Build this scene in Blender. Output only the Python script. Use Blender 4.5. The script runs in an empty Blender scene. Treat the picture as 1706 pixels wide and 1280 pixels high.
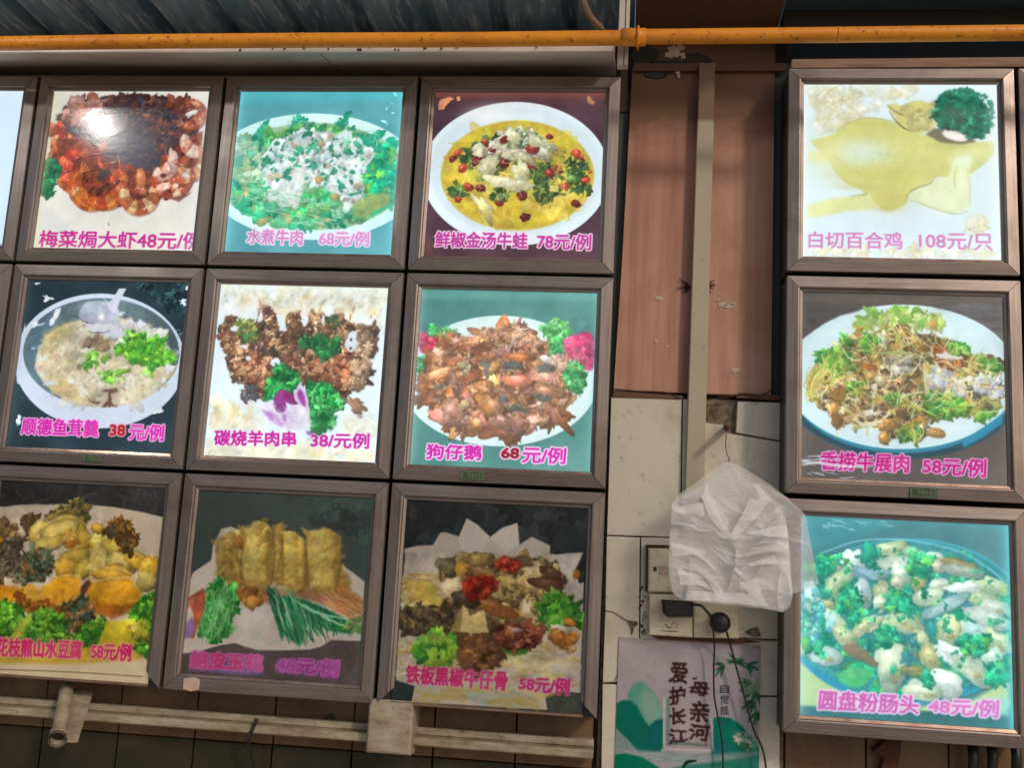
import bpy, math, random
import numpy as np
from mathutils import Vector, Matrix

random.seed(7)
R = np.random.default_rng(11)
scene = bpy.context.scene
COL = scene.collection

# ------------------------------------------------------------------ camera
ZF = 2.70                                   # height of the sign tops above the floor
CAM = np.array([1.40489, -2.14575, -1.06273 + ZF])
YAW, PITCH, ROLL, FPX = 0.11428, 0.16686, -0.05372, 1715.62


def rotation(a, b, c):
    ca, sa, cb, sb, cc, sc = math.cos(a), math.sin(a), math.cos(b), math.sin(b), math.cos(c), math.sin(c)
    return (np.array([[ca, -sa, 0], [sa, ca, 0], [0, 0, 1]]) @ np.array([[1, 0, 0], [0, cb, -sb], [0, sb, cb]])
            @ np.array([[cc, 0, sc], [0, 1, 0], [-sc, 0, cc]]))


ROT = rotation(YAW, PITCH, ROLL)
cam_data = bpy.data.cameras.new('camera')
cam = bpy.data.objects.new('camera', cam_data)
COL.objects.link(cam)
cam_data.sensor_width = 36.0
cam_data.lens = 36.0 * FPX / 1706.0
cam_data.clip_start = 0.05
cam_data.clip_end = 200
m = Matrix.Identity(4)
for r_ in range(3):
    m[r_][0], m[r_][1], m[r_][2], m[r_][3] = ROT[r_, 0], ROT[r_, 2], -ROT[r_, 1], CAM[r_]
cam.matrix_world = m
scene.camera = cam

# ------------------------------------------------------------------ sky, sun, exposure
SUN_EL, SUN_AZ = math.radians(31), math.radians(40)      # azimuth measured from straight in front, to the right
world = bpy.data.worlds.new('World')
scene.world = world
world.use_nodes = True
wn = world.node_tree
sky = wn.nodes.new('ShaderNodeTexSky')
sky.sky_type = 'NISHITA'
sky.sun_disc = False
sky.sun_elevation = SUN_EL
sky.sun_rotation = math.radians(180) - SUN_AZ
sky.air_density = 1.0
sky.dust_density = 3.0
wn.links.new(sky.outputs[0], wn.nodes['Background'].inputs[0])
wn.nodes['Background'].inputs[1].default_value = 0.075
sd = bpy.data.lights.new('sun', 'SUN')
sd.energy = 1.25
sd.angle = math.radians(6)
sd.color = (1.0, 0.84, 0.70)
so = bpy.data.objects.new('sun', sd)
COL.objects.link(so)
dirv = Vector((-math.sin(SUN_AZ) * math.cos(SUN_EL), math.cos(SUN_AZ) * math.cos(SUN_EL), -math.sin(SUN_EL)))
so.rotation_euler = dirv.to_track_quat('-Z', 'Y').to_euler()
so.location = (3, -4, 5)
scene.view_settings.view_transform = 'Standard'
scene.view_settings.look = 'None'
scene.view_settings.exposure = 0.0
scene.view_settings.gamma = 1.0
scene.view_settings.use_curve_mapping = False
scene.cycles.max_bounces = 6


# ------------------------------------------------------------------ helpers
def at(px, py, Y=0.0):
    """surveyed point: where the sight line of a photo point meets the upright plane at depth Y"""
    px = np.asarray(px, float)
    py = np.asarray(py, float)
    d = np.stack([(px - 853) / FPX, np.ones_like(px), -(py - 640) / FPX], -1) @ ROT.T
    t = (Y - CAM[1]) / d[..., 1]
    return CAM + d * t[..., None]


def tag(o, label=None, cat=None, group=None, kind=None):
    if label: o['label'] = label
    if cat: o['category'] = cat
    if group: o['group'] = group
    if kind: o['kind'] = kind
    return o


def empty(name, loc):
    o = bpy.data.objects.new(name, None)
    o.location = loc
    o.empty_display_size = 0.05
    COL.objects.link(o)
    return o


def link(name, me, mat=None, parent=None):
    """vertices are given in world space; a child keeps them through its parent's offset"""
    if mat is not None:
        me.materials.clear()
        me.materials.append(mat)
    o = bpy.data.objects.new(name, me)
    COL.objects.link(o)
    if parent is not None:
        o.parent = parent
        p, off = parent, Vector((0, 0, 0))
        while p is not None:
            off += p.location
            p = p.parent
        o.location = -off
    return o


class MB:
    def __init__(s):
        s.v, s.f = [], []

    def add(s, vs, fs):
        b = len(s.v)
        s.v += [tuple(map(float, v)) for v in vs]
        s.f += [tuple(b + i for i in f) for f in fs]
        return s

    def box(s, x0, x1, y0, y1, z0, z1, bv=0.0):
        if bv <= 0:
            vs = [(x, y, z) for x in (x0, x1) for y in (y0, y1) for z in (z0, z1)]
            return s.add(vs, [(0, 1, 3, 2), (4, 6, 7, 5), (0, 4, 5, 1), (2, 3, 7, 6), (0, 2, 6, 4), (1, 5, 7, 3)])
        # front (low y) edges chamfered
        b = bv
        vs = [(x0, y1, z0), (x1, y1, z0), (x1, y1, z1), (x0, y1, z1),
              (x0, y0 + b, z0), (x1, y0 + b, z0), (x1, y0 + b, z1), (x0, y0 + b, z1),
              (x0 + b, y0, z0 + b), (x1 - b, y0, z0 + b), (x1 - b, y0, z1 - b), (x0 + b, y0, z1 - b)]
        fs = [(3, 2, 1, 0)]
        for i in range(4):
            j = (i + 1) % 4
            fs += [(i, j, 4 + j, 4 + i), (4 + i, 4 + j, 8 + j, 8 + i)]
        fs.append((8, 9, 10, 11))
        return s.add(vs, fs)

    def slab(s, pts, Y0, Y1, b=0.0015):
        """flat piece with outline pts [(x,z)] (any order), front at Y0, back at Y1, worn edge b"""
        n = len(pts)
        a = sum(pts[i][0] * pts[(i + 1) % n][1] - pts[(i + 1) % n][0] * pts[i][1] for i in range(n))
        if a < 0: pts = pts[::-1]
        cx = sum(p[0] for p in pts) / n
        cz = sum(p[1] for p in pts) / n
        def ins(p):
            L = math.hypot(p[0] - cx, p[1] - cz) or 1
            k = 1 - 1.4 * b / L
            return (cx + (p[0] - cx) * k, cz + (p[1] - cz) * k)
        vs = [(p[0], Y1, p[1]) for p in pts] + [(p[0], Y0 + b, p[1]) for p in pts] + [(ins(p)[0], Y0, ins(p)[1]) for p in pts]
        fs = [tuple(range(n))[::-1], tuple(range(2 * n, 3 * n))]
        for i in range(n):
            j = (i + 1) % n
            fs += [(i, j, n + j, n + i), (n + i, n + j, 2 * n + j, 2 * n + i)]
        return s.add(vs, fs)

    def tube(s, pts, r, n=10, caps=True):
        pts = [Vector(p) for p in pts]
        rs = r if isinstance(r, (list, tuple)) else [r] * len(pts)
        rings = []
        up = Vector((0, 1, 0.01))
        for i, p in enumerate(pts):
            t = (pts[min(i + 1, len(pts) - 1)] - pts[max(i - 1, 0)]).normalized()
            a = t.cross(up)
            if a.length < 1e-3: a = t.cross(Vector((1, 0, 0)))
            a.normalize()
            c = a.cross(t).normalized()
            rings.append([p + (a * math.cos(2 * math.pi * k / n) + c * math.sin(2 * math.pi * k / n)) * rs[i] for k in range(n)])
        vs = [v for ring in rings for v in ring]
        fs = []
        for i in range(len(pts) - 1):
            for k in range(n):
                k2 = (k + 1) % n
                fs.append((i * n + k, i * n + k2, (i + 1) * n + k2, (i + 1) * n + k))
        if caps:
            fs += [tuple(range(n))[::-1], tuple(range((len(pts) - 1) * n, len(pts) * n))]
        return s.add(vs, fs)

    def build(s, name, mat=None, parent=None, smooth=False):
        me = bpy.data.meshes.new(name)
        me.from_pydata(s.v, [], s.f)
        me.update()
        if smooth:
            me.polygons.foreach_set('use_smooth', [True] * len(me.polygons))
        return link(name, me, mat, parent)


def spline(pts, n=8):
    P = [np.array(p, float) for p in pts]
    P = [2 * P[0] - P[1]] + P + [2 * P[-1] - P[-2]]
    out = []
    for i in range(1, len(P) - 2):
        for t in np.linspace(0, 1, n, endpoint=False):
            a, b, c, d = P[i - 1], P[i], P[i + 1], P[i + 2]
            out.append(0.5 * ((2 * b) + (-a + c) * t + (2 * a - 5 * b + 4 * c - d) * t ** 2 + (-a + 3 * b - 3 * c + d) * t ** 3))
    out.append(P[-2])
    return out


# ------------------------------------------------------------------ materials
def lin(c):
    c = np.asarray(c, float) / 255.0
    return np.where(c <= 0.04045, c / 12.92, ((c + 0.055) / 1.055) ** 2.4)


def srgb(c):
    l = lin(c)
    return (float(l[0]), float(l[1]), float(l[2]), 1)


class Mat:
    def __init__(s, name):
        s.m = bpy.data.materials.new(name)
        s.m.use_nodes = True
        s.t = s.m.node_tree
        s.b = s.t.nodes['Principled BSDF']

    def n(s, kind, **kw):
        nd = s.t.nodes.new(kind)
        for k, v in kw.items():
            if k in nd.inputs: nd.inputs[k].default_value = v
            else: setattr(nd, k, v)
        return nd

    def l(s, a, b):
        s.t.links.new(a, b)

    def coord(s, scale=(1, 1, 1), kind='Object'):
        # geometry position = world place, so neighbouring pieces do not repeat
        tc = s.n('ShaderNodeNewGeometry')
        mp = s.n('ShaderNodeMapping')
        mp.inputs['Scale'].default_value = scale
        s.l(tc.outputs['Position'], mp.inputs[0])
        return mp.outputs[0]

    def noise(s, scale, detail=5, rough=0.6, vec=None, stretch=(1, 1, 1), dist=0.0):
        nz = s.n('ShaderNodeTexNoise')
        nz.inputs['Scale'].default_value = scale
        nz.inputs['Detail'].default_value = detail
        nz.inputs['Roughness'].default_value = rough
        nz.inputs['Distortion'].default_value = dist
        s.l(vec if vec is not None else s.coord(stretch), nz.inputs['Vector'])
        return nz.outputs['Fac']

    def ramp(s, fac, stops):
        rp = s.n('ShaderNodeValToRGB')
        e = rp.color_ramp.elements
        while len(e) < len(stops): e.new(0.5)
        for el, (p, c) in zip(e, stops):
            el.position = p
            el.color = c if len(c) == 4 else (*c, 1)
        s.l(fac, rp.inputs[0])
        return rp.outputs[0]

    def mix(s, fac, a, b, mode='MIX'):
        mx = s.n('ShaderNodeMix', data_type='RGBA', blend_type=mode)
        for sock, v in ((mx.inputs[0], fac), (mx.inputs[6], a), (mx.inputs[7], b)):
            if hasattr(v, 'is_output') or hasattr(v, 'links'): s.l(v, sock)
            else: sock.default_value = v
        return mx.outputs[2]

    def band(s, axis, lo, hi):
        """0..1 along a world axis"""
        g = s.n('ShaderNodeNewGeometry')
        sp = s.n('ShaderNodeSeparateXYZ')
        s.l(g.outputs['Position'], sp.inputs[0])
        mr = s.n('ShaderNodeMapRange')
        mr.inputs[1].default_value, mr.inputs[2].default_value = lo, hi
        s.l(sp.outputs['XYZ'.index(axis)], mr.inputs[0])
        return mr.outputs[0]

    def bump(s, h, strength=0.3, dist=0.002):
        bp = s.n('ShaderNodeBump')
        bp.inputs['Strength'].default_value = strength
        bp.inputs['Distance'].default_value = dist
        s.l(h, bp.inputs['Height'])
        s.l(bp.outputs[0], s.b.inputs['Normal'])

    def set(s, col=None, rough=0.6, metal=0.0, **kw):
        if col is not None:
            if isinstance(col, tuple): s.b.inputs['Base Color'].default_value = col
            else: s.l(col, s.b.inputs['Base Color'])
        if isinstance(rough, (int, float)): s.b.inputs['Roughness'].default_value = rough
        else: s.l(rough, s.b.inputs['Roughness'])
        s.b.inputs['Metallic'].default_value = metal
        for k, v in kw.items():
            s.b.inputs[k.replace('_', ' ')].default_value = v
        return s.m


def mat_frame(name, along, tint=(1, 1, 1)):
    M = Mat(name)
    st = (6, 300, 300) if along == 'X' else (300, 300, 6)
    g = M.noise(1.0, 4, 0.6, stretch=st)
    big = M.noise(7, 4, 0.6)
    a = M.ramp(g, [(0.3, srgb((118 * tint[0], 109 * tint[1], 106 * tint[2]))), (0.7, srgb((158 * tint[0], 145 * tint[1], 138 * tint[2])))])
    b = M.mix(M.ramp(big, [(0.35, (0, 0, 0)), (0.75, (0.5, 0.5, 0.5))]), a, srgb((116, 106, 106)))
    spots = M.ramp(M.noise(120, 3, 0.7), [(0.68, (0, 0, 0)), (0.78, (0.6, 0.6, 0.6))])
    b = M.mix(spots, b, srgb((92, 70, 58)))
    sc = M.ramp(M.noise(1.0, 3, 0.8, stretch=tuple(v * 1.6 for v in st)), [(0.66, (0, 0, 0)), (0.74, (0.55,) * 3)])
    b = M.mix(sc, b, srgb((198, 178, 166)))
    gr = M.ramp(M.noise(3.2, 5, 0.7, dist=1.0), [(0.5, (0, 0, 0)), (0.72, (0.6,) * 3)])
    b = M.mix(gr, b, srgb((98, 82, 74)))
    M.bump(g, 0.12, 0.0006)
    return M.set(b, M.ramp(big, [(0.3, (0.34,) * 3), (0.8, (0.5,) * 3)]), 0.7)


FRAME_H = mat_frame('frame_metal_horizontal', 'X')
FRAME_V = mat_frame('frame_metal_vertical', 'Z')
M = Mat('lip_metal')
LIP = M.set(M.mix(M.ramp(M.noise(30, 3), [(0.4, (0, 0, 0)), (0.7, (1, 1, 1))]), srgb((190, 160, 140)), srgb((150, 118, 104))), 0.25, 0.85)  # brighter metal, stands in for the catch light on the bottom lips
M = Mat('housing_paint')
HOUSE = M.set(M.mix(M.noise(9, 4), srgb((52, 40, 36)), srgb((34, 44, 44))), 0.5)
M = Mat('rust_gap')
M.bump(M.noise(60, 5), 0.4)
DARK = M.set(M.mix(M.noise(14, 5), srgb((40, 24, 20)), srgb((74, 48, 38))), 0.7)


def mat_tile(name, base, dirt, dirtcol, rough=0.28, speck=True):
    M = Mat(name)
    n1 = M.noise(5, 6, 0.65, dist=0.6)
    n2 = M.noise(38, 5, 0.7)
    c = M.mix(M.noise(2.2, 3), srgb(base), srgb(tuple(v * 0.88 for v in base)))
    c = M.mix(M.ramp(n1, [(0.62 - dirt * 0.4, (0, 0, 0)), (0.85 - dirt * 0.3, (0.85,) * 3)]), c, srgb(dirtcol))
    if speck:
        c = M.mix(M.ramp(n2, [(0.6, (0, 0, 0)), (0.72, (0.55,) * 3)]), c, srgb(tuple(v * 0.55 for v in dirtcol)))
    M.bump(M.mix(0.5, n1, n2), 0.12, 0.0015)
    return M.set(c, M.ramp(n1, [(0.35, (rough,) * 3), (0.8, (0.7,) * 3)]), 0.0)


TILE = mat_tile('glazed_wall_tile', (212, 206, 192), 0.3, (150, 128, 106), 0.2)
TILE_LOW = mat_tile('greasy_wall_tile', (124, 98, 68), 0.75, (84, 50, 26), 0.3)
TILE_DARK = mat_tile('dirty_shaded_wall_tile', (58, 54, 34), 0.8, (26, 28, 16), 0.12)  # dirty olive tile, with the shade below the ledge put into its colour
M = Mat('mortar')
M.bump(M.noise(150, 6, 0.8), 1.0, 0.004)
MORTAR = M.set(M.mix(M.ramp(M.noise(60, 6, 0.75), [(0.4, (0, 0, 0)), (0.65, (1, 1, 1))]), srgb((92, 78, 66)), srgb((150, 134, 116))), 0.9)

# pink-brown board, darker brown towards its top, vertical grain
M = Mat('pink_board')
grain = M.noise(1.0, 5, 0.6, stretch=(26, 26, 1.1))
fine = M.noise(1.0, 4, 0.6, stretch=(160, 160, 5))
c = M.ramp(grain, [(0.3, srgb((134, 94, 80))), (0.45, srgb((170, 122, 104))), (0.6, srgb((184, 142, 122))), (0.75, srgb((154, 108, 96)))])
c = M.mix(M.ramp(M.noise(4.5, 4, dist=0.5), [(0.45, (0, 0, 0)), (0.7, (0.8,) * 3)]), c, srgb((150, 100, 74)))
c = M.mix(M.ramp(fine, [(0.62, (0, 0, 0)), (0.8, (0.4,) * 3)]), c, srgb((118, 74, 62)))
topf = M.n('ShaderNodeMath', operation='ADD')
M.l(M.band('Z', ZF - 0.13, ZF + 0.03), topf.inputs[0])
nz = M.n('ShaderNodeMath', operation='MULTIPLY')
M.l(M.noise(9, 5, 0.6, stretch=(1, 1, 2.2)), nz.inputs[0])
nz.inputs[1].default_value = 0.9
M.l(nz.outputs[0], topf.inputs[1])
c = M.mix(M.ramp(topf.outputs[0], [(0.55, (0, 0, 0)), (0.95, (0.8,) * 3), (1.25, (0.95,) * 3)]), c, srgb((104, 68, 44)))
scuff = M.ramp(M.noise(34, 6, 0.8, stretch=(1, 1, .35)), [(0.66, (0, 0, 0)), (0.74, (.6,) * 3)])
c = M.mix(scuff, c, srgb((196, 160, 140)))
M.bump(fine, 0.15, 0.001)
BOARD = M.set(c, 0.55)

M = Mat('brown_panel')
BROWN = M.set(M.mix(M.noise(6, 5), srgb((110, 76, 52)), srgb((80, 56, 38))), 0.7)
M = Mat('trunking_plastic')
tz = M.ramp(M.noise(70, 5, 0.75), [(0.6, (0, 0, 0)), (0.72, (0.6,) * 3)])
c = M.mix(tz, M.mix(M.noise(7, 4), srgb((178, 168, 144)), srgb((158, 148, 128))), srgb((112, 92, 70)))
c = M.mix(M.ramp(M.band('Z', ZF - 0.085, ZF - 0.05), [(0.3, (0, 0, 0)), (0.6, (0.8,) * 3)]), c, srgb((98, 64, 38)))
TRUNK = M.set(c, 0.5)
M = Mat('yellow_gas_paint')
c = M.mix(M.ramp(M.noise(5, 5, 0.7, stretch=(1, 3, 3)), [(0.42, (0, 0, 0)), (0.75, (0.8,) * 3)]), srgb((226, 144, 26)), srgb((180, 100, 26)))
c = M.mix(M.ramp(M.noise(70, 5, 0.8), [(0.57, (0, 0, 0)), (0.66, (0.85,) * 3)]), c, srgb((86, 44, 22)))
c = M.mix(M.ramp(M.noise(11, 6, 0.75), [(0.6, (0, 0, 0)), (0.75, (0.4,) * 3)]), c, srgb((120, 84, 50)))
M.bump(M.noise(50, 4), 0.2, 0.001)
YELLOW = M.set(c, 0.42)
M = Mat('corrugated_sheet')
c = M.mix(M.ramp(M.noise(3, 5, 0.6, stretch=(6, 1, 1)), [(0.35, (0, 0, 0)), (0.7, (1, 1, 1))]), srgb((86, 114, 134)), srgb((130, 156, 172)))
c = M.mix(M.ramp(M.noise(1, 4, 0.6, stretch=(70, 9, 6)), [(0.52, (0, 0, 0)), (0.7, (0.8,) * 3)]), c, srgb((196, 206, 208)))  # pale streaks painted in as the sheet's uneven highlights
M.bump(M.noise(1, 4, 0.6, stretch=(60, 5, 5)), 0.3, 0.002)
ROOF = M.set(c, 0.45, 0.25)
M = Mat('soffit_sheet')
c = M.mix(M.ramp(M.noise(4, 5, stretch=(1, 3, 3)), [(0.35, (0, 0, 0)), (0.7, (1, 1, 1))]), srgb((228, 216, 206)), srgb((188, 174, 164)))
c = M.mix(M.ramp(M.noise(46, 6, 0.8), [(0.62, (0, 0, 0)), (0.7, (0.7,) * 3)]), c, srgb((70, 58, 50)))
SOFFIT = M.set(c, 0.4)
M = Mat('dark_timber')
TIMBER_DARK = M.set(M.mix(M.noise(8, 5, stretch=(1, 8, 8)), srgb((34, 30, 28)), srgb((54, 52, 50))), 0.7)
M = Mat('dim_metal_sheet')
DIM = M.set(M.mix(M.noise(5, 5, stretch=(1, 6, 6)), srgb((52, 66, 76)), srgb((84, 100, 108))), 0.5, 0.2)
M = Mat('weathered_timber')
c = M.mix(M.ramp(M.noise(1, 5, 0.7, stretch=(9, 90, 90)), [(0.4, (0, 0, 0)), (0.65, (1, 1, 1))]), srgb((150, 118, 98)), srgb((112, 84, 70)))
TIMBER = M.set(c, 0.7)
M = Mat('teal_wall_paint')
c = M.mix(M.noise(10, 5, 0.7, stretch=(3, 3, 1)), srgb((38, 58, 58)), srgb((70, 84, 80)))
c = M.mix(M.ramp(M.noise(26, 5), [(0.6, (0, 0, 0)), (0.68, (0.8,) * 3)]), c, srgb((98, 84, 76)))
TEAL = M.set(c, 0.6)
M = Mat('white_enamel')
c = M.mix(M.ramp(M.noise(30, 5, 0.7), [(0.55, (0, 0, 0)), (0.75, (0.6,) * 3)]), srgb((186, 180, 168)), srgb((140, 118, 98)))
WHITE = M.set(c, 0.45)
M = Mat('grimy_enamel')
c = M.mix(M.ramp(M.noise(12, 6, 0.7, stretch=(1, 1, 3)), [(0.35, (0, 0, 0)), (0.65, (.9,) * 3)]), srgb((176, 166, 146)), srgb((116, 98, 76)))
c = M.mix(M.ramp(M.noise(60, 5, 0.75), [(0.58, (0, 0, 0)), (0.7, (.7,) * 3)]), c, srgb((60, 46, 34)))
GRIMY = M.set(c, 0.5)
M = Mat('socket_plastic')
c = M.mix(M.ramp(M.noise(60, 5, 0.7), [(0.5, (0, 0, 0)), (0.75, (0.7,) * 3)]), srgb((214, 204, 180)), srgb((160, 124, 92)))
SOCKET = M.set(c, 0.4)
M = Mat('black_rubber')
BLACK = M.set(M.mix(M.noise(30, 4), srgb((20, 20, 22)), srgb((36, 32, 32))), 0.45)
M = Mat('rust')
M.bump(M.noise(120, 6, 0.8), 0.8, 0.002)
RUST = M.set(M.mix(M.noise(40, 5), srgb((96, 52, 30)), srgb((58, 34, 26))), 0.85)
M = Mat('maroon_cord')
CORD = M.set(srgb((66, 34, 30)), 0.5)
M = Mat('peeled_plaster')
M.bump(M.noise(200, 4), 0.5, 0.001)
PEEL = M.set(M.mix(M.noise(80, 5), srgb((206, 188, 170)), srgb((160, 136, 118))), 0.8)
M = Mat('pavement')
PAVE = M.set(M.mix(M.noise(3, 6), srgb((182, 176, 166)), srgb((204, 196, 186))), 0.8)
# ------------------------------------------------------------------ printed pictures (painted stroke by stroke into a print)
NZ = 1024


def fractal(n, octs=6, seed=1, rough=0.6):
    rg = np.random.default_rng(seed)
    out = np.zeros((n, n), np.float32)
    amp, tot = 1.0, 0.0
    for o in range(1, octs + 1):
        k = 2 ** (o + 1)
        g = rg.random((k, k)).astype(np.float32)
        g = np.concatenate([g, g[:1]], 0)
        g = np.concatenate([g, g[:, :1]], 1)
        t = np.linspace(0, k, n, endpoint=False)
        i = t.astype(int)
        f = (t - i).astype(np.float32)
        f = f * f * (3 - 2 * f)
        a = g[i] * (1 - f)[:, None] + g[i + 1] * f[:, None]
        b = a[:, i] * (1 - f) + a[:, i + 1] * f
        out += b * amp
        tot += amp
        amp *= rough
    out /= tot
    lo, hi = np.percentile(out, [2, 98])
    return np.clip((out - lo) / (hi - lo), 0, 1)


F_COARSE = fractal(NZ, 6, 3, 0.55)
F_FINE = fractal(NZ, 8, 5, 0.92)


def blur(a, s):
    if s <= 0: return a
    r = int(3 * s + 1)
    k = np.exp(-0.5 * (np.arange(-r, r + 1) / s) ** 2)
    k /= k.sum()
    p = np.pad(a, [(r, r), (r, r)] + [(0, 0)] * (a.ndim - 2), mode='edge')
    q = sum(k[i] * p[i:i + a.shape[0]] for i in range(2 * r + 1))
    return sum(k[i] * q[:, i:i + a.shape[1]] for i in range(2 * r + 1))


def C(*c):
    return np.array(c, np.float32)


class Pic:
    """x0..x1, z0..z1: the printed sheet on the wall; crop: frame of the survey sheet the strokes are noted in"""

    def __init__(s, rect, Y, crop, n=720, seed=1, m=None):
        s.x0, s.x1, s.z0, s.z1 = rect
        s.Y = Y
        s.ox, s.oy, s.s = crop
        s.W = n
        s.H = m or n
        s.im = np.zeros((s.H, s.W, 3), np.float32)
        s.r = np.random.default_rng(seed)
        c = s.map([(500, 600), (600, 600), (500, 700)])
        s.k = 0.5 * (abs(c[1, 0] - c[0, 0]) + abs(c[2, 1] - c[0, 1])) / 100
        s.tilt = math.atan2(c[1, 1] - c[0, 1], c[1, 0] - c[0, 0])

    def map(s, pts):
        p = np.asarray(pts, float)
        w = at(s.ox + p[:, 0] / s.s, s.oy + p[:, 1] / s.s, s.Y)
        return np.stack([(w[:, 0] - s.x0) / (s.x1 - s.x0) * s.W, (s.z1 - w[:, 2]) / (s.z1 - s.z0) * s.H], 1)

    def unmap(s, q):
        """inverse of map for random points: linear from four corners"""
        return q

    def comp(s, X0, Y0, a, col):
        h, w = a.shape
        x0, y0 = max(X0, 0), max(Y0, 0)
        x1, y1 = min(X0 + w, s.W), min(Y0 + h, s.H)
        if x1 <= x0 or y1 <= y0: return
        a = a[y0 - Y0:y1 - Y0, x0 - X0:x1 - X0, None]
        if col.ndim == 3: col = col[y0 - Y0:y1 - Y0, x0 - X0:x1 - X0]
        t = s.im[y0:y1, x0:x1]
        t += (col - t) * a

    def bg(s, c1, c2=None, scale=1.0):
        f = F_COARSE[:s.H, :s.W, None] if c2 is not None else 0
        s.im[:] = C(*c1) if c2 is None else C(*c1) * (1 - f) + C(*c2) * f

    def mask(s, pts, feather=1.0, mapped=False):
        q = np.asarray(pts, float) if mapped else s.map(pts)
        m = 3 + int(2 * feather)
        X0, Y0 = int(np.floor(q[:, 0].min())) - m, int(np.floor(q[:, 1].min())) - m
        X1, Y1 = int(np.ceil(q[:, 0].max())) + m, int(np.ceil(q[:, 1].max())) + m
        X0, Y0, X1, Y1 = max(X0, -40), max(Y0, -40), min(X1, s.W + 40), min(Y1, s.H + 40)
        if X1 <= X0 or Y1 <= Y0: return 0, 0, np.zeros((1, 1), np.float32)
        xx = np.arange(X0, X1)[None, :] + 0.5
        acc = np.zeros((Y1 - Y0, X1 - X0), np.float32)
        for sub in (0.25, 0.75):
            yy = np.arange(Y0, Y1)[:, None] + sub
            ins = np.zeros(acc.shape, bool)
            n = len(q)
            for i in range(n):
                (ax, ay), (bx, by) = q[i], q[(i + 1) % n]
                if ay == by: continue
                c = (ay > yy) != (by > yy)
                ins ^= c & (xx < (bx - ax) * (yy - ay) / (by - ay) + ax)
            acc += ins * 0.5
        return X0, Y0, blur(acc, 0.55 + feather * 0.5)

    def poly(s, pts, col, feather=0.6, alpha=1.0, tex=0.0, smooth=False, shade=0.0, rough=0.0, mapped=False, ts=1):
        q = np.asarray(pts, float) if mapped else s.map(pts)
        if smooth:
            q = np.array(spline([*q, q[0]], 8))[:-1]
        if rough > 0:
            out = []
            for i in range(len(q)):
                a, b = q[i], q[(i + 1) % len(q)]
                L = np.hypot(*(b - a))
                n = max(1, int(L / (rough * 1.6)))
                for t in range(n):
                    out.append(a + (b - a) * t / n + s.r.normal(0, rough, 2))
            q = np.array(out)
        X0, Y0, a = s.mask(q, feather, True)
        if a.size <= 1: return
        h, w = a.shape
        col = C(*col)
        cc = np.ones((h, w, 3), np.float32) * col
        if tex > 0:
            o = s.r.integers(0, max(1, NZ - max(h, w) - 1), 2) if max(h, w) < NZ - 2 else (0, 0)
            F = F_FINE if ts == 1 else F_COARSE
            cc = cc * (1 + tex * 2 * (F[o[0]:o[0] + h, o[1]:o[1] + w, None][:h, :w] - 0.5))
        if shade:
            g = np.linspace(1 + shade, 1 - shade, h)[:, None, None]
            cc = cc * g
        s.comp(X0, Y0, a * alpha, np.clip(cc, 0, 255))

    def ell(s, x, y, rx, ry, col, ang=0, **kw):
        t = np.linspace(0, 2 * np.pi, 72, endpoint=False)
        a = math.radians(ang)
        ex, ey = rx * np.cos(t), ry * np.sin(t)
        s.poly(np.stack([x + ex * math.cos(a) - ey * math.sin(a), y + ex * math.sin(a) + ey * math.cos(a)], 1), col, **kw)

    def glow(s, x, y, rx, ry, col, alpha=1.0, p=2.0):
        (cx, cy), = s.map([(x, y)])
        rx, ry = rx * s.k, ry * s.k
        X0, Y0 = int(cx - 2.2 * rx), int(cy - 2.2 * ry)
        h, w = int(4.4 * ry), int(4.4 * rx)
        yy, xx = np.mgrid[0:h, 0:w]
        d = np.sqrt(((xx + X0 - cx) / rx) ** 2 + ((yy + Y0 - cy) / ry) ** 2)
        s.comp(X0, Y0, (np.exp(-d ** p) * alpha).astype(np.float32), C(*col))

    def blob(s, x, y, rx, ry, ang, col, irr=0.14, tex=0.16, hl=0.3, edge=0.35, spec=0.0, shadow=0.35, mapped=False, alpha=1.0, sh=(2, 3)):
        if mapped: cx, cy = x, y
        else:
            (cx, cy), = s.map([(x, y)])
            rx, ry = rx * s.k, ry * s.k
        rx, ry = max(rx, 0.8), max(ry, 0.8)
        hl, edge, shadow, irr = hl * 0.75, edge * 0.55, shadow * 0.6, irr * 1.25
        m = int(max(rx, ry) * (1.15 + irr) + 4)
        X0, Y0 = int(cx) - m, int(cy) - m
        if X0 > s.W or Y0 > s.H or X0 + 2 * m < 0 or Y0 + 2 * m < 0: return
        yy, xx = np.mgrid[0:2 * m, 0:2 * m].astype(np.float32)
        dx, dy = xx + X0 - cx, yy + Y0 - cy
        a = math.radians(ang)
        ex = (dx * math.cos(a) + dy * math.sin(a)) / rx
        ey = (-dx * math.sin(a) + dy * math.cos(a)) / ry
        th = np.arctan2(ey, ex)
        rad = 1.0
        for k in (2, 3, 5, 8):
            rad = rad + irr * (0.7 / k ** 0.45) * s.r.normal() * np.cos(k * th + s.r.uniform(0, 6.3))
        q = np.hypot(ex, ey) / np.maximum(rad, 0.3)
        al = np.clip((1 - q) * min(rx, ry) * 0.8 + 0.5, 0, 1) * alpha
        mm = max(rx, ry)
        lam = -(0.45 * dx + 0.85 * dy) / mm
        o = s.r.integers(0, NZ - 2 * m - 1, 2)
        f = F_FINE[o[0]:o[0] + 2 * m, o[1]:o[1] + 2 * m]
        sh_ = (1 + hl * lam) * (1 - edge * np.clip(q, 0, 1) ** 3) * (1 + tex * 2 * (f - 0.5))
        cc = col * sh_[..., None]
        if spec > 0:
            hx = np.exp(-(((ex + 0.25) / 0.35) ** 2 + ((ey + 0.35) / 0.22) ** 2)) * (f > 0.35)
            cc = cc + 255 * spec * hx[..., None]
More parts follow.
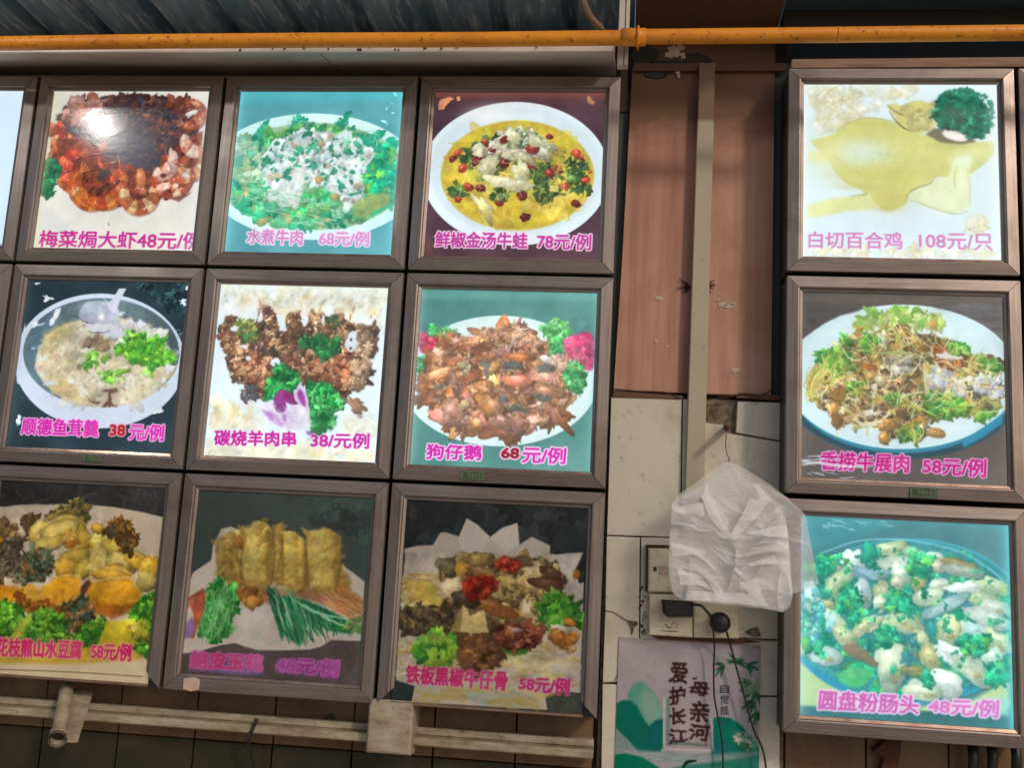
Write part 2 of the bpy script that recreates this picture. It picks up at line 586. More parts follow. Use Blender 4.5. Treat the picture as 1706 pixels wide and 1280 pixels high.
        if shadow > 0:
            s.comp(X0 + sh[0], Y0 + sh[1], (al * shadow).astype(np.float32), C(28, 18, 12))
        s.comp(X0, Y0, al.astype(np.float32), np.clip(cc, 0, 255))

    def inside(s, pts, n):
        q = s.map(pts)
        lo, hi = q.min(0), q.max(0)
        out = []
        while len(out) < n:
            c = s.r.uniform(lo, hi, (n * 3, 2))
            ins = np.zeros(len(c), bool)
            for i in range(len(q)):
                (ax, ay), (bx, by) = q[i], q[(i + 1) % len(q)]
                if ay == by: continue
                ins ^= ((ay > c[:, 1]) != (by > c[:, 1])) & (c[:, 0] < (bx - ax) * (c[:, 1] - ay) / (by - ay) + ax)
            out += list(c[ins])
        return np.array(out[:n])

    def pile(s, pts, n, size, pal, asp=(0.45, 0.9), order=True, ang=(0, 180), **kw):
        P = s.inside(pts, n)
        if order: P = P[np.argsort(P[:, 1] + s.r.normal(0, 14, n))]
        for x, y in P:
            c = C(*pal[s.r.integers(len(pal))]) * s.r.uniform(0.86, 1.12)
            rx = (size[0] + (size[1] * 1.35 - size[0]) * s.r.random() ** 1.7) * s.k
            s.blob(x, y, rx, rx * s.r.uniform(*asp), s.r.uniform(*ang), c, mapped=True, **kw)

    def line(s, pts, w, col, alpha=1.0, taper=True, feather=0.2):
        q = np.array(spline(s.map(pts), 6)) if len(pts) > 2 else s.map(pts)
        w = w * s.k
        d = np.gradient(q, axis=0)
        nrm = np.stack([-d[:, 1], d[:, 0]], 1) / (np.hypot(d[:, 0], d[:, 1])[:, None] + 1e-6)
        t = np.linspace(0, 1, len(q))
        ww = (w * (0.35 + 0.65 * np.sin(np.pi * np.clip(t, 0.05, 0.95))) if taper else np.full(len(q), w))[:, None] * 0.5
        s.poly(np.concatenate([q + nrm * ww, (q - nrm * ww)[::-1]]), col, feather, alpha, mapped=True)

    def strands(s, pts, n, length, w, pal, curl=0.4, alpha=0.9, ang=(0, 360)):
        P = s.inside(pts, n)
        for x, y in P:
            a = math.radians(s.r.uniform(*ang))
            L = s.r.uniform(*length) * s.k
            b = s.r.normal(0, curl) * L
            p0 = np.array([x - math.cos(a) * L / 2, y - math.sin(a) * L / 2])
            p2 = np.array([x + math.cos(a) * L / 2, y + math.sin(a) * L / 2])
            p1 = np.array([x - math.sin(a) * b, y + math.cos(a) * b])
            q = np.array([p0 * (1 - t) ** 2 + 2 * p1 * t * (1 - t) + p2 * t * t for t in np.linspace(0, 1, 9)])
            d = np.gradient(q, axis=0)
            nr = np.stack([-d[:, 1], d[:, 0]], 1) / (np.hypot(d[:, 0], d[:, 1])[:, None] + 1e-6)
            ww = s.r.uniform(0.6, 1.2) * w * s.k * 0.5
            c = C(*pal[s.r.integers(len(pal))]) * s.r.uniform(0.85, 1.1)
            s.poly(np.concatenate([q + nr * ww, (q - nr * ww)[::-1]]), np.clip(c, 0, 255), 0.2, alpha, mapped=True)

    def leafy(s, pts, n, size, pal, dark=None, **kw):
        if dark is not None: s.poly(pts, dark, 1.0, 1.0, 0.25, rough=3)
        a = dict(irr=0.45, tex=0.35, hl=0.28, edge=0.2, shadow=0.3, sh=(1, 2))
        a.update(kw)
        s.pile(pts, n, size, pal, (0.4, 0.9), **a)

    def melt(s, pts, amp=8, soft=0.8, mott=0.12, tint=0.05):
        """blend separate strokes into one photographed surface: broken outlines, soft focus, uneven tone"""
        X0, Y0, a = s.mask(pts, 6)
        x0, y0 = max(X0, 0), max(Y0, 0)
        x1, y1 = min(X0 + a.shape[1], s.W), min(Y0 + a.shape[0], s.H)
        a = a[y0 - Y0:y1 - Y0, x0 - X0:x1 - X0, None]
        h, w = y1 - y0, x1 - x0
        o = s.r.integers(0, 200, 4)
        def fld(F, k, i):
            return F[(np.arange(h)[:, None] * k + o[i]) % NZ, (np.arange(w)[None, :] * k + o[(i + 1) % 4]) % NZ] - 0.5
        am = amp * s.k
        dx = fld(F_FINE, 1, 0) * am * 2.2 + fld(F_COARSE, 4, 1) * am * 1.6
        dy = fld(F_FINE, 1, 2) * am * 2.2 + fld(F_COARSE, 4, 3) * am * 1.6
        yy, xx = np.mgrid[y0:y1, x0:x1]
        sx = np.clip(xx + dx, 0, s.W - 1.001)
        sy = np.clip(yy + dy, 0, s.H - 1.001)
        ix, iy = sx.astype(int), sy.astype(int)
        fx, fy = (sx - ix)[..., None], (sy - iy)[..., None]
        I = s.im
        ix1, iy1 = np.minimum(ix + 1, s.W - 1), np.minimum(iy + 1, s.H - 1)
        g = I[iy, ix] * (1 - fx) * (1 - fy) + I[iy, ix1] * fx * (1 - fy) + I[iy1, ix] * (1 - fx) * fy + I[iy1, ix1] * fx * fy
        lum = g @ C(.3, .59, .11)
        # colour bleeds wider than detail, as in an enlarged cheap print
        ch = blur(g - lum[..., None], 3.2 + soft)
        l1 = blur(lum, 1.1 * soft)
        l2 = blur(lum, 7.0)
        l = l2 + (l1 - l2) * 0.88
        g = l[..., None] + ch * 0.97
        wt = np.clip((232 - g.mean(-1, keepdims=True)) / 50, 0.1, 1)
        mott = mott * wt
        g = g * (1 + mott * 2 * fld(F_COARSE, 6, 1)[..., None] + mott * 1.6 * fld(F_FINE, 2, 2)[..., None])
        for c in range(3):
            g[..., c] *= 1 + tint * 2 * wt[..., 0] * fld(F_COARSE, 5, c)
        s.im[y0:y1, x0:x1] += (g - s.im[y0:y1, x0:x1]) * a

    def text(s, string, quad, col, halo=None, hr=7, bold=1.6, alpha=1.0, damage=0.0, col2=None, split=None, soft=0.9):
        """letters between four corners (top left, top right, bottom right, bottom left)"""
        V, T = glyphs(string)
        q = s.map(quad)
        u, v = V[:, 0:1], V[:, 1:2]
        P = (q[3] * (1 - u) + q[2] * u) * (1 - v) + (q[0] * (1 - u) + q[1] * u) * v
        SS = 3
        pad = 14
        lo = np.floor(q.min(0)) - pad
        w, h = (np.ceil(q.max(0) - lo) + pad).astype(int)
        B = np.zeros((h * SS, w * SS), bool)
        P = (P - lo) * SS
        for a, b, c in P[T]:
            x0, y0 = np.floor(np.minimum(np.minimum(a, b), c)).astype(int)
            x1, y1 = np.ceil(np.maximum(np.maximum(a, b), c)).astype(int) + 1
            x0, y0 = max(x0, 0), max(y0, 0)
            x1, y1 = min(x1, w * SS), min(y1, h * SS)
            if x1 <= x0 or y1 <= y0: continue
            yy, xx = np.mgrid[y0:y1, x0:x1] + 0.5
            e1 = (b[0] - a[0]) * (yy - a[1]) - (b[1] - a[1]) * (xx - a[0])
            e2 = (c[0] - b[0]) * (yy - b[1]) - (c[1] - b[1]) * (xx - b[0])
            e3 = (a[0] - c[0]) * (yy - c[1]) - (a[1] - c[1]) * (xx - c[0])
            B[y0:y1, x0:x1] |= ((e1 >= 0) & (e2 >= 0) & (e3 >= 0)) | ((e1 <= 0) & (e2 <= 0) & (e3 <= 0))

        def grow(b, r):
            r = r * SS * s.k
            n = int(r)
            out = b.copy()
            for dy in range(-n, n + 1):
                for dx in range(-n, n + 1):
                    if dx * dx + dy * dy <= r * r and (dx or dy):
                        out |= np.roll(np.roll(b, dy, 0), dx, 1)
            return out

        def down(b):
            return blur(b.reshape(h, SS, w, SS).mean((1, 3)).astype(np.float32), soft)
        X0, Y0 = int(lo[0]), int(lo[1])
        if halo is not None:
            hm = down(grow(B, hr))
            s.comp(X0, Y0, hm * alpha, C(*halo))
        tm = down(grow(B, bold))
        cc = np.ones((h, w, 3), np.float32) * C(*col)
        if col2 is not None and split:
            cc[:, int((split[0] * (q[1, 0] - q[0, 0]) + q[0, 0] - lo[0])):int((split[1] * (q[1, 0] - q[0, 0]) + q[0, 0] - lo[0]))] = C(*col2)
        if damage > 0:
            f = F_COARSE[200:200 + h, 100:100 + w]
            tm = tm * (1 - damage * np.clip(f * 1.6 - 0.3, 0, 1))
        s.comp(X0, Y0, tm * alpha, cc)

    def veil(s, col=(150, 190, 195), amt=0.10, cut=0.0):
        """washed-out backlit print: dark inks let light through"""
        l = (s.im @ C(.3, .59, .11))[..., None] / 255
        a = amt * (1.15 - l) + cut
        s.im += (C(*col) - s.im) * np.clip(a, 0, 1)
        f = F_COARSE[:s.H, :s.W, None]
        s.im *= 1 + 0.10 * (f - 0.5)

    def finish(s, soft=0.7, grain=4.0, edge_glow=None):
        s.im = blur(s.im, soft * 1.25)
        s.im += (F_FINE[:s.H, :s.W, None] - 0.5) * grain * 2
        s.im += s.r.normal(0, grain * 0.4, s.im.shape)
        if edge_glow is not None:
            for side, colr, amt, wid in edge_glow:
                t = np.linspace(0, 1, s.W)[None, :] if side in 'LR' else np.linspace(0, 1, s.H)[:, None]
                if side in 'RB': t = 1 - t
                a = (np.exp(-t / wid) * amt)
                a = np.broadcast_to(a, (s.H, s.W)).astype(np.float32)[..., None]
                s.im += (C(*colr) - s.im) * a
        return np.clip(s.im, 0, 255)


def glyphs(string):
    cu = bpy.data.curves.new('lettering_outline', 'FONT')
    cu.body = string
    cu.size = 1.0
    cu.resolution_u = 4
    o = bpy.data.objects.new('lettering_outline', cu)
    COL.objects.link(o)
    bpy.context.view_layer.update()
    me = bpy.data.meshes.new_from_object(o.evaluated_get(bpy.context.evaluated_depsgraph_get()))
    me.calc_loop_triangles()
    V = np.array([v.co[:2] for v in me.vertices])
    T = np.array([t.vertices[:] for t in me.loop_triangles])
    bpy.data.objects.remove(o)
    bpy.data.curves.remove(cu)
    bpy.data.meshes.remove(me)
    lo, hi = V.min(0), V.max(0)
    return (V - lo) / (hi - lo), T


def print_material(name, arr, emit=0.8, diffuse=0.35, coat=0.6, rough=0.05):
    """arr: rows from the top, sRGB 0..255, drawn above by code"""
    h, w = arr.shape[:2]
    im = bpy.data.images.new(name, w, h, alpha=False)
    px = np.ones((h, w, 4), np.float32)
    px[..., :3] = arr[::-1] / 255.0
    im.pixels.foreach_set(px.ravel())
    im.update()
    im.pack()
    M = Mat(name)
    tx = M.n('ShaderNodeTexImage')
    tx.image = im
    tx.extension = 'EXTEND'
    dk = M.mix(1.0, tx.outputs[0], (diffuse, diffuse, diffuse, 1), 'MULTIPLY')
    M.l(dk, M.b.inputs['Base Color'])
    if emit > 0:
        M.l(tx.outputs[0], M.b.inputs['Emission Color'])
        M.b.inputs['Emission Strength'].default_value = emit
    M.b.inputs['Roughness'].default_value = 0.7
    M.b.inputs['Specular IOR Level'].default_value = 0.0
    M.b.inputs['Coat Weight'].default_value = coat
    if coat > 0.3:
        bp = M.n('ShaderNodeBump')
        bp.inputs['Strength'].default_value = 0.5
        bp.inputs['Distance'].default_value = 0.0006
        M.l(M.noise(9, 4, 0.6, stretch=(1, 1, 2.5), dist=0.8), bp.inputs['Height'])
        M.l(bp.outputs[0], M.b.inputs['Coat Normal'])
    # dusty, slightly wavy pane
    f = M.noise(5, 5, 0.6)
    M.l(M.ramp(f, [(0.3, (rough,) * 3), (0.8, (rough + 0.12,) * 3)]), M.b.inputs['Coat Roughness'])
    return M.m


def sheet(name, rect, Y, mat, parent):
    x0, x1, z0, z1 = rect
    me = bpy.data.meshes.new(name)
    me.from_pydata([(x0, Y, z0), (x1, Y, z0), (x1, Y, z1), (x0, Y, z1), (x0, Y + .003, z0), (x1, Y + .003, z0), (x1, Y + .003, z1), (x0, Y + .003, z1)], [],
                   [(0, 1, 2, 3), (7, 6, 5, 4), (0, 4, 5, 1), (1, 5, 6, 2), (2, 6, 7, 3), (3, 7, 4, 0)])
    uv = me.uv_layers.new(name='uv')
    for lp in me.loops:
        v = me.vertices[lp.vertex_index].co
        uv.data[lp.index].uv = ((v.x - x0) / (x1 - x0), (v.z - z0) / (z1 - z0))
    me.update()
    return link(name, me, mat, parent)
# ------------------------------------------------------------------ the setting
def pt(px, py, Y):
    w = at(px, py, Y)
    return (float(w[0]), float(w[2]))


def pts(lst, Y):
    return [pt(a, b, Y) for a, b in lst]


tag(MB().box(-8, 10, -12, 6, -0.1, 0.0).build('floor', PAVE), kind='structure')
# wall behind the signs
WALLM = DARK
tag(MB().box(-4, 1.372, 0.125, 0.30, 0, ZF + 0.15).box(1.372, 1.742, 0.125, 0.30, 0, ZF + 0.15).box(1.742, 6, 0.125, 0.30, 0, ZF + 0.03).build('wall', DARK), kind='structure')
tag(MB().box(1.36, 1.395, 0.118, 0.124, ZF - 0.72, ZF + 0.02).box(1.70, 1.76, 0.112, 0.124, ZF - 0.72, ZF + 0.09).build('painted_wall_strip', TEAL), kind='structure')
# narrow brown patch between signs and board
tag(MB().slab(pts([(1031, 424), (1042, 424), (1040, 512), (1029, 512)], 0.114), 0.112, 0.118, 0.0005).slab(pts([(1034, 112), (1046, 112), (1045, 186), (1033, 186)], 0.114), 0.112, 0.118, 0.0005).build('patched_wall_strip', BROWN), kind='structure')

# corrugated roof (ribs run towards the viewer)
roof = empty('roof', (0.5, 0.2, ZF + 0.165))
tag(roof, kind='structure')
ZR = ZF + 0.165
x = -2.2
k = 0
while x < 1.39:
    pitch = 0.165
    prof = [(0, 0), (0.045, 0), (0.055, 0.004), (0.065, 0.0), (0.125, 0), (0.137, 0.026), (0.153, 0.026), (0.165, 0)]
    vs, fs = [], []
    x1 = min(pitch, 1.39 - x)
    pr = [(a, b) for a, b in prof if a <= x1 + 1e-6]
    for a, b in pr:
        vs += [(x + a, -0.13, ZR + b), (x + a, 0.9, ZR + b), (x + a, -0.13, ZR + b + .003), (x + a, 0.9, ZR + b + .003)]
    for i in range(len(pr) - 1):
        j = 4 * i
        fs += [(j, j + 1, j + 5, j + 4), (j + 2, j + 6, j + 7, j + 3)]
    if len(pr) > 1:
        MB().add(vs, fs).build('roof_panel', ROOF, roof)
    x += pitch
MB().box(1.72, 5, -0.13, 0.9, ZR + 0.005, ZR + 0.03).build('roof_board', DIM, roof)
MB().box(1.72, 5, 0.02, 0.06, ZR - 0.045, ZR + 0.003).build('roof_beam', TIMBER_DARK, roof)
MB().box(-2.2, 5, 0.88, 0.92, ZR - 0.4, ZR + 0.03).build('roof_back_board', TIMBER_DARK, roof)

# brown board boxing in the column head
tag(MB().box(1.392, 1.712, -0.13, 0.095, ZR - 0.012, ZR + 0.02).build('ceiling_board', BROWN), kind='structure')
tag(MB().box(1.392, 1.712, 0.096, 0.112, ZF + 0.078, ZR - 0.0125).build('column_head_panel', BROWN), kind='structure')

# soffit sheets above the signs
sof = empty('soffit', (0.5, -0.1, ZF + 0.013))
tag(sof, kind='structure')
seams = [-2.2, -0.115, 0.70, 1.352]
for a, b in zip(seams[:-1], seams[1:]):
    g = 0.0018
    vs = []
    for xx in (a + g, b - g):
        vs += [(xx, -0.10, ZF + 0.012), (xx, 0.11, ZF + 0.058), (xx, 0.11, ZF + 0.064), (xx, -0.10, ZF + 0.018)]
    MB().add(vs, [(0, 1, 5, 4), (1, 2, 6, 5), (2, 3, 7, 6), (3, 0, 4, 7), (0, 3, 2, 1), (4, 5, 6, 7)]).build('soffit_panel', SOFFIT, sof)
for a in seams[1:-1]:  # dark backing added above each seam to stop light showing through
    MB().add([(a - .006, -.099, ZF + .0190), (a + .006, -.099, ZF + .0190), (a + .006, .108, ZF + .0645), (a - .006, .108, ZF + .0645),
              (a - .006, -.099, ZF + .0225), (a + .006, -.099, ZF + .0225), (a + .006, .108, ZF + .0685), (a - .006, .108, ZF + .0685)],
             [(4, 5, 6, 7), (0, 3, 2, 1), (0, 1, 5, 4), (1, 2, 6, 5), (2, 3, 7, 6), (3, 0, 4, 7)]).build('seam_light_stop', BLACK, sof)
MB().box(-2.2, 1.352, -0.108, -0.1005, ZF + 0.006, ZF + 0.022).build('soffit_edge_strip', SOFFIT, sof)
# dark stuff stuck along the soffit edge
mb = MB()
for i in range(14):
    a = random.uniform(0.5, 1.2)
    w_ = random.uniform(0.003, 0.008)
    z_ = ZF + 0.012 + random.uniform(-0.004, 0.003)
    mb.slab([(a, z_), (a + w_, z_ + random.uniform(-.003, .003)), (a + w_ * 0.6, z_ + 0.004)], -0.112, -0.109, 0.0003)
tag(mb.build('peeling_sealant', BLACK, sof), kind='stuff')

# pillar: pink board over white tiles
col = empty('pillar', (1.55, 0.12, 0))
tag(col, kind='structure')
bp_ = pts([(1046, 112), (1291, 112), (1286, 655), (1028, 655)], 0.10)
MB().slab([(1.388, ZF + 0.078), (1.712, ZF + 0.078), (1.712, ZF - 0.689), (1.372, ZF - 0.689), (1.380, ZF - 0.4)], 0.100, 0.124, 0.001).build('board', BOARD, col)
MB().box(1.392, 1.735, 0.088, 0.0995, ZF + 0.060, ZF + 0.078).build('board_top_batten', BROWN, col)
# mortar bed behind tiles
MB().box(1.366, 1.745, 0.104, 0.1245, 0, ZF - 0.700).build('mortar_bed', MORTAR, col)
for q in ([(1018, 661), (1136, 665), (1133, 896), (1011, 892)],
          [(1138, 665), (1172, 667), (1170, 897), (1135, 896)],
          [(1011, 894), (1066, 896), (1064, 1139), (1047, 1137), (1004, 1138), (1008, 1016)],
          [(1068, 896), (1171, 898), (1172, 1143), (1066, 1139)],
          [(1229, 669), (1305, 671), (1304, 735), (1226, 721)],
          [(1174, 704), (1205, 708), (1212, 722), (1302, 737), (1300, 830), (1172, 826)],
          [(1172, 828), (1300, 832), (1300, 901), (1171, 899)],
          [(1173, 901), (1300, 903), (1300, 1066), (1174, 1062)],
          [(1174, 1064), (1300, 1068), (1299, 1160), (1175, 1158)],
          [(1004, 1141), (1062, 1142), (1060, 1400), (1000, 1400)],
          [(1064, 1142), (1173, 1145), (1173, 1400), (1062, 1400)],
          [(1175, 1161), (1299, 1163), (1299, 1400), (1175, 1400)]):
    # clip the right edge at the sign side
    Y = 0.090
    P = pts(q, Y)
    MB().slab(P, Y + random.uniform(-.001, .001), 0.1045, 0.0015).build('tile', TILE, col)
# lower pillar rows below the picture
for r__ in range(4):
    for c__ in range(2):
        z1 = 1.09 - r__ * 0.27
        MB().slab([(1.372 + c__ * .185, z1), (1.372 + c__ * .185 + .182, z1), (1.372 + c__ * .185 + .182, z1 - .267), (1.372 + c__ * .185, z1 - .267)], 0.09, 0.1045).build('tile', TILE, col)
mb = MB()
# cracks and chips: thin dark grooves filled with dirt
for ln, w_ in (([(1008, 1018), (1022, 1020), (1040, 1032), (1050, 1038)], 1.1), ([(1050, 1038), (1054, 1046), (1052, 1058)], 1.6), ([(1023, 1138), (1030, 1122)], 0.9), ([(1268, 1068), (1298, 1068)], 1.0)):
    P = [Vector((*(lambda t: (t[0], 0.0885, t[1]))(pt(a, b, 0.0885)),)) for a, b in ln]
    mb.tube(P, 0.0006 * w_ * 1.4, 5)
mb.slab(pts([(1044, 1034), (1060, 1036), (1063, 1041), (1056, 1046), (1054, 1058), (1051, 1046)], 0.088), 0.0875, 0.0885, 0.0002)
mb.slab(pts([(1240, 1054), (1250, 1048), (1262, 1046), (1268, 1060), (1256, 1062)], 0.088), 0.086, 0.0885, 0.0005)
mb.build('chipped_tile_crack', MORTAR, col)

# crumbled plaster and old nail stubs on the board
mb = MB()
for cx, cy, w_, h_ in ((1203, 507, 12, 5), (1214, 510, 12, 5), (1220, 505, 8, 4), (1196, 500, 8, 3), (1098, 497, 9, 4), (1112, 577, 5, 2), (1094, 568, 5, 3), (1226, 617, 8, 6)):
    n = 11
    mb.slab(pts([(cx + w_ * math.cos(t * 6.283 / n) * random.uniform(.5, 1.2), cy + h_ * math.sin(t * 6.283 / n) * random.uniform(.5, 1.2)) for t in range(n)], 0.0985), 0.0985, 0.1002, 0.0006)
mb.build('plaster_patch', PEEL, col)
mb = MB()
for cx, cy, w_, h_ in ((1122, 85, 14, 10), (1134, 78, 7, 6), (1138, 92, 5, 7), (1128, 118, 6, 6), (1098, 113, 4, 4), (1116, 92, 10, 5), (1131, 126, 4, 4)):
    n = 13
    mb.slab(pts([(cx + w_ * math.cos(t * 6.283 / n) * random.uniform(.45, 1.3), cy + h_ * math.sin(t * 6.283 / n) * random.uniform(.4, 1.3)) for t in range(n)], 0.094), 0.092, 0.1012, 0.0008)
mb.build('peeled_paint', PEEL, col)
# soot blotch round the pipe passage
mb = MB()
for cx, cy, w_, h_ in ((1075, 96, 24, 20), (1110, 110, 36, 12), (1160, 100, 26, 12), (1090, 124, 20, 6)):
    n = 17
    mb.slab(pts([(cx + w_ * math.cos(t * 6.283 / n) * random.uniform(.7, 1.15), cy + h_ * math.sin(t * 6.283 / n) * random.uniform(.7, 1.15)) for t in range(n)], 0.097), 0.0945, 0.1005, 0.0008)
mb.build('soot_crust', TIMBER_DARK, col)
# splayed wire bristles of two wall plugs beside the trunking
mb = MB()
for cx, cy, a0, a1, n in ((1170, 478, -80, 85, 17), (1150, 478, 130, 230, 7)):
    for i in range(n):
        a = math.radians(a0 + (a1 - a0) * i / (n - 1) + random.uniform(-6, 6))
        L = random.uniform(9, 24)
        p0 = pt(cx, cy, 0.098)
        p1 = pt(cx + L * math.cos(a), cy + L * math.sin(a), 0.094)
        mb.tube([(p0[0], 0.099, p0[1]), (p1[0], 0.094, p1[1])], [0.0022, 0.0009], 5)
mb.build('frayed_wire', DARK, col)

# tiles under the signs, on the receding wall
low = empty('tiled_wall', (0.5, 0.12, 0))
tag(low, kind='structure')
YL = 0.085
tp = 0.1735
edges = []
x0 = pt(76, 1180, YL)[0]
while x0 > -2.0: x0 -= tp
zt = ZF - 1.36
for r__ in range(9):
    z1 = zt + 0.12 - r__ * 0.245 if r__ else zt + 0.12
    z0 = z1 - 0.243 if r__ else z1 - 0.243
    xx = x0
    while xx < 1.355:
        xb = min(xx + tp - 0.003, 1.356)
        if xb - xx > 0.02 and (xx > -0.6 or r__ < 4):
            MB().slab([(xx, z0), (xb, z0), (xb, z1), (xx, z1)], YL + random.uniform(-.0012, .0012), 0.1245).build('tile', TILE_LOW if r__ == 0 else TILE_DARK, low)
        xx += tp
mb = MB()
right_wall = empty('tiled_wall', (2.2, 0.12, 0))
tag(right_wall, kind='structure')
for r__ in range(6):
    xx = 1.748
    z1 = ZF - 1.315 - r__ * 0.245
    for i in range(7):
        MB().slab([(xx, z1 - .243), (xx + tp * .93 - .003, z1 - .243), (xx + tp * .93 - .003, z1), (xx, z1)], 0.10 + random.uniform(-.001, .001), 0.1245).build('tile', TILE_LOW, right_wall)
        xx += tp * .93

# long ledge: two stepped trunking runs below the signs
def along(z, y0, y1, xa, xb, h, bv): return MB().box(xa, xb, y0, y1, z, z + h, bv)
zl = pt(500, 1228, 0.04)[1]
led = empty('cable_trunking', (0.4, 0.04, zl))
tag(led, 'long dirty white cable trunking running below the left signs', 'trunking')
along(zl, 0.03, 0.084, -1.6, pt(988, 1255, 0.04)[0], 0.017, 0.003).build('lower_run', GRIMY, led)
along(zl + 0.0175, 0.060, 0.084, -1.6, pt(988, 1255, 0.05)[0], 0.015, 0.002).build('upper_run', GRIMY, led)

# white stub pillar
a = pt(614, 1182, -0.0)
b = pt(684, 1250, -0.0)
tag(MB().box(a[0], b[0], -0.002, 0.082, b[1] - 0.012, a[1] + 0.02, 0.004).build('white_bracket_block', GRIMY), 'square white block under the sign of beef ribs, over the long ledge', 'block')

# short white pipe with open lower end, and its flat strap
pp = empty('drain_pipe', (0.2, -0.02, ZF - 1.4))
tag(pp, 'short white drain pipe with a black open end below the tofu sign', 'pipe')
t0 = at(112, 1146, 0.05)
t1 = at(96, 1232, -0.16)
d_ = (t1 - t0)
mb = MB()
mb.tube([t0, t0 + d_ * .5, t0 + d_ * .93], 0.0145, 18, False)
mb.tube([t0 + d_ * .9, t0 + d_ * 1.0], 0.0175, 18, False)
mb.tube([t0 + d_ * 1.0, t0 + d_ * .8], 0.0135, 18, False)
mb.build('pipe_body', GRIMY, pp, True)
MB().tube([t0 + d_ * .9, t0 + d_ * .91], 0.0133, 18).build('pipe_bore', BLACK, pp)
u0, u1 = at(136, 1150, 0.06), at(114, 1238, -0.12)
vs = []
for p_, w_ in ((u0, 0.022), (u1, 0.013)):
    vs += [(p_[0] - w_, p_[1], p_[2]), (p_[0] + w_, p_[1], p_[2]), (p_[0] + w_, p_[1] + .012, p_[2]), (p_[0] - w_, p_[1] + .012, p_[2])]
MB().add(vs, [(0, 1, 2, 3), (7, 6, 5, 4), (0, 4, 5, 1), (1, 5, 6, 2), (2, 6, 7, 3), (3, 7, 4, 0)]).build('flat_strap', GRIMY, pp)

# dark clip and thin rod across the ledge, dark hole in the tile drawn as a black disc
mb = MB()
p0, p1, p2 = at(428, 1198, 0.035), at(413, 1232, 0.024), at(425, 1290, 0.06)
mb.tube([p0, p1], 0.0045, 6).tube([p1, p2], 0.003, 6)
tag(mb.build('cable_clip', BLACK), 'thin black cable clipped across the white ledge', 'cable')
p = at(549, 1200, YL - 0.003)
tag(MB().tube([(p[0], YL - .004, p[2]), (p[0], YL + .004, p[2])], 0.012, 14).build('tile_hole_disc', BLACK), 'round black disc standing for a hole in the greasy tiles under the left signs', 'plug')
# dark metal brackets that carry the lower right sign
tag(MB().slab(pts([(1478, 1228), (1500, 1228), (1492, 1290), (1462, 1290), (1470, 1262), (1452, 1250)], 0.09), 0.075, 0.098).build('rusty_bracket', RUST), 'dark rusty bracket under the lower right sign', 'bracket')
mb = MB()
for xx in (1618, 1650, 1690):
    mb.tube([at(xx, 1225, 0.08), at(xx + 4, 1262, 0.05), at(xx + 2, 1310, 0.08)], 0.010, 10)
tag(mb.build('hose', BLACK, None, True), 'black hoses below the lower right sign corner', 'hose')

# yellow gas pipe
gp = empty('gas_pipe', (1.0, -0.14, ZF + 0.04))
tag(gp, 'long yellow gas pipe running across above all the signs', 'pipe')
YG = -0.15
p = [at(x_, y_, YG) for x_, y_ in ((0, 72), (250, 68.5), (520, 66.5), (800, 65.5), (1030, 62.5), (1056, 61), (1300, 58.5), (1706, 54))]
p = [p[0] + (p[0] - p[1]) * 3] + p + [p[-1] + (p[-1] - p[-2]) * 2]
MB().tube(p, 0.0158, 20).build('pipe_run', YELLOW, gp, True)
for bx in (505, 1395):
    b0 = at(bx, 67 if bx < 900 else 57.5, YG)
    ring_ = [(b0[0] + random.uniform(-.0003, .0003), YG + 0.0168 * math.cos(t_), b0[2] + 0.0168 * math.sin(t_)) for t_ in np.linspace(0, 2 * math.pi, 22)]
    MB().tube(ring_, 0.0009, 6).build('weld_seam', YELLOW, gp, True)
pc = at(1063, 61.5, YG)
MB().tube([pc + np.array([-0.034, 0, 0]), pc + np.array([0.016, 0, 0])], 0.0185, 20).build('coupling', YELLOW, gp, True)
mb = MB()
ring = [(pc[0] + 0.0, YG + 0.021 * math.cos(t), pc[2] + 0.021 * math.sin(t)) for t in np.linspace(0, 2 * math.pi, 24)]
mb.tube(ring, 0.003, 8)
mb.tube([(pc[0], YG + .02, pc[2]), (pc[0], -0.02, pc[2] + 0.05), (pc[0], 0.09, pc[2] + 0.09)], 0.003, 6)
mb.build('pipe_clamp', YELLOW, gp, True)
# corner post: metal channel
cp = empty('corner_post', (1.36, -0.11, ZF + 0.05))
tag(cp, 'narrow white metal corner post where the gas pipe coupling sits', 'post')
a, b = pt(1028, 108, -0.12), pt(1046, 108, -0.12)
MB().box(a[0], b[0] - .009, -0.12, -0.10, a[1], ZR - 0.002, 0.001).build('channel', WHITE, cp)
MB().box(b[0] - .008, b[0], -0.123, -0.10, a[1], ZR - 0.002, 0.001).build('channel_lip', WHITE, cp)
# flexible conduit
fc = empty('flexible_conduit', (1.3, -0.05, ZF + 0.1))
tag(fc, 'ribbed grey flexible conduit dropping from the roof behind the gas pipe', 'conduit')
P = spline([at(960, -40, -0.10), at(972, 2, -0.10), at(984, 28, -0.09), at(1004, 50, -0.07), at(1012, 62, -0.05)], 14)
n = len(P)
MB().tube(P, [0.0075 + 0.0012 * (i % 2) for i in range(n)], 12).build('conduit', TRUNK, fc)

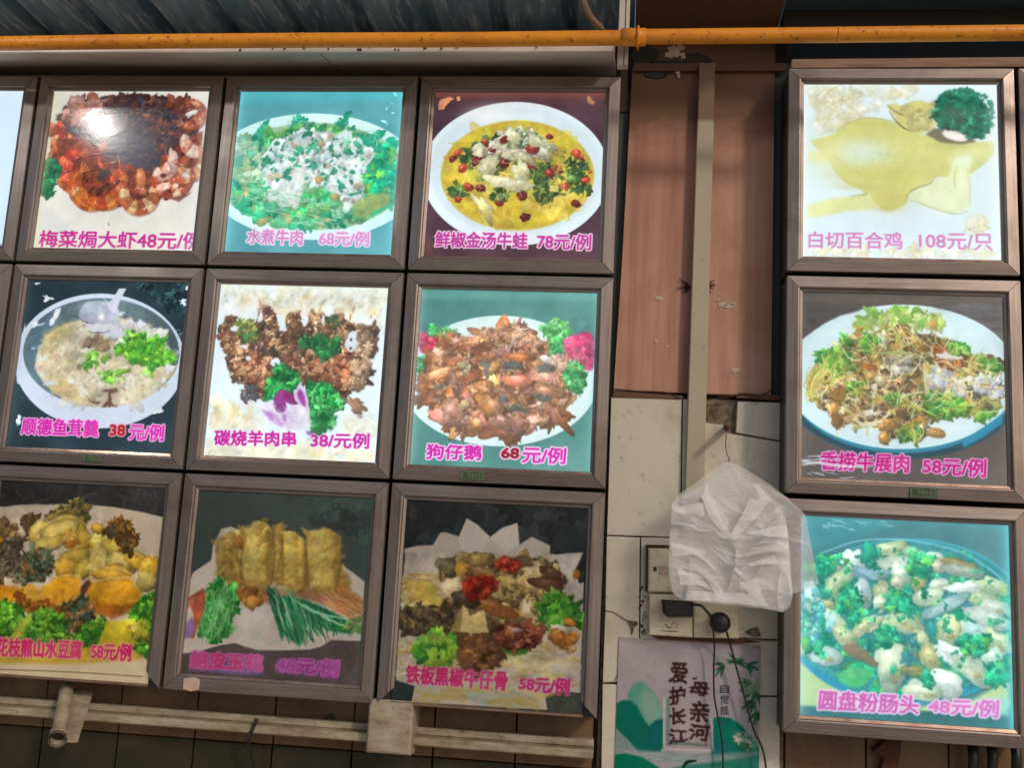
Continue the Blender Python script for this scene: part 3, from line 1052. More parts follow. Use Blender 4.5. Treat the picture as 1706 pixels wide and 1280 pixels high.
# cream trunking down the pillar, with knock-out marks
tr = empty('cable_trunking', (1.56, 0.08, ZF - 0.4))
tag(tr, 'straight cream cable trunking down the middle of the pink pillar board', 'trunking')
top, bot = (at(1165, 104, 0.07), at(1192, 104, 0.07)), (at(1138.5, 905, 0.07), at(1170.5, 905, 0.07))
vs = []
for (l_, r__) in ((top[0], top[1]), (bot[0], bot[1])):
    vs += [(l_[0], 0.0995, l_[2]), (l_[0], 0.073, l_[2]), (l_[0] + .002, 0.071, l_[2]), (r__[0] - .002, 0.071, r__[2]), (r__[0], 0.073, r__[2]), (r__[0], 0.0995, r__[2])]
fs = [(i, i + 1, i + 7, i + 6) for i in range(5)] + [(5, 4, 3, 2, 1, 0), (6, 7, 8, 9, 10, 11), (0, 6, 11, 5)]
vs = [(v[0], v[1] if v[2] > 99 else v[1], v[2]) for v in vs]
MB().add(vs, fs).build('trunking_cover', TRUNK, tr)

# thin wires under the board
tag(MB().tube(spline([at(1020, 648, .095), at(1060, 652, .09), at(1105, 654, .088), at(1132, 664, .085)], 5), 0.0014, 6).build('wire', BLACK), 'thin black wire along the bottom edge of the pink board', 'wire')
tag(MB().tube(spline([at(1172, 667, .09), at(1210, 662, .085), at(1240, 656, .083), at(1262, 660, .085), at(1290, 648, .09)], 5), 0.0014, 6).build('wire', CORD), 'thin red wire at the bottom right edge of the pink board', 'wire')
# strip lying over the board foot
MB().slab(pts([(1230, 655), (1302, 660), (1302, 668), (1226, 663)], .09), 0.086, 0.099, .001).build('timber_sliver', BROWN, col)
MB().slab(pts([(1022, 652), (1138, 660), (1138, 665), (1020, 662)], .09), 0.086, 0.099, .001).build('timber_sliver', BROWN, col)

# timber rail over the right signs
tag(MB().slab(pts([(1319, 99), (1720, 95), (1725, 111), (1318, 113)], 0.01), 0.008, 0.11, 0.001).build('timber_rail', TIMBER), 'weathered timber rail lying on top of the right hand signs', 'rail')

# hook, bag cord
hk = empty('nail_hook', tuple(at(1211, 712, 0.085)))
tag(hk, 'rusty nail hook in a crumbled hole holding up the plastic bags', 'hook')
MB().tube([at(1211, 712, .098), at(1211, 713, .0)], 0.0065, 9).build('nail', RUST, hk, True)
P = spline([at(1211, 710, .003), at(1209, 742, -.004), at(1212, 758, -.006), at(1215, 764, -.006), at(1213, 770, -.006), at(1209, 768, -.006)], 8)
MB().tube(P, 0.0009, 6).build('wire_loop', CORD, hk)

# sockets
SY = 0.089
so1 = empty('light_switch', tuple(at(1110, 950, SY)))
tag(so1, 'old cream wall switch half hidden behind the hanging plastic bags', 'switch')
MB().slab(pts([(1080, 914), (1152, 916), (1152, 989), (1079, 986)], SY), 0.070, SY + .002, 0.003).build('plate', SOCKET, so1)
MB().slab(pts([(1076, 908), (1156, 910), (1156, 914), (1081, 913), (1079, 986), (1075, 986)], SY), 0.076, SY + .002, 0.001).build('rusty_rim', RUST, so1)
MB().slab(pts([(1089, 945), (1094, 945), (1094, 952), (1089, 952)], .068), 0.0675, 0.0705, .0002).build('screw_hole', BLACK, so1)
MB().slab(pts([(1099, 944), (1112, 945), (1112, 958), (1099, 957)], .068), 0.0672, 0.0705, .0003).build('faded_sticker', PEEL, so1)
so2 = empty('power_socket', tuple(at(1140, 1030, SY)))
tag(so2, 'stained cream power socket with a black plug above the mountain poster', 'socket')
MB().slab(pts([(1081, 990), (1152, 992), (1153, 1062), (1080, 1058)], SY), 0.070, SY + .002, 0.003).build('plate', SOCKET, so2)
MB().slab(pts([(1154, 992), (1228, 994), (1229, 1064), (1155, 1062)], SY), 0.070, SY + .002, 0.003).build('plate', SOCKET, so2)
mb = MB()
for s_ in ((1108, 1040, 1114, 1048), (1118, 1042, 1124, 1036), (1100, 1052, 1130, 1053), (1113, 1046, 1119, 1046)):
    a, b = at(s_[0], s_[1], .0695), at(s_[2], s_[3], .0695)
    mb.tube([a, b], 0.0007, 5)
mb.build('socket_slots', BLACK, so2)
MB().slab(pts([(1080, 1058), (1230, 1064), (1268, 1070), (1232, 1073), (1100, 1066)], .086), 0.082, 0.0895, .001).build('rusty_rim', RUST, so2)
pl = empty('power_plug', tuple(at(1135, 1015, .03)))
tag(pl, 'black rectangular charger plugged into the stained socket, under the bags', 'plug')
MB().slab(pts([(1103, 1000), (1153, 1003), (1154, 1029), (1112, 1029), (1105, 1022)], .035), 0.035, 0.0695, 0.004).build('plug_body', BLACK, pl)
MB().tube(spline([at(1152, 1008, .045), at(1168, 1010, .04), at(1178, 1020, .04), at(1188, 1032, .045)], 6), 0.0028, 8).build('plug_cord', BLACK, pl, True)
cl = empty('cable_coil', tuple(at(1200, 1040, .04)))
tag(cl, 'round black plug with two cords hanging down in front of the poster', 'plug')
c0 = at(1200, 1038, .04)
mb = MB()
mb.tube([c0 + np.array([0, .03, 0]), c0 + np.array([0, .018, 0]), c0 + np.array([0, -.002, 0]), c0 + np.array([0, -.008, 0])], [.019, .0205, .0195, .013], 20)
for i in range(5):
    P = [c0 + np.array([.018 * math.cos(t) * random.uniform(.9, 1.1), -.004 + .022 * random.random(), .019 * math.sin(t)]) for t in np.linspace(0, 6.4, 18)]
    mb.tube(P, 0.0022, 6)
mb.build('plug_body', BLACK, cl, True)
MB().tube(spline([at(1188, 1046, .04), at(1190, 1080, .06), at(1189, 1120, .066), at(1190, 1160, .066), at(1196, 1195, .066), at(1203, 1240, .066), at(1206, 1320, .066)], 8), 0.0019, 7).build('cord', BLACK, cl, True)
MB().tube(spline([at(1210, 1052, .04), at(1218, 1080, .055), at(1226, 1110, .06), at(1240, 1160, .062), at(1255, 1215, .062), at(1272, 1255, .06), at(1280, 1320, .06)], 8), 0.0022, 7).build('cord', BLACK, cl, True)
# rust streak is part of the wall: crusted drips
mb = MB()
for i in range(26):
    cx, cy = random.gauss(1072, 5), random.uniform(975, 1062)
    w_ = random.uniform(.8, 2.6)
    mb.slab(pts([(cx + w_ * math.cos(t * 1.05) * random.uniform(.6, 1.2), cy + w_ * 1.2 * math.sin(t * 1.05) * random.uniform(.6, 1.3)) for t in range(6)], .089), 0.0882, 0.0895, .0003)
tag(mb.build('rust_specks', RUST, col), kind='stuff')

# bulb: its reflection shows in the prawn sign
dl = (ROT @ np.array([(165 - 853) / FPX, 1, -(205 - 640) / FPX]))
dl = dl * np.array([1, -1, 1])
lp = at(165, 205, 0.0) + dl * (1.45 / np.linalg.norm(dl))
lampo = empty('hanging_lamp', tuple(lp))
tag(lampo, 'lit white hanging bulb whose glare shows in the prawn sign', 'lamp')
M = Mat('lit_bulb_glass')
M.b.inputs['Emission Color'].default_value = (1.0, 0.96, 0.9, 1)
M.b.inputs['Emission Strength'].default_value = 260
BULB = M.set(srgb((250, 250, 245)), 0.3)
mb = MB()
prof = [(0.001, -.034), (.018, -.029), (.029, -.015), (.032, 0), (.028, .016), (.018, .03), (.014, .04)]
vs, fs = [], []
for i, (r__, z_) in enumerate(prof):
    vs += [(lp[0] + r__ * math.cos(t * math.pi / 10), lp[1] + r__ * math.sin(t * math.pi / 10), lp[2] + z_) for t in range(20)]
for i in range(len(prof) - 1):
    fs += [(i * 20 + k, i * 20 + (k + 1) % 20, (i + 1) * 20 + (k + 1) % 20, (i + 1) * 20 + k) for k in range(20)]
MB().add(vs, fs).build('bulb', BULB, lampo, True)
MB().tube([lp + np.array([0, 0, .04]), lp + np.array([0, 0, .075])], .015, 14).build('lamp_holder', BLACK, lampo)
MB().tube([lp + np.array([0, 0, .075]), lp + np.array([0, 0, .9])], .003, 8).build('flex', BLACK, lampo)
# ------------------------------------------------------------------ illuminated signs
BW, BH, GX, GZ = 0.45, 0.45257, 0.00751, 0.00751
RX, RW, RH, RG, RZ = 1.72741, 0.46896, 0.4571, 0.01007, 0.02013
FW = 0.034


def box_rect(c, r):
    if c < 3:
        x0 = c * (BW + GX)
        z1 = ZF - r * (BH + GZ)
        return x0, x0 + BW, z1 - BH, z1
    x0 = RX + (c - 3) * (RW + 0.008)
    z1 = ZF + RZ - r * (RH + RG)
    return x0, x0 + RW, z1 - RH, z1


def bar(a, b, inward, prof, y0):
    """mitred extrusion from corner a to corner b; profile (d, y) with d measured inward"""
    a, b, inw = np.array(a), np.array(b), np.array(inward)
    t = (b - a) / np.linalg.norm(b - a)
    vs = []
    for end, sgn in ((a, 1), (b, -1)):
        for d, y in prof:
            p = end + inw * d + t * sgn * (d + 0.0006)
            vs.append((p[0], y, p[1]))
    n = len(prof)
    fs = []
    for i in range(n):
        j = (i + 1) % n
        fs.append((i, j, n + j, n + i))
    fs += [tuple(range(n))[::-1], tuple(range(n, 2 * n))]
    return vs, fs


PROF = [(0.0, 0.012), (0.0, -0.0005), (0.0012, -0.0022), (0.0235, -0.0050), (0.0262, -0.0040), (0.0275, -0.0005), (0.0335, 0.0018), (0.034, 0.0035), (0.034, 0.012)]


def make_frame(rect, parent, missing_bottom=False):
    x0, x1, z0, z1 = rect
    # sides top, bottom, left, right; inner lips are separate; the polished bottom one has its catch light put into the colour
    specs = [('T', (x0, z1), (x1, z1), (0, -1)), ('B', (x0, z0), (x1, z0), (0, 1)), ('L', (x0, z0), (x0, z1), (1, 0)), ('R', (x1, z0), (x1, z1), (-1, 0))]
    for s_, a, b, n in specs:
        if s_ == 'B' and missing_bottom:
            MB().box(x0 + 0.028, x1 - 0.028, -0.0015, 0.0035, z0 + 0.002, z0 + 0.0075, 0.0008).build('retaining_strip', LIP, parent)
            continue
        vs, fs = bar(a, b, n, PROF[:6] + [(0.0275, 0.012)], 0)
        MB().add(vs, fs).build('frame_bar', FRAME_H if s_ in 'TB' else FRAME_V, parent)
        vs, fs = bar(a, b, n, [(0.0278, 0.010), (0.0278, -0.0003), (0.0335, 0.0018), (0.034, 0.0035), (0.034, 0.010)], 0)
        MB().add(vs, fs).build('frame_lip', LIP if s_ == 'B' else (FRAME_H if s_ == 'T' else FRAME_V), parent)


def make_sign(c, r, label, print_mat, group, missing_bottom=False):
    rect = box_rect(c, r)
    x0, x1, z0, z1 = rect
    root = empty('menu_light_box', ((x0 + x1) / 2, 0.05, z0))
    tag(root, label, 'sign', group)
    MB().box(x0 + .0015, x1 - .0015, 0.0125, 0.110, z0 + .0015, z1 - .0015).build('housing', HOUSE, root)
    sheet('print_panel', inner_rect(rect, missing_bottom), 0.0065, print_mat, root)
    make_frame(rect, root, missing_bottom)
    return root


def inner_rect(rect, missing_bottom=False):
    x0, x1, z0, z1 = rect
    return (x0 + .030, x1 - .030, z0 + (.004 if missing_bottom else .030), z1 - .030)


YP = 0.0065


def newpic(c, r, crop, seed, mb=False):
    rc = inner_rect(box_rect(c, r), mb)
    return Pic(rc, YP, crop, 720, seed, int(720 * (rc[3] - rc[2]) / (rc[1] - rc[0])))


def sticker(px, py, w, h, Y, parent, seed):
    """small faded green maker's label: illegible rows of marks"""
    rg = np.random.default_rng(seed)
    a = at(px, py, Y)
    b = at(px + w, py + h, Y)
    n, m_ = 200, int(200 * abs(a[2] - b[2]) / abs(b[0] - a[0]))
    A = np.ones((m_, n, 3), np.float32) * C(96, 112, 90)
    A += (F_FINE[:m_, :n, None] - 0.5) * 40
    for row in (0.25, 0.70):
        for k_ in range(4):
            xx = int(n * (0.40 + k_ * 0.145))
            yy = int(m_ * row)
            for q in range(7):
                ax, ay = rg.integers(-9, 9), rg.integers(-7, 7)
                A[yy + ay:yy + ay + 3, xx + min(ax, 0) - 2:xx + max(ax, 4)] = C(44, 66, 50)
    A[int(m_ * .2):int(m_ * .85), int(n * .08):int(n * .3)] = C(74, 96, 72)
    sheet('maker_sticker', (a[0], b[0], b[2], a[2]), Y, print_material('maker_sticker', blur(A, 1.2), 0, 0.8, 0.1, 0.3), parent)
MAG, HALO = (186, 62, 152), (246, 214, 240)
WHT = (236, 250, 252)


def ring(cx, cy, rx, ry, n=40, a0=0, a1=360):
    return [(cx + rx * math.cos(math.radians(t)), cy + ry * math.sin(math.radians(t))) for t in np.linspace(a0, a1, n, endpoint=False)]


def prawn(p, x, y, L, w, a, cols, curl=1.0):
    """curled prawn: tapering crescent body, shell segments with dark joints, wet highlights, tail fan"""
    T = np.linspace(0, 1, 26)
    th = np.radians(a + curl * 190 * (T - 0.5))
    wid = w * (0.28 + 0.72 * np.sin(np.pi * np.clip(T * 0.86 + 0.1, 0, 1)) ** 0.7)
    cx, cy = x + L * np.cos(th), y + L * np.sin(th)
    nx, ny = np.cos(th), np.sin(th)
    out = np.stack([cx + nx * wid * .55, cy + ny * wid * .55], 1)
    inn = np.stack([cx - nx * wid * .55, cy - ny * wid * .55], 1)
    p.poly(np.concatenate([out + 6, (inn + 8)[::-1]]), (50, 22, 16), 5, .5)
    p.poly(np.concatenate([out, inn[::-1]]), cols[0], 1.5, 1, .28, rough=1.2)
    n = 7
    for s_ in range(n):
        i0, i1 = int(25 * s_ / n), int(25 * (s_ + 1) / n)
        q = np.concatenate([out[i0:i1 + 1], inn[i0:i1 + 1][::-1]])
        c = C(*cols[s_ % len(cols)]) * p.r.uniform(.85, 1.15)
        p.poly(q, c, 3, .75, .3)
        mo = np.stack([cx[i0:i1 + 1] + nx[i0:i1 + 1] * wid[i0:i1 + 1] * .22, cy[i0:i1 + 1] + ny[i0:i1 + 1] * wid[i0:i1 + 1] * .22], 1)
        if len(mo) > 2: p.line(mo, w * .2, np.clip(c * 1.5, 0, 255), alpha=.55, feather=2)
        p.line([out[i1], [cx[i1], cy[i1]], inn[i1]], 6, (110, 40, 22), alpha=.75)
        p.line([out[i1] * .97 + inn[i1] * .03 + 3, [cx[i1] + 4, cy[i1] + 3], inn[i1] + 3], 4, (244, 206, 170), alpha=.5)
    p.line(inn[2:-2], w * .22, (120, 44, 26), alpha=.5, feather=3)
    for k in range(4):
        q = out[-1] * .5 + inn[-1] * .5
        aa = th[-1] + np.pi / 2 + (k - 1.5) * .35
        p.line([q, q + np.array([np.cos(aa), np.sin(aa)]) * w * .7], w * .2, cols[1 % len(cols)], alpha=.9)
    for k in range(9):
        t = p.r.integers(2, 23)
        p.blob(cx[t] + p.r.normal(0, w * .16), cy[t] + p.r.normal(0, w * .16), p.r.uniform(4, 10), p.r.uniform(2, 5), p.r.uniform(0, 180), C(250, 226, 200), shadow=0, irr=.4, hl=0, edge=0, alpha=.8)


def paint_prawns():
    p = newpic(0, 0, (0, 100, 3.555), 101)
    p.bg((236, 236, 230), (222, 232, 236))
    p.ell(880, 560, 720, 560, (238, 236, 228), feather=8)
    # dark heap of preserved greens
    p.poly([(330, 330), (420, 250), (560, 215), (780, 195), (1000, 215), (1160, 245), (1215, 300), (1180, 420), (1120, 560), (1000, 640), (930, 740), (880, 740), (800, 660), (620, 640), (420, 560), (380, 460)], (74, 44, 42), 3, 1, .35, rough=5)
    p.pile([(400, 300), (560, 225), (1000, 225), (1120, 330), (1060, 480), (940, 720), (880, 700), (760, 610), (560, 560), (420, 440)], 700, (7, 24), [(78, 50, 54), (60, 44, 56), (110, 62, 52), (88, 64, 70), (50, 48, 66), (130, 74, 54)], irr=.35, shadow=.35, hl=.25)
    p.strands([(400, 280), (560, 225), (1080, 235), (1150, 400), (940, 700), (760, 610), (420, 440)], 170, (20, 60), 5, [(150, 90, 66), (44, 34, 44), (120, 84, 84), (168, 120, 92)], .3, .6)
    p.poly([(640, 420), (900, 450), (940, 600), (900, 730), (870, 690), (760, 620), (640, 560)], (56, 62, 84), 14, .55, .2)
    p.glow(560, 430, 260, 130, (110, 120, 140), .45)
    red = [(188, 70, 40), (206, 96, 46), (170, 52, 34), (214, 122, 66)]
    # upper left shrimps under the glare
    p.pile([(340, 330), (460, 240), (640, 220), (560, 330), (400, 400)], 26, (22, 46), [(170, 104, 90), (140, 76, 66), (196, 144, 134)], irr=.2, tex=.25)
    p.pile([(300, 370), (360, 350), (380, 420), (320, 430)], 6, (22, 36), [(196, 70, 56), (180, 60, 44)], spec=.3)
    # left cluster
    for x_, y_, L_, w_, a_ in ((400, 520, 62, 52, 200), (350, 560, 40, 42, 120), (440, 640, 60, 50, 170), (420, 700, 50, 44, 100)):
        prawn(p, x_, y_, L_, w_ * 1.4, a_, [(190, 62, 40), (208, 92, 60), (222, 120, 70), (170, 44, 34)])
    p.pile([(320, 460), (460, 450), (480, 600), (330, 600)], 16, (16, 40), [(186, 66, 44), (214, 112, 78), (150, 46, 34)], spec=.35, tex=.3)
    p.pile([(370, 620), (600, 600), (640, 720), (460, 760), (360, 740)], 22, (18, 44), [(196, 72, 50), (216, 130, 72), (170, 58, 36)], spec=.35, tex=.3)
    p.blob(590, 520, 52, 28, -50, C(206, 132, 112), spec=.6, tex=.3)
    p.blob(560, 560, 40, 26, -40, C(186, 60, 44), spec=.3)
    for pp_ in ([(590, 640), (650, 608), (700, 600)], [(600, 655), (660, 628), (705, 615)], [(700, 570), (706, 610), (700, 650)]):
        p.line(pp_, 12, (224, 168, 130))
    OR = [(204, 100, 40), (222, 136, 62), (190, 80, 32)]
    PK = [(214, 156, 100), (184, 86, 46), (226, 182, 132), (160, 62, 36)]
    p.poly([(330, 470), (520, 460), (640, 600), (760, 620), (860, 650), (940, 700), (950, 620), (1060, 480), (1200, 420), (1190, 680), (1090, 800), (960, 820), (880, 900), (780, 880), (690, 850), (600, 890), (500, 860), (440, 760), (360, 730)], (150, 62, 36), 5, 1, .4, rough=4)
    p.pile([(440, 640), (640, 620), (900, 700), (1060, 520), (1190, 480), (1160, 700), (960, 810), (820, 860), (520, 850)], 170, (12, 40), [(130, 52, 32), (110, 42, 28), (150, 66, 38), (90, 36, 28)], asp=(.25, .5), irr=.3, tex=.35, spec=.08)
    prawn(p, 470, 640, 84, 84, 190, [(186, 58, 40), (206, 90, 58), (168, 44, 32)], .8)
    p.poly([(585, 660), (660, 640), (640, 680), (600, 720), (580, 700)], (66, 54, 50), 2)
    prawn(p, 560, 740, 112, 92, 140, OR, .85)
    prawn(p, 600, 730, 120, 88, 45, [(196, 84, 34), (220, 120, 52), (176, 62, 30)], .9)
    prawn(p, 740, 690, 70, 62, 100, [(180, 66, 40), (204, 100, 60), (150, 50, 32)], .9)
    prawn(p, 820, 790, 84, 86, 85, PK, 1.2)
    p.pile([(760, 730), (840, 680), (870, 760), (820, 800)], 20, (12, 30), [(140, 56, 36), (190, 110, 70), (120, 50, 34)], spec=.3)
    p.blob(835, 700, 30, 60, -12, C(206, 120, 66), spec=.3)
    prawn(p, 1020, 690, 86, 84, 110, [(196, 116, 84), (152, 56, 38), (224, 178, 150), (132, 44, 30)], 1.1)
    p.pile([(960, 600), (1090, 560), (1110, 720), (1040, 780), (970, 760)], 26, (16, 40), [(150, 54, 38), (228, 180, 156), (190, 90, 60)], spec=.4)
    p.blob(1025, 600, 30, 82, 165, C(232, 200, 184), spec=.4)
    prawn(p, 1130, 600, 76, 76, 60, [(214, 140, 96), (170, 74, 46), (236, 206, 184)], 1.0)
    prawn(p, 1165, 470, 70, 74, 120, [(222, 186, 166), (156, 66, 46), (206, 150, 122)], .9)
    prawn(p, 1120, 320, 66, 74, 10, [(176, 80, 52), (206, 120, 80), (140, 58, 40)], 1.1)
    p.blob(1130, 310, 30, 26, 0, C(240, 230, 224), irr=.3)
    p.pile([(1000, 220), (1130, 240), (1110, 290), (1010, 270)], 18, (16, 34), [(150, 74, 50), (120, 60, 44)], spec=.2)
    p.poly([(1000, 820), (1140, 780), (1060, 840)], (120, 70, 50), 2, .8)
    # parsley left edge
    p.leafy([(250, 600), (330, 590), (370, 650), (330, 720), (300, 800), (240, 810)], 90, (9, 20), [(18, 116, 76), (10, 92, 62), (38, 140, 92)], (12, 88, 60))
    p.poly([(640, 955), (650, 975), (640, 985)], (150, 150, 150), 1)
    p.melt([(300, 200), (1215, 200), (1215, 850), (860, 990), (500, 940), (240, 830), (240, 560)], 2.2, 0.85, .08)
    p.veil((120, 110, 116), .08)
    p.text('梅菜焗大虾48元/例', [(240, 1010), (1195, 1022), (1188, 1122), (228, 1106)], (196, 40, 140), (240, 200, 226), 5, 2.4, soft=.6)
    return p.finish(.8, 5, [('L', (244, 226, 160), .5, .04), ('B', (250, 240, 190), .3, .05), ('R', (236, 250, 255), .5, .05)])


def paint_poached_beef():
    p = newpic(1, 0, (350, 100, 3.555), 102)
    p.bg((78, 142, 156), (92, 156, 166))
    p.poly([(150, 180), (1140, 180), (1140, 240), (150, 260)], (70, 168, 180), 20, .7)
    p.ell(610, 690, 640, 375, (214, 244, 242), feather=2, tex=.02)
    p.ell(610, 690, 560, 320, (150, 178, 132), feather=3, tex=.1)
    R_ = ring(610, 700, 520, 290)
    p.pile(R_, 420, (14, 46), [(130, 168, 110), (168, 170, 104), (94, 176, 120), (150, 190, 150), (176, 160, 100)], irr=.3, tex=.25, hl=.1, edge=.1, shadow=.12)
    p.leafy(ring(610, 700, 530, 300), 420, (10, 28), [(28, 160, 106), (54, 178, 116), (20, 132, 86), (90, 190, 110)], hl=.2, shadow=.2)
    # lettuce tips
    for x_, y_, a_, s_ in ((300, 420, -60, 66), (500, 370, -80, 56), (540, 370, -50, 50), (780, 380, -70, 74), (800, 430, -40, 60), (960, 460, -30, 76), (1060, 500, -20, 70), (850, 470, -60, 60), (1000, 520, 10, 60)):
        p.blob(x_, y_, s_, s_ * .45, a_, C(24, 140, 104), irr=.3, tex=.35, shadow=.25)
        p.strands([(x_ - 40, y_ - 40), (x_ + 40, y_ - 40), (x_ + 40, y_ + 40), (x_ - 40, y_ + 40)], 10, (30, 70), 5, [(140, 214, 180)], .2, .7)
    p.leafy([(330, 420), (560, 390), (760, 400), (880, 500), (760, 520), (500, 450), (330, 470)], 120, (10, 30), [(70, 150, 66), (96, 166, 70), (46, 130, 70)])
    # white minced garlic mound
    wh = [(214, 224, 226), (222, 232, 236), (208, 218, 218), (220, 220, 216)]
    M1 = [(390, 490), (560, 430), (800, 450), (950, 540), (1000, 620), (930, 680), (900, 800), (820, 860), (720, 780), (600, 700), (460, 700), (360, 720), (280, 640), (340, 560)]
    p.poly(M1, (212, 222, 222), 8, .9, .06, rough=4)
    p.pile(M1, 480, (12, 38), wh, irr=.35, tex=.12, hl=.12, edge=.14, shadow=.14)
    p.pile([(380, 720), (520, 740), (560, 820), (440, 870), (360, 800)], 60, (14, 34), wh, irr=.3, tex=.1, hl=.12, edge=.14, shadow=.14)
    p.pile(M1, 46, (6, 18), [(206, 178, 140), (196, 150, 120), (200, 140, 116), (216, 196, 170)], irr=.3, hl=.15, shadow=.1, alpha=.7)
    p.leafy(M1, 100, (6, 20), [(44, 140, 100), (60, 160, 116), (36, 120, 86)])
    p.leafy([(900, 640), (1090, 480), (1080, 740), (950, 780)], 150, (9, 26), [(20, 168, 116), (40, 186, 120), (110, 190, 70), (20, 140, 100)])
    p.leafy([(560, 800), (700, 780), (760, 860), (620, 900), (480, 960)], 110, (10, 28), [(30, 160, 90), (60, 180, 110), (110, 180, 90)])
    p.blob(655, 495, 22, 18, 0, C(190, 140, 104))
    p.blob(640, 705, 18, 26, 10, C(206, 150, 96), irr=.4)
    p.blob(740, 810, 30, 16, 10, C(206, 156, 96), irr=.4)
    p.blob(880, 740, 18, 30, -40, C(190, 166, 136), irr=.4)
    # broth lower right
    p.poly([(850, 850), (960, 790), (1070, 780), (1060, 860), (930, 940), (850, 940)], (168, 172, 88), 10, .85, .12)
    p.strands([(200, 700), (760, 850), (860, 940), (600, 990), (300, 900)], 100, (40, 150), 5, [(200, 230, 200), (130, 200, 150), (214, 226, 190)], .12, .7, (-20, 30))
    p.poly([(130, 850), (170, 850), (280, 920), (330, 940), (280, 940), (180, 890)], (40, 170, 110), 2)
    p.poly([(950, 910), (1080, 840), (1080, 860), (960, 930)], (40, 176, 120), 2)
    p.pile(ring(200, 600, 90, 140), 50, (14, 36), [(160, 178, 120), (110, 190, 150), (180, 206, 170)], hl=.1, edge=.1, shadow=.08, irr=.3)
    for x_, y_, s_ in ((1040, 370, 18), (1100, 205, 14), (1045, 288, 7), (1078, 256, 5), (1088, 315, 8), (190, 255, 4)):
        p.blob(x_, y_, s_, s_ * .8, 30, C(150, 236, 246), irr=.5, shadow=0)
    p.melt(ring(610, 690, 575, 335), 4.5, 1.2, .1)
    p.veil((110, 210, 208), .22, .02)
    p.text('水煮牛肉', [(222, 1000), (550, 1008), (545, 1096), (215, 1086)], (196, 120, 180), (232, 212, 236), 10, 2.2, alpha=.9)
    p.text('68元/例', [(650, 1012), (942, 1018), (938, 1102), (645, 1096)], (206, 130, 190), (234, 214, 240), 10, 2.2, alpha=.9)
    return p.finish(1.0, 4, [('L', (150, 244, 250), .55, .03), ('R', (150, 240, 250), .6, .03), ('T', (110, 220, 230), .25, .05)])


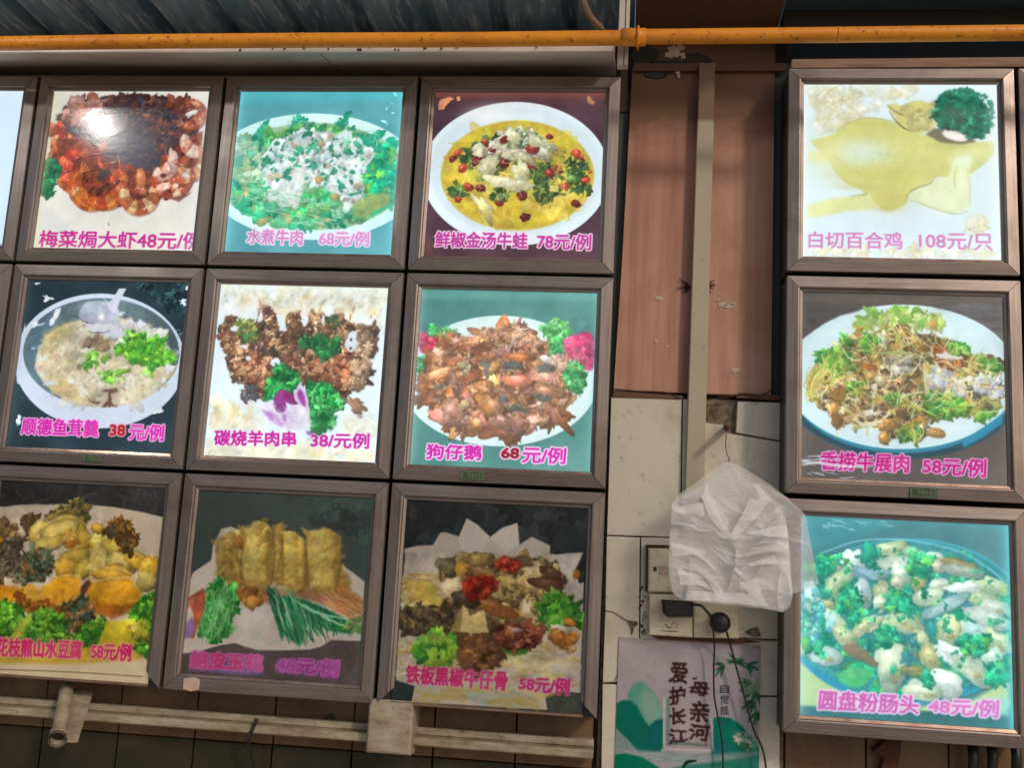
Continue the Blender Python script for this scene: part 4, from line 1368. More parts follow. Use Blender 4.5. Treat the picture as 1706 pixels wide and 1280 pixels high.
def paint_frog():
    p = newpic(2, 0, (670, 100, 3.46), 103)
    p.bg((64, 40, 52), (84, 58, 72))
    p.poly([(150, 170), (1170, 170), (1170, 215), (150, 215)], (110, 58, 54), 10, .7)
    p.ell(655, 655, 540, 415, (226, 244, 248), feather=1.5, tex=.01)
    p.ell(655, 640, 500, 370, (214, 232, 240), feather=14)
    p.glow(500, 320, 120, 60, (250, 255, 255), .9)
    p.ell(664, 665, 442, 318, (204, 178, 56), feather=5, tex=.05)
    p.ell(664, 662, 410, 290, (210, 188, 56), feather=14, tex=.08)
    Rg = ring(664, 665, 415, 290)
    p.pile(Rg, 90, (20, 60), [(214, 194, 64), (196, 170, 48), (222, 208, 104), (188, 156, 46)], hl=.1, edge=.05, shadow=.02, tex=.1, irr=.3, alpha=.5)
    p.strands(Rg, 120, (50, 160), 6, [(236, 222, 130), (240, 230, 160), (204, 168, 40)], .5, .55)
    grn = [(74, 104, 50), (54, 88, 54), (96, 128, 60), (40, 70, 44)]
    for P, n in (([(340, 540), (420, 470), (560, 440), (580, 560), (440, 600), (300, 570)], 60), ([(270, 740), (340, 720), (370, 780), (300, 800)], 26), ([(720, 640), (840, 600), (860, 760), (780, 770)], 60), ([(940, 560), (1040, 560), (1090, 760), (1040, 790), (950, 700)], 60), ([(780, 780), (900, 720), (880, 800), (800, 820)], 26), ([(520, 760), (600, 760), (600, 830), (540, 830)], 18)):
        p.leafy(P, n, (8, 24), grn)
    p.leafy([(300, 540), (640, 430), (1000, 560), (1040, 740), (760, 800), (500, 740)], 120, (7, 20), grn + [(120, 140, 70)])
    whm = [(226, 222, 184), (236, 232, 206), (212, 208, 160), (220, 216, 196)]
    p.pile([(600, 390), (720, 400), (860, 500), (840, 560), (620, 560), (560, 500)], 110, (12, 34), [(206, 212, 190), (222, 222, 190), (180, 190, 160), (236, 234, 214)], irr=.35, tex=.2)
    p.pile([(440, 490), (560, 480), (560, 540), (420, 560)], 34, (12, 30), whm, irr=.3)
    p.leafy([(580, 400), (800, 440), (860, 520), (600, 500)], 60, (6, 15), [(110, 130, 90), (84, 110, 80), (150, 160, 110)])
    red = [(126, 34, 34), (150, 46, 36), (104, 26, 34), (170, 66, 40)]
    for x_, y_, s_ in ((320, 530, 26), (430, 580, 34), (350, 620, 30), (480, 480, 24), (590, 460, 26), (750, 515, 38), (585, 590, 32), (380, 730, 30), (450, 735, 30), (690, 780, 30), (710, 905, 30), (880, 630, 40), (840, 650, 26), (935, 725, 30), (1000, 825, 30), (1000, 535, 28), (1055, 690, 26), (1030, 560, 16), (848, 440, 20), (745, 610, 30), (560, 825, 24), (290, 565, 22), (520, 520, 20), (1080, 640, 12), (320, 800, 22), (410, 775, 12), (480, 465, 16)):
        p.blob(x_, y_, s_, s_ * p.r.uniform(.65, .9), p.r.uniform(-50, 50), C(*red[p.r.integers(4)]), irr=.16, tex=.3, spec=.3, hl=.4)
    for x_, y_, a_, b_, g_ in ((495, 610, 76, 48, -60), (650, 545, 80, 36, 10), (700, 560, 70, 28, 25), (680, 640, 66, 44, 60), (600, 705, 90, 48, 8), (690, 715, 60, 32, 5), (470, 850, 34, 76, -30), (640, 440, 50, 36, 30), (770, 470, 60, 26, 25)):
        p.blob(x_, y_, a_, b_, g_, C(218, 216, 176), irr=.32, tex=.22, hl=.3, edge=.4, spec=.1)
        p.blob(x_ + 6, y_ + 10, a_ * .6, b_ * .5, g_, C(196, 190, 140), irr=.4, tex=.25, shadow=0, alpha=.5)
    p.blob(480, 860, 26, 66, -30, C(232, 222, 140), shadow=.05, edge=.1)
    p.glow(620, 715, 30, 14, (226, 220, 250), .8)
    p.poly([(850, 715), (905, 722), (900, 760), (845, 755)], (222, 204, 110), 1, 1, .1)
    p.strands([(440, 480), (900, 440), (1000, 800), (600, 900), (300, 760)], 120, (20, 60), 4, [(236, 226, 170), (216, 196, 90)], .4, .8)
    p.strands([(850, 540), (960, 520), (940, 680), (860, 640)], 60, (20, 60), 5, [(206, 196, 90), (166, 156, 50)], .4, .8)
    for P in ([(205, 260), (220, 225), (270, 210), (300, 222), (265, 250), (240, 285), (210, 285)], [(312, 215), (330, 205), (335, 225), (318, 232)], [(1065, 205), (1080, 205), (1108, 240), (1105, 262), (1075, 245)]):
        p.poly(P, (216, 150, 108), 1, 1, .3, rough=2)
    p.glow(150, 1090, 30, 70, (120, 80, 70), .6)
    p.melt(ring(664, 662, 440, 312), 3.0, 1.0, .08)
    p.veil((170, 160, 140), .08)
    p.text('鲜椒金汤牛蛙', [(196, 988), (722, 996), (718, 1086), (190, 1078)], MAG, HALO, 9, 2.6)
    p.text('78元/例', [(782, 1000), (1090, 1006), (1086, 1096), (778, 1086)], MAG, HALO, 9, 2.6)
    return p.finish(.8, 4, [('T', (170, 90, 70), .35, .05), ('B', (110, 60, 50), .3, .04)])


def paint_fish_soup():
    p = newpic(0, 1, (0, 430, 3.555), 104)
    p.bg((22, 38, 46), (40, 58, 66))
    p.leafy([(800, 140), (1110, 160), (1090, 360), (900, 230)], 120, (8, 26), [(20, 44, 48), (44, 70, 76), (14, 26, 32)], shadow=0)
    p.ell(590, 610, 505, 400, (206, 218, 236), feather=1.5, tex=.02)
    p.poly([(95, 590), (150, 380), (150, 620), (230, 820), (100, 740)], (206, 218, 236), 2)
    p.ell(600, 560, 462, 322, (70, 96, 108), feather=3, tex=.15, shade=.0)
    p.ell(600, 560, 455, 316, (96, 118, 124), feather=4, tex=.25)
    p.poly(ring(600, 560, 440, 300, 40, 120, 230), (74, 102, 116), 8, .8, .2)
    p.ell(620, 615, 405, 270, (206, 198, 172), feather=4, tex=.1)
    S = ring(620, 618, 392, 256)
    p.pile(S, 260, (14, 44), [(214, 206, 180), (200, 186, 146), (222, 216, 200), (206, 190, 160), (190, 178, 144)], irr=.4, tex=.14, hl=.1, edge=.06, shadow=.04, alpha=.6)
    p.poly([(260, 440), (420, 370), (460, 420), (300, 560), (240, 560)], (202, 178, 112), 14, .6, .2)
    p.poly([(260, 700), (420, 720), (520, 870), (420, 850), (300, 790)], (200, 168, 100), 14, .6, .2)
    p.pile([(640, 400), (840, 380), (960, 450), (840, 520), (700, 500)], 60, (14, 36), [(206, 206, 214), (196, 194, 200), (214, 214, 206)], hl=.12, edge=.12, shadow=.08)
    p.pile(S, 170, (4, 11), [(236, 232, 220), (186, 168, 130), (170, 150, 126), (226, 214, 180)], irr=.4, hl=.1, shadow=.05, alpha=.6)
    p.pile([(500, 480), (640, 470), (640, 540), (520, 560)], 24, (10, 24), [(170, 140, 110), (150, 124, 100)], irr=.4)
    gr = [(96, 178, 44), (72, 156, 38), (128, 200, 60), (58, 132, 50)]
    p.leafy([(780, 400), (810, 440), (900, 480), (1010, 560), (1030, 610), (900, 640), (760, 600), (740, 540), (680, 560), (690, 520), (760, 490)], 260, (9, 22), gr)
    p.leafy([(920, 460), (980, 470), (960, 500), (920, 490)], 10, (10, 20), gr)
    for P, n in (([(500, 580), (560, 560), (580, 640), (500, 660)], 26), ([(610, 580), (650, 580), (650, 605), (615, 605)], 6), ([(570, 680), (740, 660), (740, 730), (620, 740)], 36), ([(860, 650), (905, 650), (900, 690), (865, 690)], 8)):
        p.leafy(P, n, (9, 20), [(120, 186, 60), (84, 160, 56), (150, 206, 96)])
    p.poly([(455, 630), (482, 630), (482, 658), (455, 658)], (110, 120, 90), 1, .9)
    # brown mushroom
    for q in ([(600, 790), (700, 775), (700, 800), (660, 810), (665, 860), (700, 880), (600, 885), (640, 850), (640, 800)], [(525, 835), (600, 860), (590, 875), (530, 850)]):
        p.poly(q, (122, 86, 64), 1.5, .95, .3, rough=2)
    # spoon
    p.poly([(470, 300), (500, 270), (560, 255), (640, 262), (700, 300), (700, 350), (690, 400), (600, 400), (500, 380), (465, 345)], (176, 186, 204), 2, .95, .15, smooth=True, shade=.12)
    p.poly([(505, 385), (690, 400), (740, 440), (720, 480), (660, 470), (540, 440)], (206, 208, 222), 5, .85)
    p.poly([(630, 265), (670, 240), (705, 180), (748, 180), (715, 245), (690, 300), (690, 330), (650, 310)], (206, 214, 230), 2, 1, .03)
    p.line([(612, 236), (630, 262), (640, 300)], 7, (200, 210, 228))
    p.line([(470, 345), (490, 372), (520, 385), (556, 386)], 5, (60, 66, 78))
    p.line([(515, 428), (560, 444), (610, 446), (650, 434)], 5, (66, 70, 80))
    p.glow(598, 350, 18, 20, (255, 255, 255), 1, 2)
    p.glow(520, 300, 60, 40, (210, 220, 232), .5)
    for x_, y_, a_, b_, g_ in ((325, 345, 22, 48, 20), (280, 238, 28, 14, 30), (220, 150, 16, 6, 0), (418, 728, 12, 12, 0), (260, 595, 26, 12, 20), (1000, 650, 24, 30, 0), (970, 720, 16, 8, 0), (210, 395, 30, 10, -30), (935, 905, 34, 16, -30), (195, 535, 14, 5, 0), (715, 330, 24, 12, -20), (300, 745, 40, 12, -10), (110, 960, 14, 30, 0), (1085, 260, 26, 12, 0), (1110, 175, 10, 14, 0)):
        p.blob(x_, y_, a_, b_, g_, C(220, 230, 236), irr=.6, shadow=0, tex=.1, hl=0, edge=.1)
    p.strands([(1030, 400), (1090, 440), (1090, 640), (1020, 640)], 20, (10, 34), 4, [(150, 190, 200)], .5, .8)
    p.melt(ring(600, 560, 455, 316), 5.0, 1.5, .07)
    p.veil((120, 140, 150), .10)
    T = dict(halo=(240, 176, 226), hr=9, bold=3.2, damage=.25)
    p.text('顺德鱼茸羹', [(136, 948), (584, 962), (580, 1060), (124, 1044)], (196, 36, 156), **T)
    p.text('38', [(655, 990), (740, 992), (738, 1052), (650, 1050)], (168, 32, 44), halo=(214, 150, 160), hr=10, bold=3)
    p.text('元/例', [(770, 982), (972, 990), (966, 1084), (762, 1076)], (206, 50, 170), **T)
    return p.finish(.8, 4, [('L', (120, 150, 170), .25, .03)])


def cartouche(p, regions, col=(206, 196, 140)):
    for P, n in regions:
        p.strands(P, n, (50, 120), 12, [col, (222, 214, 172), (196, 178, 110)], .8, .35)
        p.pile(P, n * 2, (10, 34), [(232, 230, 206), (222, 214, 172), (238, 240, 228)], irr=.4, tex=.08, hl=.1, edge=.05, shadow=.04, alpha=.5)


def paint_skewers():
    p = newpic(1, 1, (320, 440, 3.555), 105)
    p.bg((226, 242, 248), (214, 234, 244))
    cartouche(p, [([(180, 120), (1150, 150), (1150, 380), (980, 330), (200, 280)], 90), ([(110, 780), (400, 900), (400, 980), (100, 960)], 40), ([(90, 1060), (1090, 1090), (1090, 1160), (90, 1130)], 60), ([(900, 900), (1090, 930), (1080, 990), (900, 980)], 16)])
    for x_ in (300, 520, 900, 1050):
        p.glow(x_, 235, 34, 60, (206, 176, 100), .3)
    for x_ in (140, 235, 340): p.glow(x_, 880, 22, 60, (214, 170, 80), .45)
    meat = [(104, 72, 50), (134, 98, 68), (84, 58, 44), (166, 128, 92), (116, 72, 56), (70, 52, 42)]
    for a in ([(385, 200), (430, 280)], [(780, 200), (750, 310)], [(945, 240), (930, 330)], [(1060, 290), (1050, 370)], [(855, 250), (845, 320)], [(600, 275), (610, 300)], [(700, 290), (715, 340)]):
        p.line(a, 9, (164, 136, 84), taper=False)
    body = [(165, 360), (230, 300), (290, 380), (390, 350), (420, 270), (470, 275), (500, 380), (540, 400), (560, 300), (620, 300), (660, 390), (700, 310), (760, 320), (790, 390), (830, 310), (860, 330), (900, 330), (940, 390), (1000, 360), (1070, 370), (1080, 500), (1020, 540), (1040, 640), (1000, 720), (940, 760), (900, 780), (820, 740), (640, 690), (600, 620), (480, 640), (430, 800), (350, 760), (290, 700), (240, 670), (210, 560), (170, 450)]
    p.poly(body, (104, 66, 46), 2, 1, .4, rough=5)
    p.pile(body, 760, (12, 36), meat, irr=.4, tex=.35, hl=.45, edge=.4, spec=.16, shadow=.5, asp=(.5, .9))
    p.pile([(690, 520), (900, 520), (960, 720), (820, 720), (680, 640)], 90, (14, 36), [(176, 112, 74), (196, 138, 98), (150, 86, 58), (120, 66, 46)], irr=.4, tex=.3, hl=.4, spec=.25)
    p.pile([(240, 560), (430, 560), (440, 740), (300, 700)], 70, (12, 30), [(160, 104, 72), (186, 134, 94), (120, 64, 50)], irr=.4, tex=.3, spec=.2)
    p.pile(body, 150, (6, 13), [(206, 170, 130), (226, 200, 160), (196, 150, 110)], irr=.4, shadow=.2)
    p.pile([(980, 360), (1080, 360), (1060, 520), (1040, 640), (1000, 760), (950, 700)], 60, (12, 30), [(170, 140, 110), (140, 112, 86), (196, 170, 140)], irr=.4, spec=.1)
    for q in ([(395, 300), (415, 280), (420, 330), (405, 345), (385, 350)], [(500, 300), (545, 300), (560, 400), (520, 395)], [(640, 330), (690, 310), (680, 370), (662, 380)], [(770, 300), (790, 310), (785, 370), (770, 350)], [(300, 290), (390, 300), (380, 345), (330, 330)], [(960, 300), (1080, 330), (1060, 362), (1000, 350), (950, 340)]):
        p.poly(q, (222, 234, 238), 2, 1, .03, rough=2)
    p.leafy([(280, 330), (350, 340), (380, 440), (330, 480), (290, 420), (240, 360)], 60, (10, 24), [(110, 120, 60), (58, 116, 62), (140, 136, 80)])
    p.leafy([(640, 440), (860, 440), (880, 500), (780, 560), (740, 520), (650, 480)], 110, (9, 24), [(30, 104, 52), (54, 134, 70), (24, 84, 48)])
    p.leafy([(790, 320), (860, 310), (850, 370)], 20, (8, 20), [(70, 96, 60), (50, 80, 50)])
    for x_, y_, a_, b_, g_ in ((944, 460, 34, 62, 0), (252, 384, 24, 18, 0), (494, 580, 26, 30, 20), (332, 560, 12, 16, 0), (310, 486, 18, 10, 0)):
        p.blob(x_, y_, a_, b_, g_, C(216, 230, 242), irr=.2, tex=.03, hl=.05, edge=.08, shadow=0)
    p.blob(940, 445, 7, 10, 0, C(60, 60, 70), shadow=0); p.blob(938, 498, 8, 8, 0, C(60, 60, 70), shadow=0)
    for x_, y_, g_ in ((960, 820, 20), (980, 850, 35)):
        p.blob(x_, y_, 60, 26, g_, C(140, 104, 80), irr=.4, tex=.3)
    p.pile([(285, 760), (370, 740), (390, 790), (300, 805)], 20, (10, 24), [(74, 76, 84), (100, 96, 96)], irr=.4)
    gg = [(20, 124, 54), (34, 150, 66), (10, 96, 44), (70, 176, 84)]
    p.leafy([(520, 610), (600, 640), (640, 700), (600, 760), (500, 790), (430, 790), (450, 720), (490, 650)], 190, (9, 22), gg, (10, 90, 44))
    p.leafy([(680, 700), (800, 720), (880, 790), (880, 850), (840, 880), (800, 970), (740, 995), (700, 930), (690, 800)], 300, (9, 24), gg + [(90, 196, 110)], (8, 96, 46))
    # orchid
    p.poly([(400, 850), (460, 815), (560, 840), (700, 850), (690, 1000), (640, 1000), (540, 960), (430, 900)], (226, 222, 240), 4, .95, .04)
    p.poly([(410, 860), (470, 880), (560, 940), (540, 950), (450, 910)], (176, 110, 196), 6, .8, .1)
    p.poly([(480, 800), (530, 750), (560, 840), (540, 880), (500, 870)], (126, 40, 116), 3, 1, .2, smooth=True)
    p.poly([(530, 745), (600, 770), (630, 830), (580, 830), (545, 800)], (132, 36, 110), 3, 1, .2, smooth=True)
    p.poly([(640, 695), (680, 770), (690, 860), (650, 850), (610, 790)], (216, 200, 230), 2, 1, .05, smooth=True)
    p.poly([(640, 740), (670, 790), (674, 850), (645, 820), (628, 780)], (160, 46, 160), 4, .95, .1, smooth=True)
    p.poly([(530, 900), (556, 890), (556, 930)], (150, 60, 170), 4, .9)
    p.glow(655, 870, 18, 26, (255, 250, 255), .9)
    p.strands([(420, 840), (600, 850), (640, 950), (520, 950)], 30, (40, 110), 4, [(206, 180, 226)], .1, .6, (20, 50))
    p.poly([(680, 1005), (740, 1000), (720, 1035), (680, 1035)], (150, 60, 180), 3, .8)
    p.melt([(160, 180), (1150, 180), (1150, 480), (1090, 900), (820, 1000), (690, 990), (440, 830), (260, 830), (120, 600)], 4.0, 1.0, .12)
    p.melt([(100, 780), (450, 900), (1100, 900), (1090, 1160), (90, 1130)], 14, 2.0, 0.06)
    p.melt([(170, 120), (1150, 150), (1150, 300), (170, 280)], 14, 2.0, 0.06)
    p.veil((190, 190, 190), .12)
    p.text('碳烧羊肉串', [(136, 984), (614, 994), (612, 1080), (130, 1074)], (190, 40, 150), (234, 200, 232), 5, 3)
    p.text('38/元例', [(706, 1000), (1050, 1006), (1046, 1094), (704, 1086)], (190, 44, 156), (236, 206, 236), 5, 3)
    return p.finish(.8, 5, [('R', (240, 252, 255), .6, .03), ('T', (236, 240, 200), .4, .03), ('B', (250, 250, 220), .5, .02)])


def paint_goose():
    p = newpic(2, 1, (650, 440, 3.2825), 106)
    p.bg((62, 122, 118), (86, 140, 134))
    p.poly([(160, 140), (1130, 150), (1130, 200), (160, 190)], (110, 180, 172), 14, .4)
    p.ell(600, 640, 535, 358, (214, 236, 238), feather=1.5, tex=.01)
    p.ell(600, 640, 500, 330, (220, 240, 242), feather=12)
    grn = [(84, 176, 96), (60, 150, 76), (128, 206, 126), (40, 120, 66)]
    p.leafy([(210, 360), (260, 345), (350, 370), (350, 410), (290, 410), (230, 390)], 80, (9, 20), grn)
    p.poly([(160, 410), (210, 395), (280, 400), (290, 450), (250, 495), (200, 495), (160, 475)], (206, 44, 76), 3, 1, .15, smooth=True)
    p.pile([(170, 410), (280, 405), (250, 490), (170, 470)], 24, (14, 34), [(214, 50, 80), (226, 80, 110), (190, 34, 66)], hl=.3)
    p.leafy([(150, 500), (210, 505), (235, 550), (190, 590), (150, 595)], 70, (9, 20), grn)
    body = [(140, 740), (180, 660), (200, 600), (250, 540), (270, 460), (380, 400), (430, 420), (520, 360), (600, 350), (690, 335), (730, 370), (800, 420), (880, 450), (960, 520), (940, 600), (1000, 740), (940, 820), (870, 905), (760, 880), (680, 930), (560, 890), (420, 860), (390, 905), (300, 880), (290, 790), (220, 760)]
    p.poly(body, (150, 96, 62), 3, 1, .3, rough=4)
    p.poly([(210, 750), (330, 820), (560, 900), (620, 900), (400, 900), (250, 810)], (206, 160, 70), 8, .6)
    meat = [(178, 112, 66), (156, 88, 50), (196, 134, 92), (170, 108, 88), (206, 150, 100), (134, 78, 54), (190, 120, 104)]
    p.pile(body, 330, (30, 80), meat, asp=(.28, .55), irr=.3, tex=.3, hl=.4, edge=.4, spec=.2, shadow=.5)
    p.pile(body, 160, (10, 30), meat + [(214, 170, 150), (120, 70, 46)], asp=(.35, .8), irr=.4, tex=.3, hl=.35, spec=.2, shadow=.35)
    for x_, y_, a_, b_, g_, c_ in ((560, 570, 60, 28, -50, (214, 160, 96)), (565, 640, 44, 24, 60, (222, 182, 110)), (710, 512, 80, 20, 4, (190, 104, 60)), (520, 710, 80, 60, 30, (168, 104, 62)), (560, 790, 100, 60, 40, (176, 116, 66)), (345, 820, 60, 80, -10, (178, 124, 104)), (430, 615, 64, 48, -20, (160, 88, 58)), (700, 640, 66, 44, 10, (184, 104, 80)), (850, 625, 70, 46, 10, (190, 128, 110)), (620, 870, 70, 44, 10, (178, 120, 100)), (850, 700, 90, 50, 0, (176, 116, 84)), (280, 590, 80, 22, -20, (200, 146, 100)), (350, 650, 20, 90, -20, (176, 120, 96)), (700, 880, 34, 60, 0, (170, 110, 96))):
        p.blob(x_, y_, a_, b_, g_, C(*c_), irr=.22, tex=.32, hl=.4, edge=.4, spec=.3)
    for x_, y_, a_, b_ in ((665, 555, 40, 30), (520, 560, 24, 40), (850, 570, 60, 24), (830, 730, 40, 24), (705, 790, 46, 26), (615, 745, 26, 34), (270, 670, 24, 16)):
        p.blob(x_, y_, a_, b_, p.r.uniform(-30, 30), C(112, 112, 104), irr=.4, tex=.2, hl=.1, shadow=.1)
    p.pile([(380, 600), (420, 470), (450, 470), (420, 600)], 10, (10, 22), [(216, 196, 150), (196, 176, 130)])
    p.blob(408, 770, 26, 32, 20, C(226, 200, 150), spec=.2)
    p.blob(850, 520, 34, 24, 20, C(226, 214, 196), spec=.3); p.blob(900, 540, 20, 16, 20, C(230, 200, 160), spec=.3)
    p.strands([(520, 360), (730, 350), (820, 450), (500, 470)], 130, (20, 70), 5, [(214, 180, 150), (160, 84, 50), (190, 130, 90), (236, 222, 206)], .3, .8)
    p.strands([(200, 600), (960, 540), (900, 860), (300, 860)], 220, (16, 46), 5, [(226, 186, 140), (206, 150, 96), (110, 62, 44), (214, 170, 160)], .4, .7)
    p.leafy([(830, 350), (900, 296), (965, 330), (970, 380), (930, 410), (900, 440), (880, 420)], 110, (9, 22), [(120, 206, 120), (84, 184, 90), (60, 150, 70), (156, 222, 150)])
    p.leafy([(880, 430), (950, 440), (930, 490), (880, 480)], 40, (9, 20), grn)
    p.poly([(950, 420), (1000, 385), (1080, 400), (1116, 440), (1110, 560), (1070, 580), (1010, 540), (960, 480)], (222, 56, 110), 3, 1, .12, smooth=True)
    p.pile([(960, 420), (1080, 400), (1110, 440), (1100, 560), (1020, 530)], 44, (16, 36), [(226, 60, 116), (240, 110, 150), (206, 36, 90), (236, 86, 130)], hl=.35, shadow=.3)
    p.leafy([(950, 550), (1030, 540), (1055, 600), (1040, 700), (980, 690), (950, 620)], 120, (9, 22), grn)
    p.pile([(890, 500), (960, 500), (960, 570), (900, 560)], 16, (10, 24), [(196, 136, 96), (214, 170, 150)])
    p.melt([(140, 340), (700, 320), (1115, 290), (1115, 600), (1050, 720), (1000, 800), (860, 915), (680, 930), (300, 900), (140, 760)], 4.0, 1.1)
    p.veil((160, 190, 185), .22)
    p.text('狗仔鹅', [(204, 986), (500, 994), (496, 1072), (196, 1064)], (196, 44, 160), (240, 206, 240), 10, 3)
    p.text('68', [(614, 1008), (704, 1010), (702, 1062), (608, 1060)], (138, 26, 52), (226, 190, 206), 12, 3.4)
    p.text('元/例', [(728, 1000), (962, 1008), (956, 1094), (722, 1086)], (200, 50, 164), (240, 206, 240), 10, 3)
    return p.finish(.8, 4, [('R', (150, 226, 226), .5, .02), ('L', (180, 236, 240), .5, .02)])


def paint_tofu():
    p = newpic(0, 2, (0, 760, 3.2), 107, True)
    p.bg((28, 30, 34), (60, 62, 68))
    p.strands([(-400, 120), (870, 160), (870, 330), (-400, 250)], 80, (30, 120), 14, [(58, 60, 64), (40, 42, 50), (78, 74, 76)], .4, .5)
    p.poly([(-420, 330), (-200, 285), (0, 268), (200, 255), (420, 256), (600, 272), (760, 300), (900, 335), (900, 1300), (-420, 1300)], (206, 188, 166), 1.5, 1, .03)
    p.poly([(-420, 960), (900, 960), (900, 1120), (-420, 1120)], (196, 160, 40), 20, .9, .1)
    p.poly([(-420, 1105), (400, 1112), (700, 1090), (900, 1060), (900, 1300), (-420, 1300)], (210, 190, 156), 8, 1, .03)
    brown = [(96, 72, 46), (120, 92, 56), (74, 60, 50), (140, 110, 66)]
    for P, n, c in (([(-300, 380), (60, 340), (120, 420), (150, 620), (60, 680), (-300, 700)], 260, brown), ([(130, 330), (200, 315), (250, 340), (200, 400), (130, 430)], 50, brown), ([(280, 290), (350, 280), (400, 255), (460, 270), (475, 330), (460, 360), (330, 330), (270, 340)], 70, [(84, 84, 56), (120, 100, 50), (150, 126, 60)])):
        p.pile(P, n, (12, 30), c, irr=.35, tex=.35, shadow=.45)
    yel = [(224, 192, 78), (214, 172, 56), (232, 206, 110), (206, 156, 40)]
    org = [(206, 136, 22), (222, 158, 36), (188, 112, 20), (230, 176, 60)]
    # squid petals and tofu blocks
    for x_, y_, a_, b_, g_, c_ in ((215, 420, 80, 66, -30, yel[2]), (370, 370, 100, 56, 15, yel[0]), (320, 400, 110, 60, -25, yel[2]), (430, 440, 80, 50, 20, yel[0]), (270, 460, 110, 34, -18, yel[2]), (380, 440, 60, 40, 40, org[3]), (540, 480, 66, 90, 15, yel[2]), (610, 480, 90, 60, 30, yel[0]), (520, 560, 60, 76, 0, yel[2]), (520, 385, 36, 26, 0, yel[1]), (640, 570, 80, 60, 20, yel[2]), (740, 560, 90, 44, 25, yel[1]), (800, 600, 60, 70, 0, org[3]), (400, 540, 80, 62, -10, yel[0]), (350, 590, 80, 50, 20, org[3]), (440, 600, 44, 60, 10, yel[0]), (600, 620, 110, 44, -5, org[3]), (780, 660, 60, 60, 10, yel[2]), (-60, 500, 90, 70, 0, org[1]), (-180, 620, 90, 70, 0, org[2])):
        p.blob(x_, y_, a_, b_, g_, C(*c_), irr=.14, tex=.14, hl=.5, edge=.75, shadow=.8, sh=(3, 6))
    p.poly([(310, 640), (420, 640), (440, 720), (400, 770), (240, 810), (170, 790), (230, 700)], org[1], 3, 1, .12, shade=.12, rough=2)
    p.poly([(470, 670), (690, 650), (750, 730), (720, 800), (640, 850), (510, 840), (455, 740)], org[1], 3, 1, .12, shade=.2, rough=2)
    p.poly([(500, 780), (640, 800), (735, 780), (690, 840), (600, 870), (510, 850)], (150, 82, 24), 6, .8, .3)
    p.poly([(0, 690), (90, 700), (110, 770), (40, 800), (-60, 780)], org[0], 3, 1, .2)
    p.poly([(110, 690), (180, 690), (230, 740), (220, 800), (150, 790), (110, 740)], org[3], 3, 1, .1)
    p.pile([(240, 640), (740, 640), (740, 800), (260, 800)], 40, (10, 34), org, hl=.15, edge=.05, shadow=.05, irr=.4, alpha=.4)
    p.pile([(160, 380), (480, 350), (700, 500), (820, 600), (520, 640), (300, 600), (160, 480)], 60, (10, 30), yel + [(240, 222, 150)], hl=.15, edge=.05, shadow=.08, irr=.4, alpha=.55, asp=(.25, .6))
    for q in ([(160, 480), (200, 400), (280, 350), (360, 320), (440, 350), (490, 420)], [(230, 500), (320, 470), (370, 410), (440, 450)], [(300, 520), (380, 490), (460, 480)], [(480, 640), (500, 540), (560, 440), (620, 420)], [(560, 600), (640, 600), (700, 630)], [(640, 470), (720, 510), (800, 580)], [(310, 640), (420, 640), (425, 720)], [(470, 670), (600, 655), (690, 652), (750, 730)]):
        p.line([(a, b + 8) for a, b in q], 14, (150, 100, 30), alpha=.45, feather=5)
        p.line(q, 12, (240, 222, 150), alpha=.6, feather=4)
    p.poly([(430, 700), (470, 650), (490, 680), (450, 740), (470, 830), (430, 760)], (70, 40, 36), 4, .9)
    p.blob(380, 470, 40, 20, -20, C(190, 120, 40), shadow=.2)
    # dark herb tufts
    tuft = [(56, 76, 56), (84, 108, 84), (40, 54, 44), (110, 120, 90), (120, 84, 50)]
    p.leafy([(110, 560), (150, 510), (250, 505), (290, 560), (230, 660), (120, 680), (95, 620)], 200, (9, 22), tuft, (46, 56, 44))
    p.leafy([(20, 440), (110, 450), (110, 560), (60, 640), (0, 600)], 110, (9, 22), [(84, 72, 60), (60, 56, 50), (110, 96, 80)])
    p.leafy([(555, 395), (620, 350), (690, 360), (720, 420), (715, 490), (660, 490), (620, 420)], 160, (10, 24), [(110, 74, 34), (150, 110, 40), (84, 58, 34), (70, 66, 50)], (96, 64, 30))
    p.leafy([(320, 810), (400, 770), (490, 790), (500, 860), (440, 930), (370, 960), (340, 880)], 200, (9, 22), [(60, 84, 70), (120, 90, 50), (90, 110, 80), (44, 56, 50), (150, 110, 60)], (70, 70, 50))
    p.pile([(100, 740), (170, 790), (300, 800), (330, 850), (140, 840)], 40, (12, 30), [(150, 84, 24), (120, 64, 24), (176, 104, 30)], irr=.3, shadow=.3)
    # broccoli
    br = [(60, 130, 34), (84, 156, 40), (36, 96, 34), (116, 176, 50)]
    for P, d in (([(-40, 800), (20, 775), (90, 800), (130, 850), (90, 940), (-40, 970)], (40, 100, 34)), ([(110, 960), (150, 870), (220, 815), (290, 820), (340, 880), (350, 990), (120, 990)], (30, 90, 34)), ([(400, 980), (470, 900), (550, 870), (560, 920), (500, 1000), (440, 1010)], (90, 130, 34)), ([(690, 860), (760, 760), (820, 720), (820, 1080), (740, 1060), (700, 940)], (84, 126, 34)), ([(-400, 800), (-250, 760), (-120, 800), (-120, 960), (-400, 960)], (40, 100, 34))):
        p.leafy(P, 240, (9, 22), br, d)
    p.poly([(60, 960), (130, 870), (200, 830), (150, 880), (120, 970)], (206, 196, 60), 6, .7)
    p.poly([(520, 1010), (570, 880), (690, 880), (715, 930), (720, 1020)], (206, 184, 44), 3, 1, .08, shade=.1)
    p.leafy([(690, 880), (780, 880), (780, 960), (700, 960)], 50, (10, 24), [(186, 180, 50), (150, 160, 44), (206, 190, 70)])
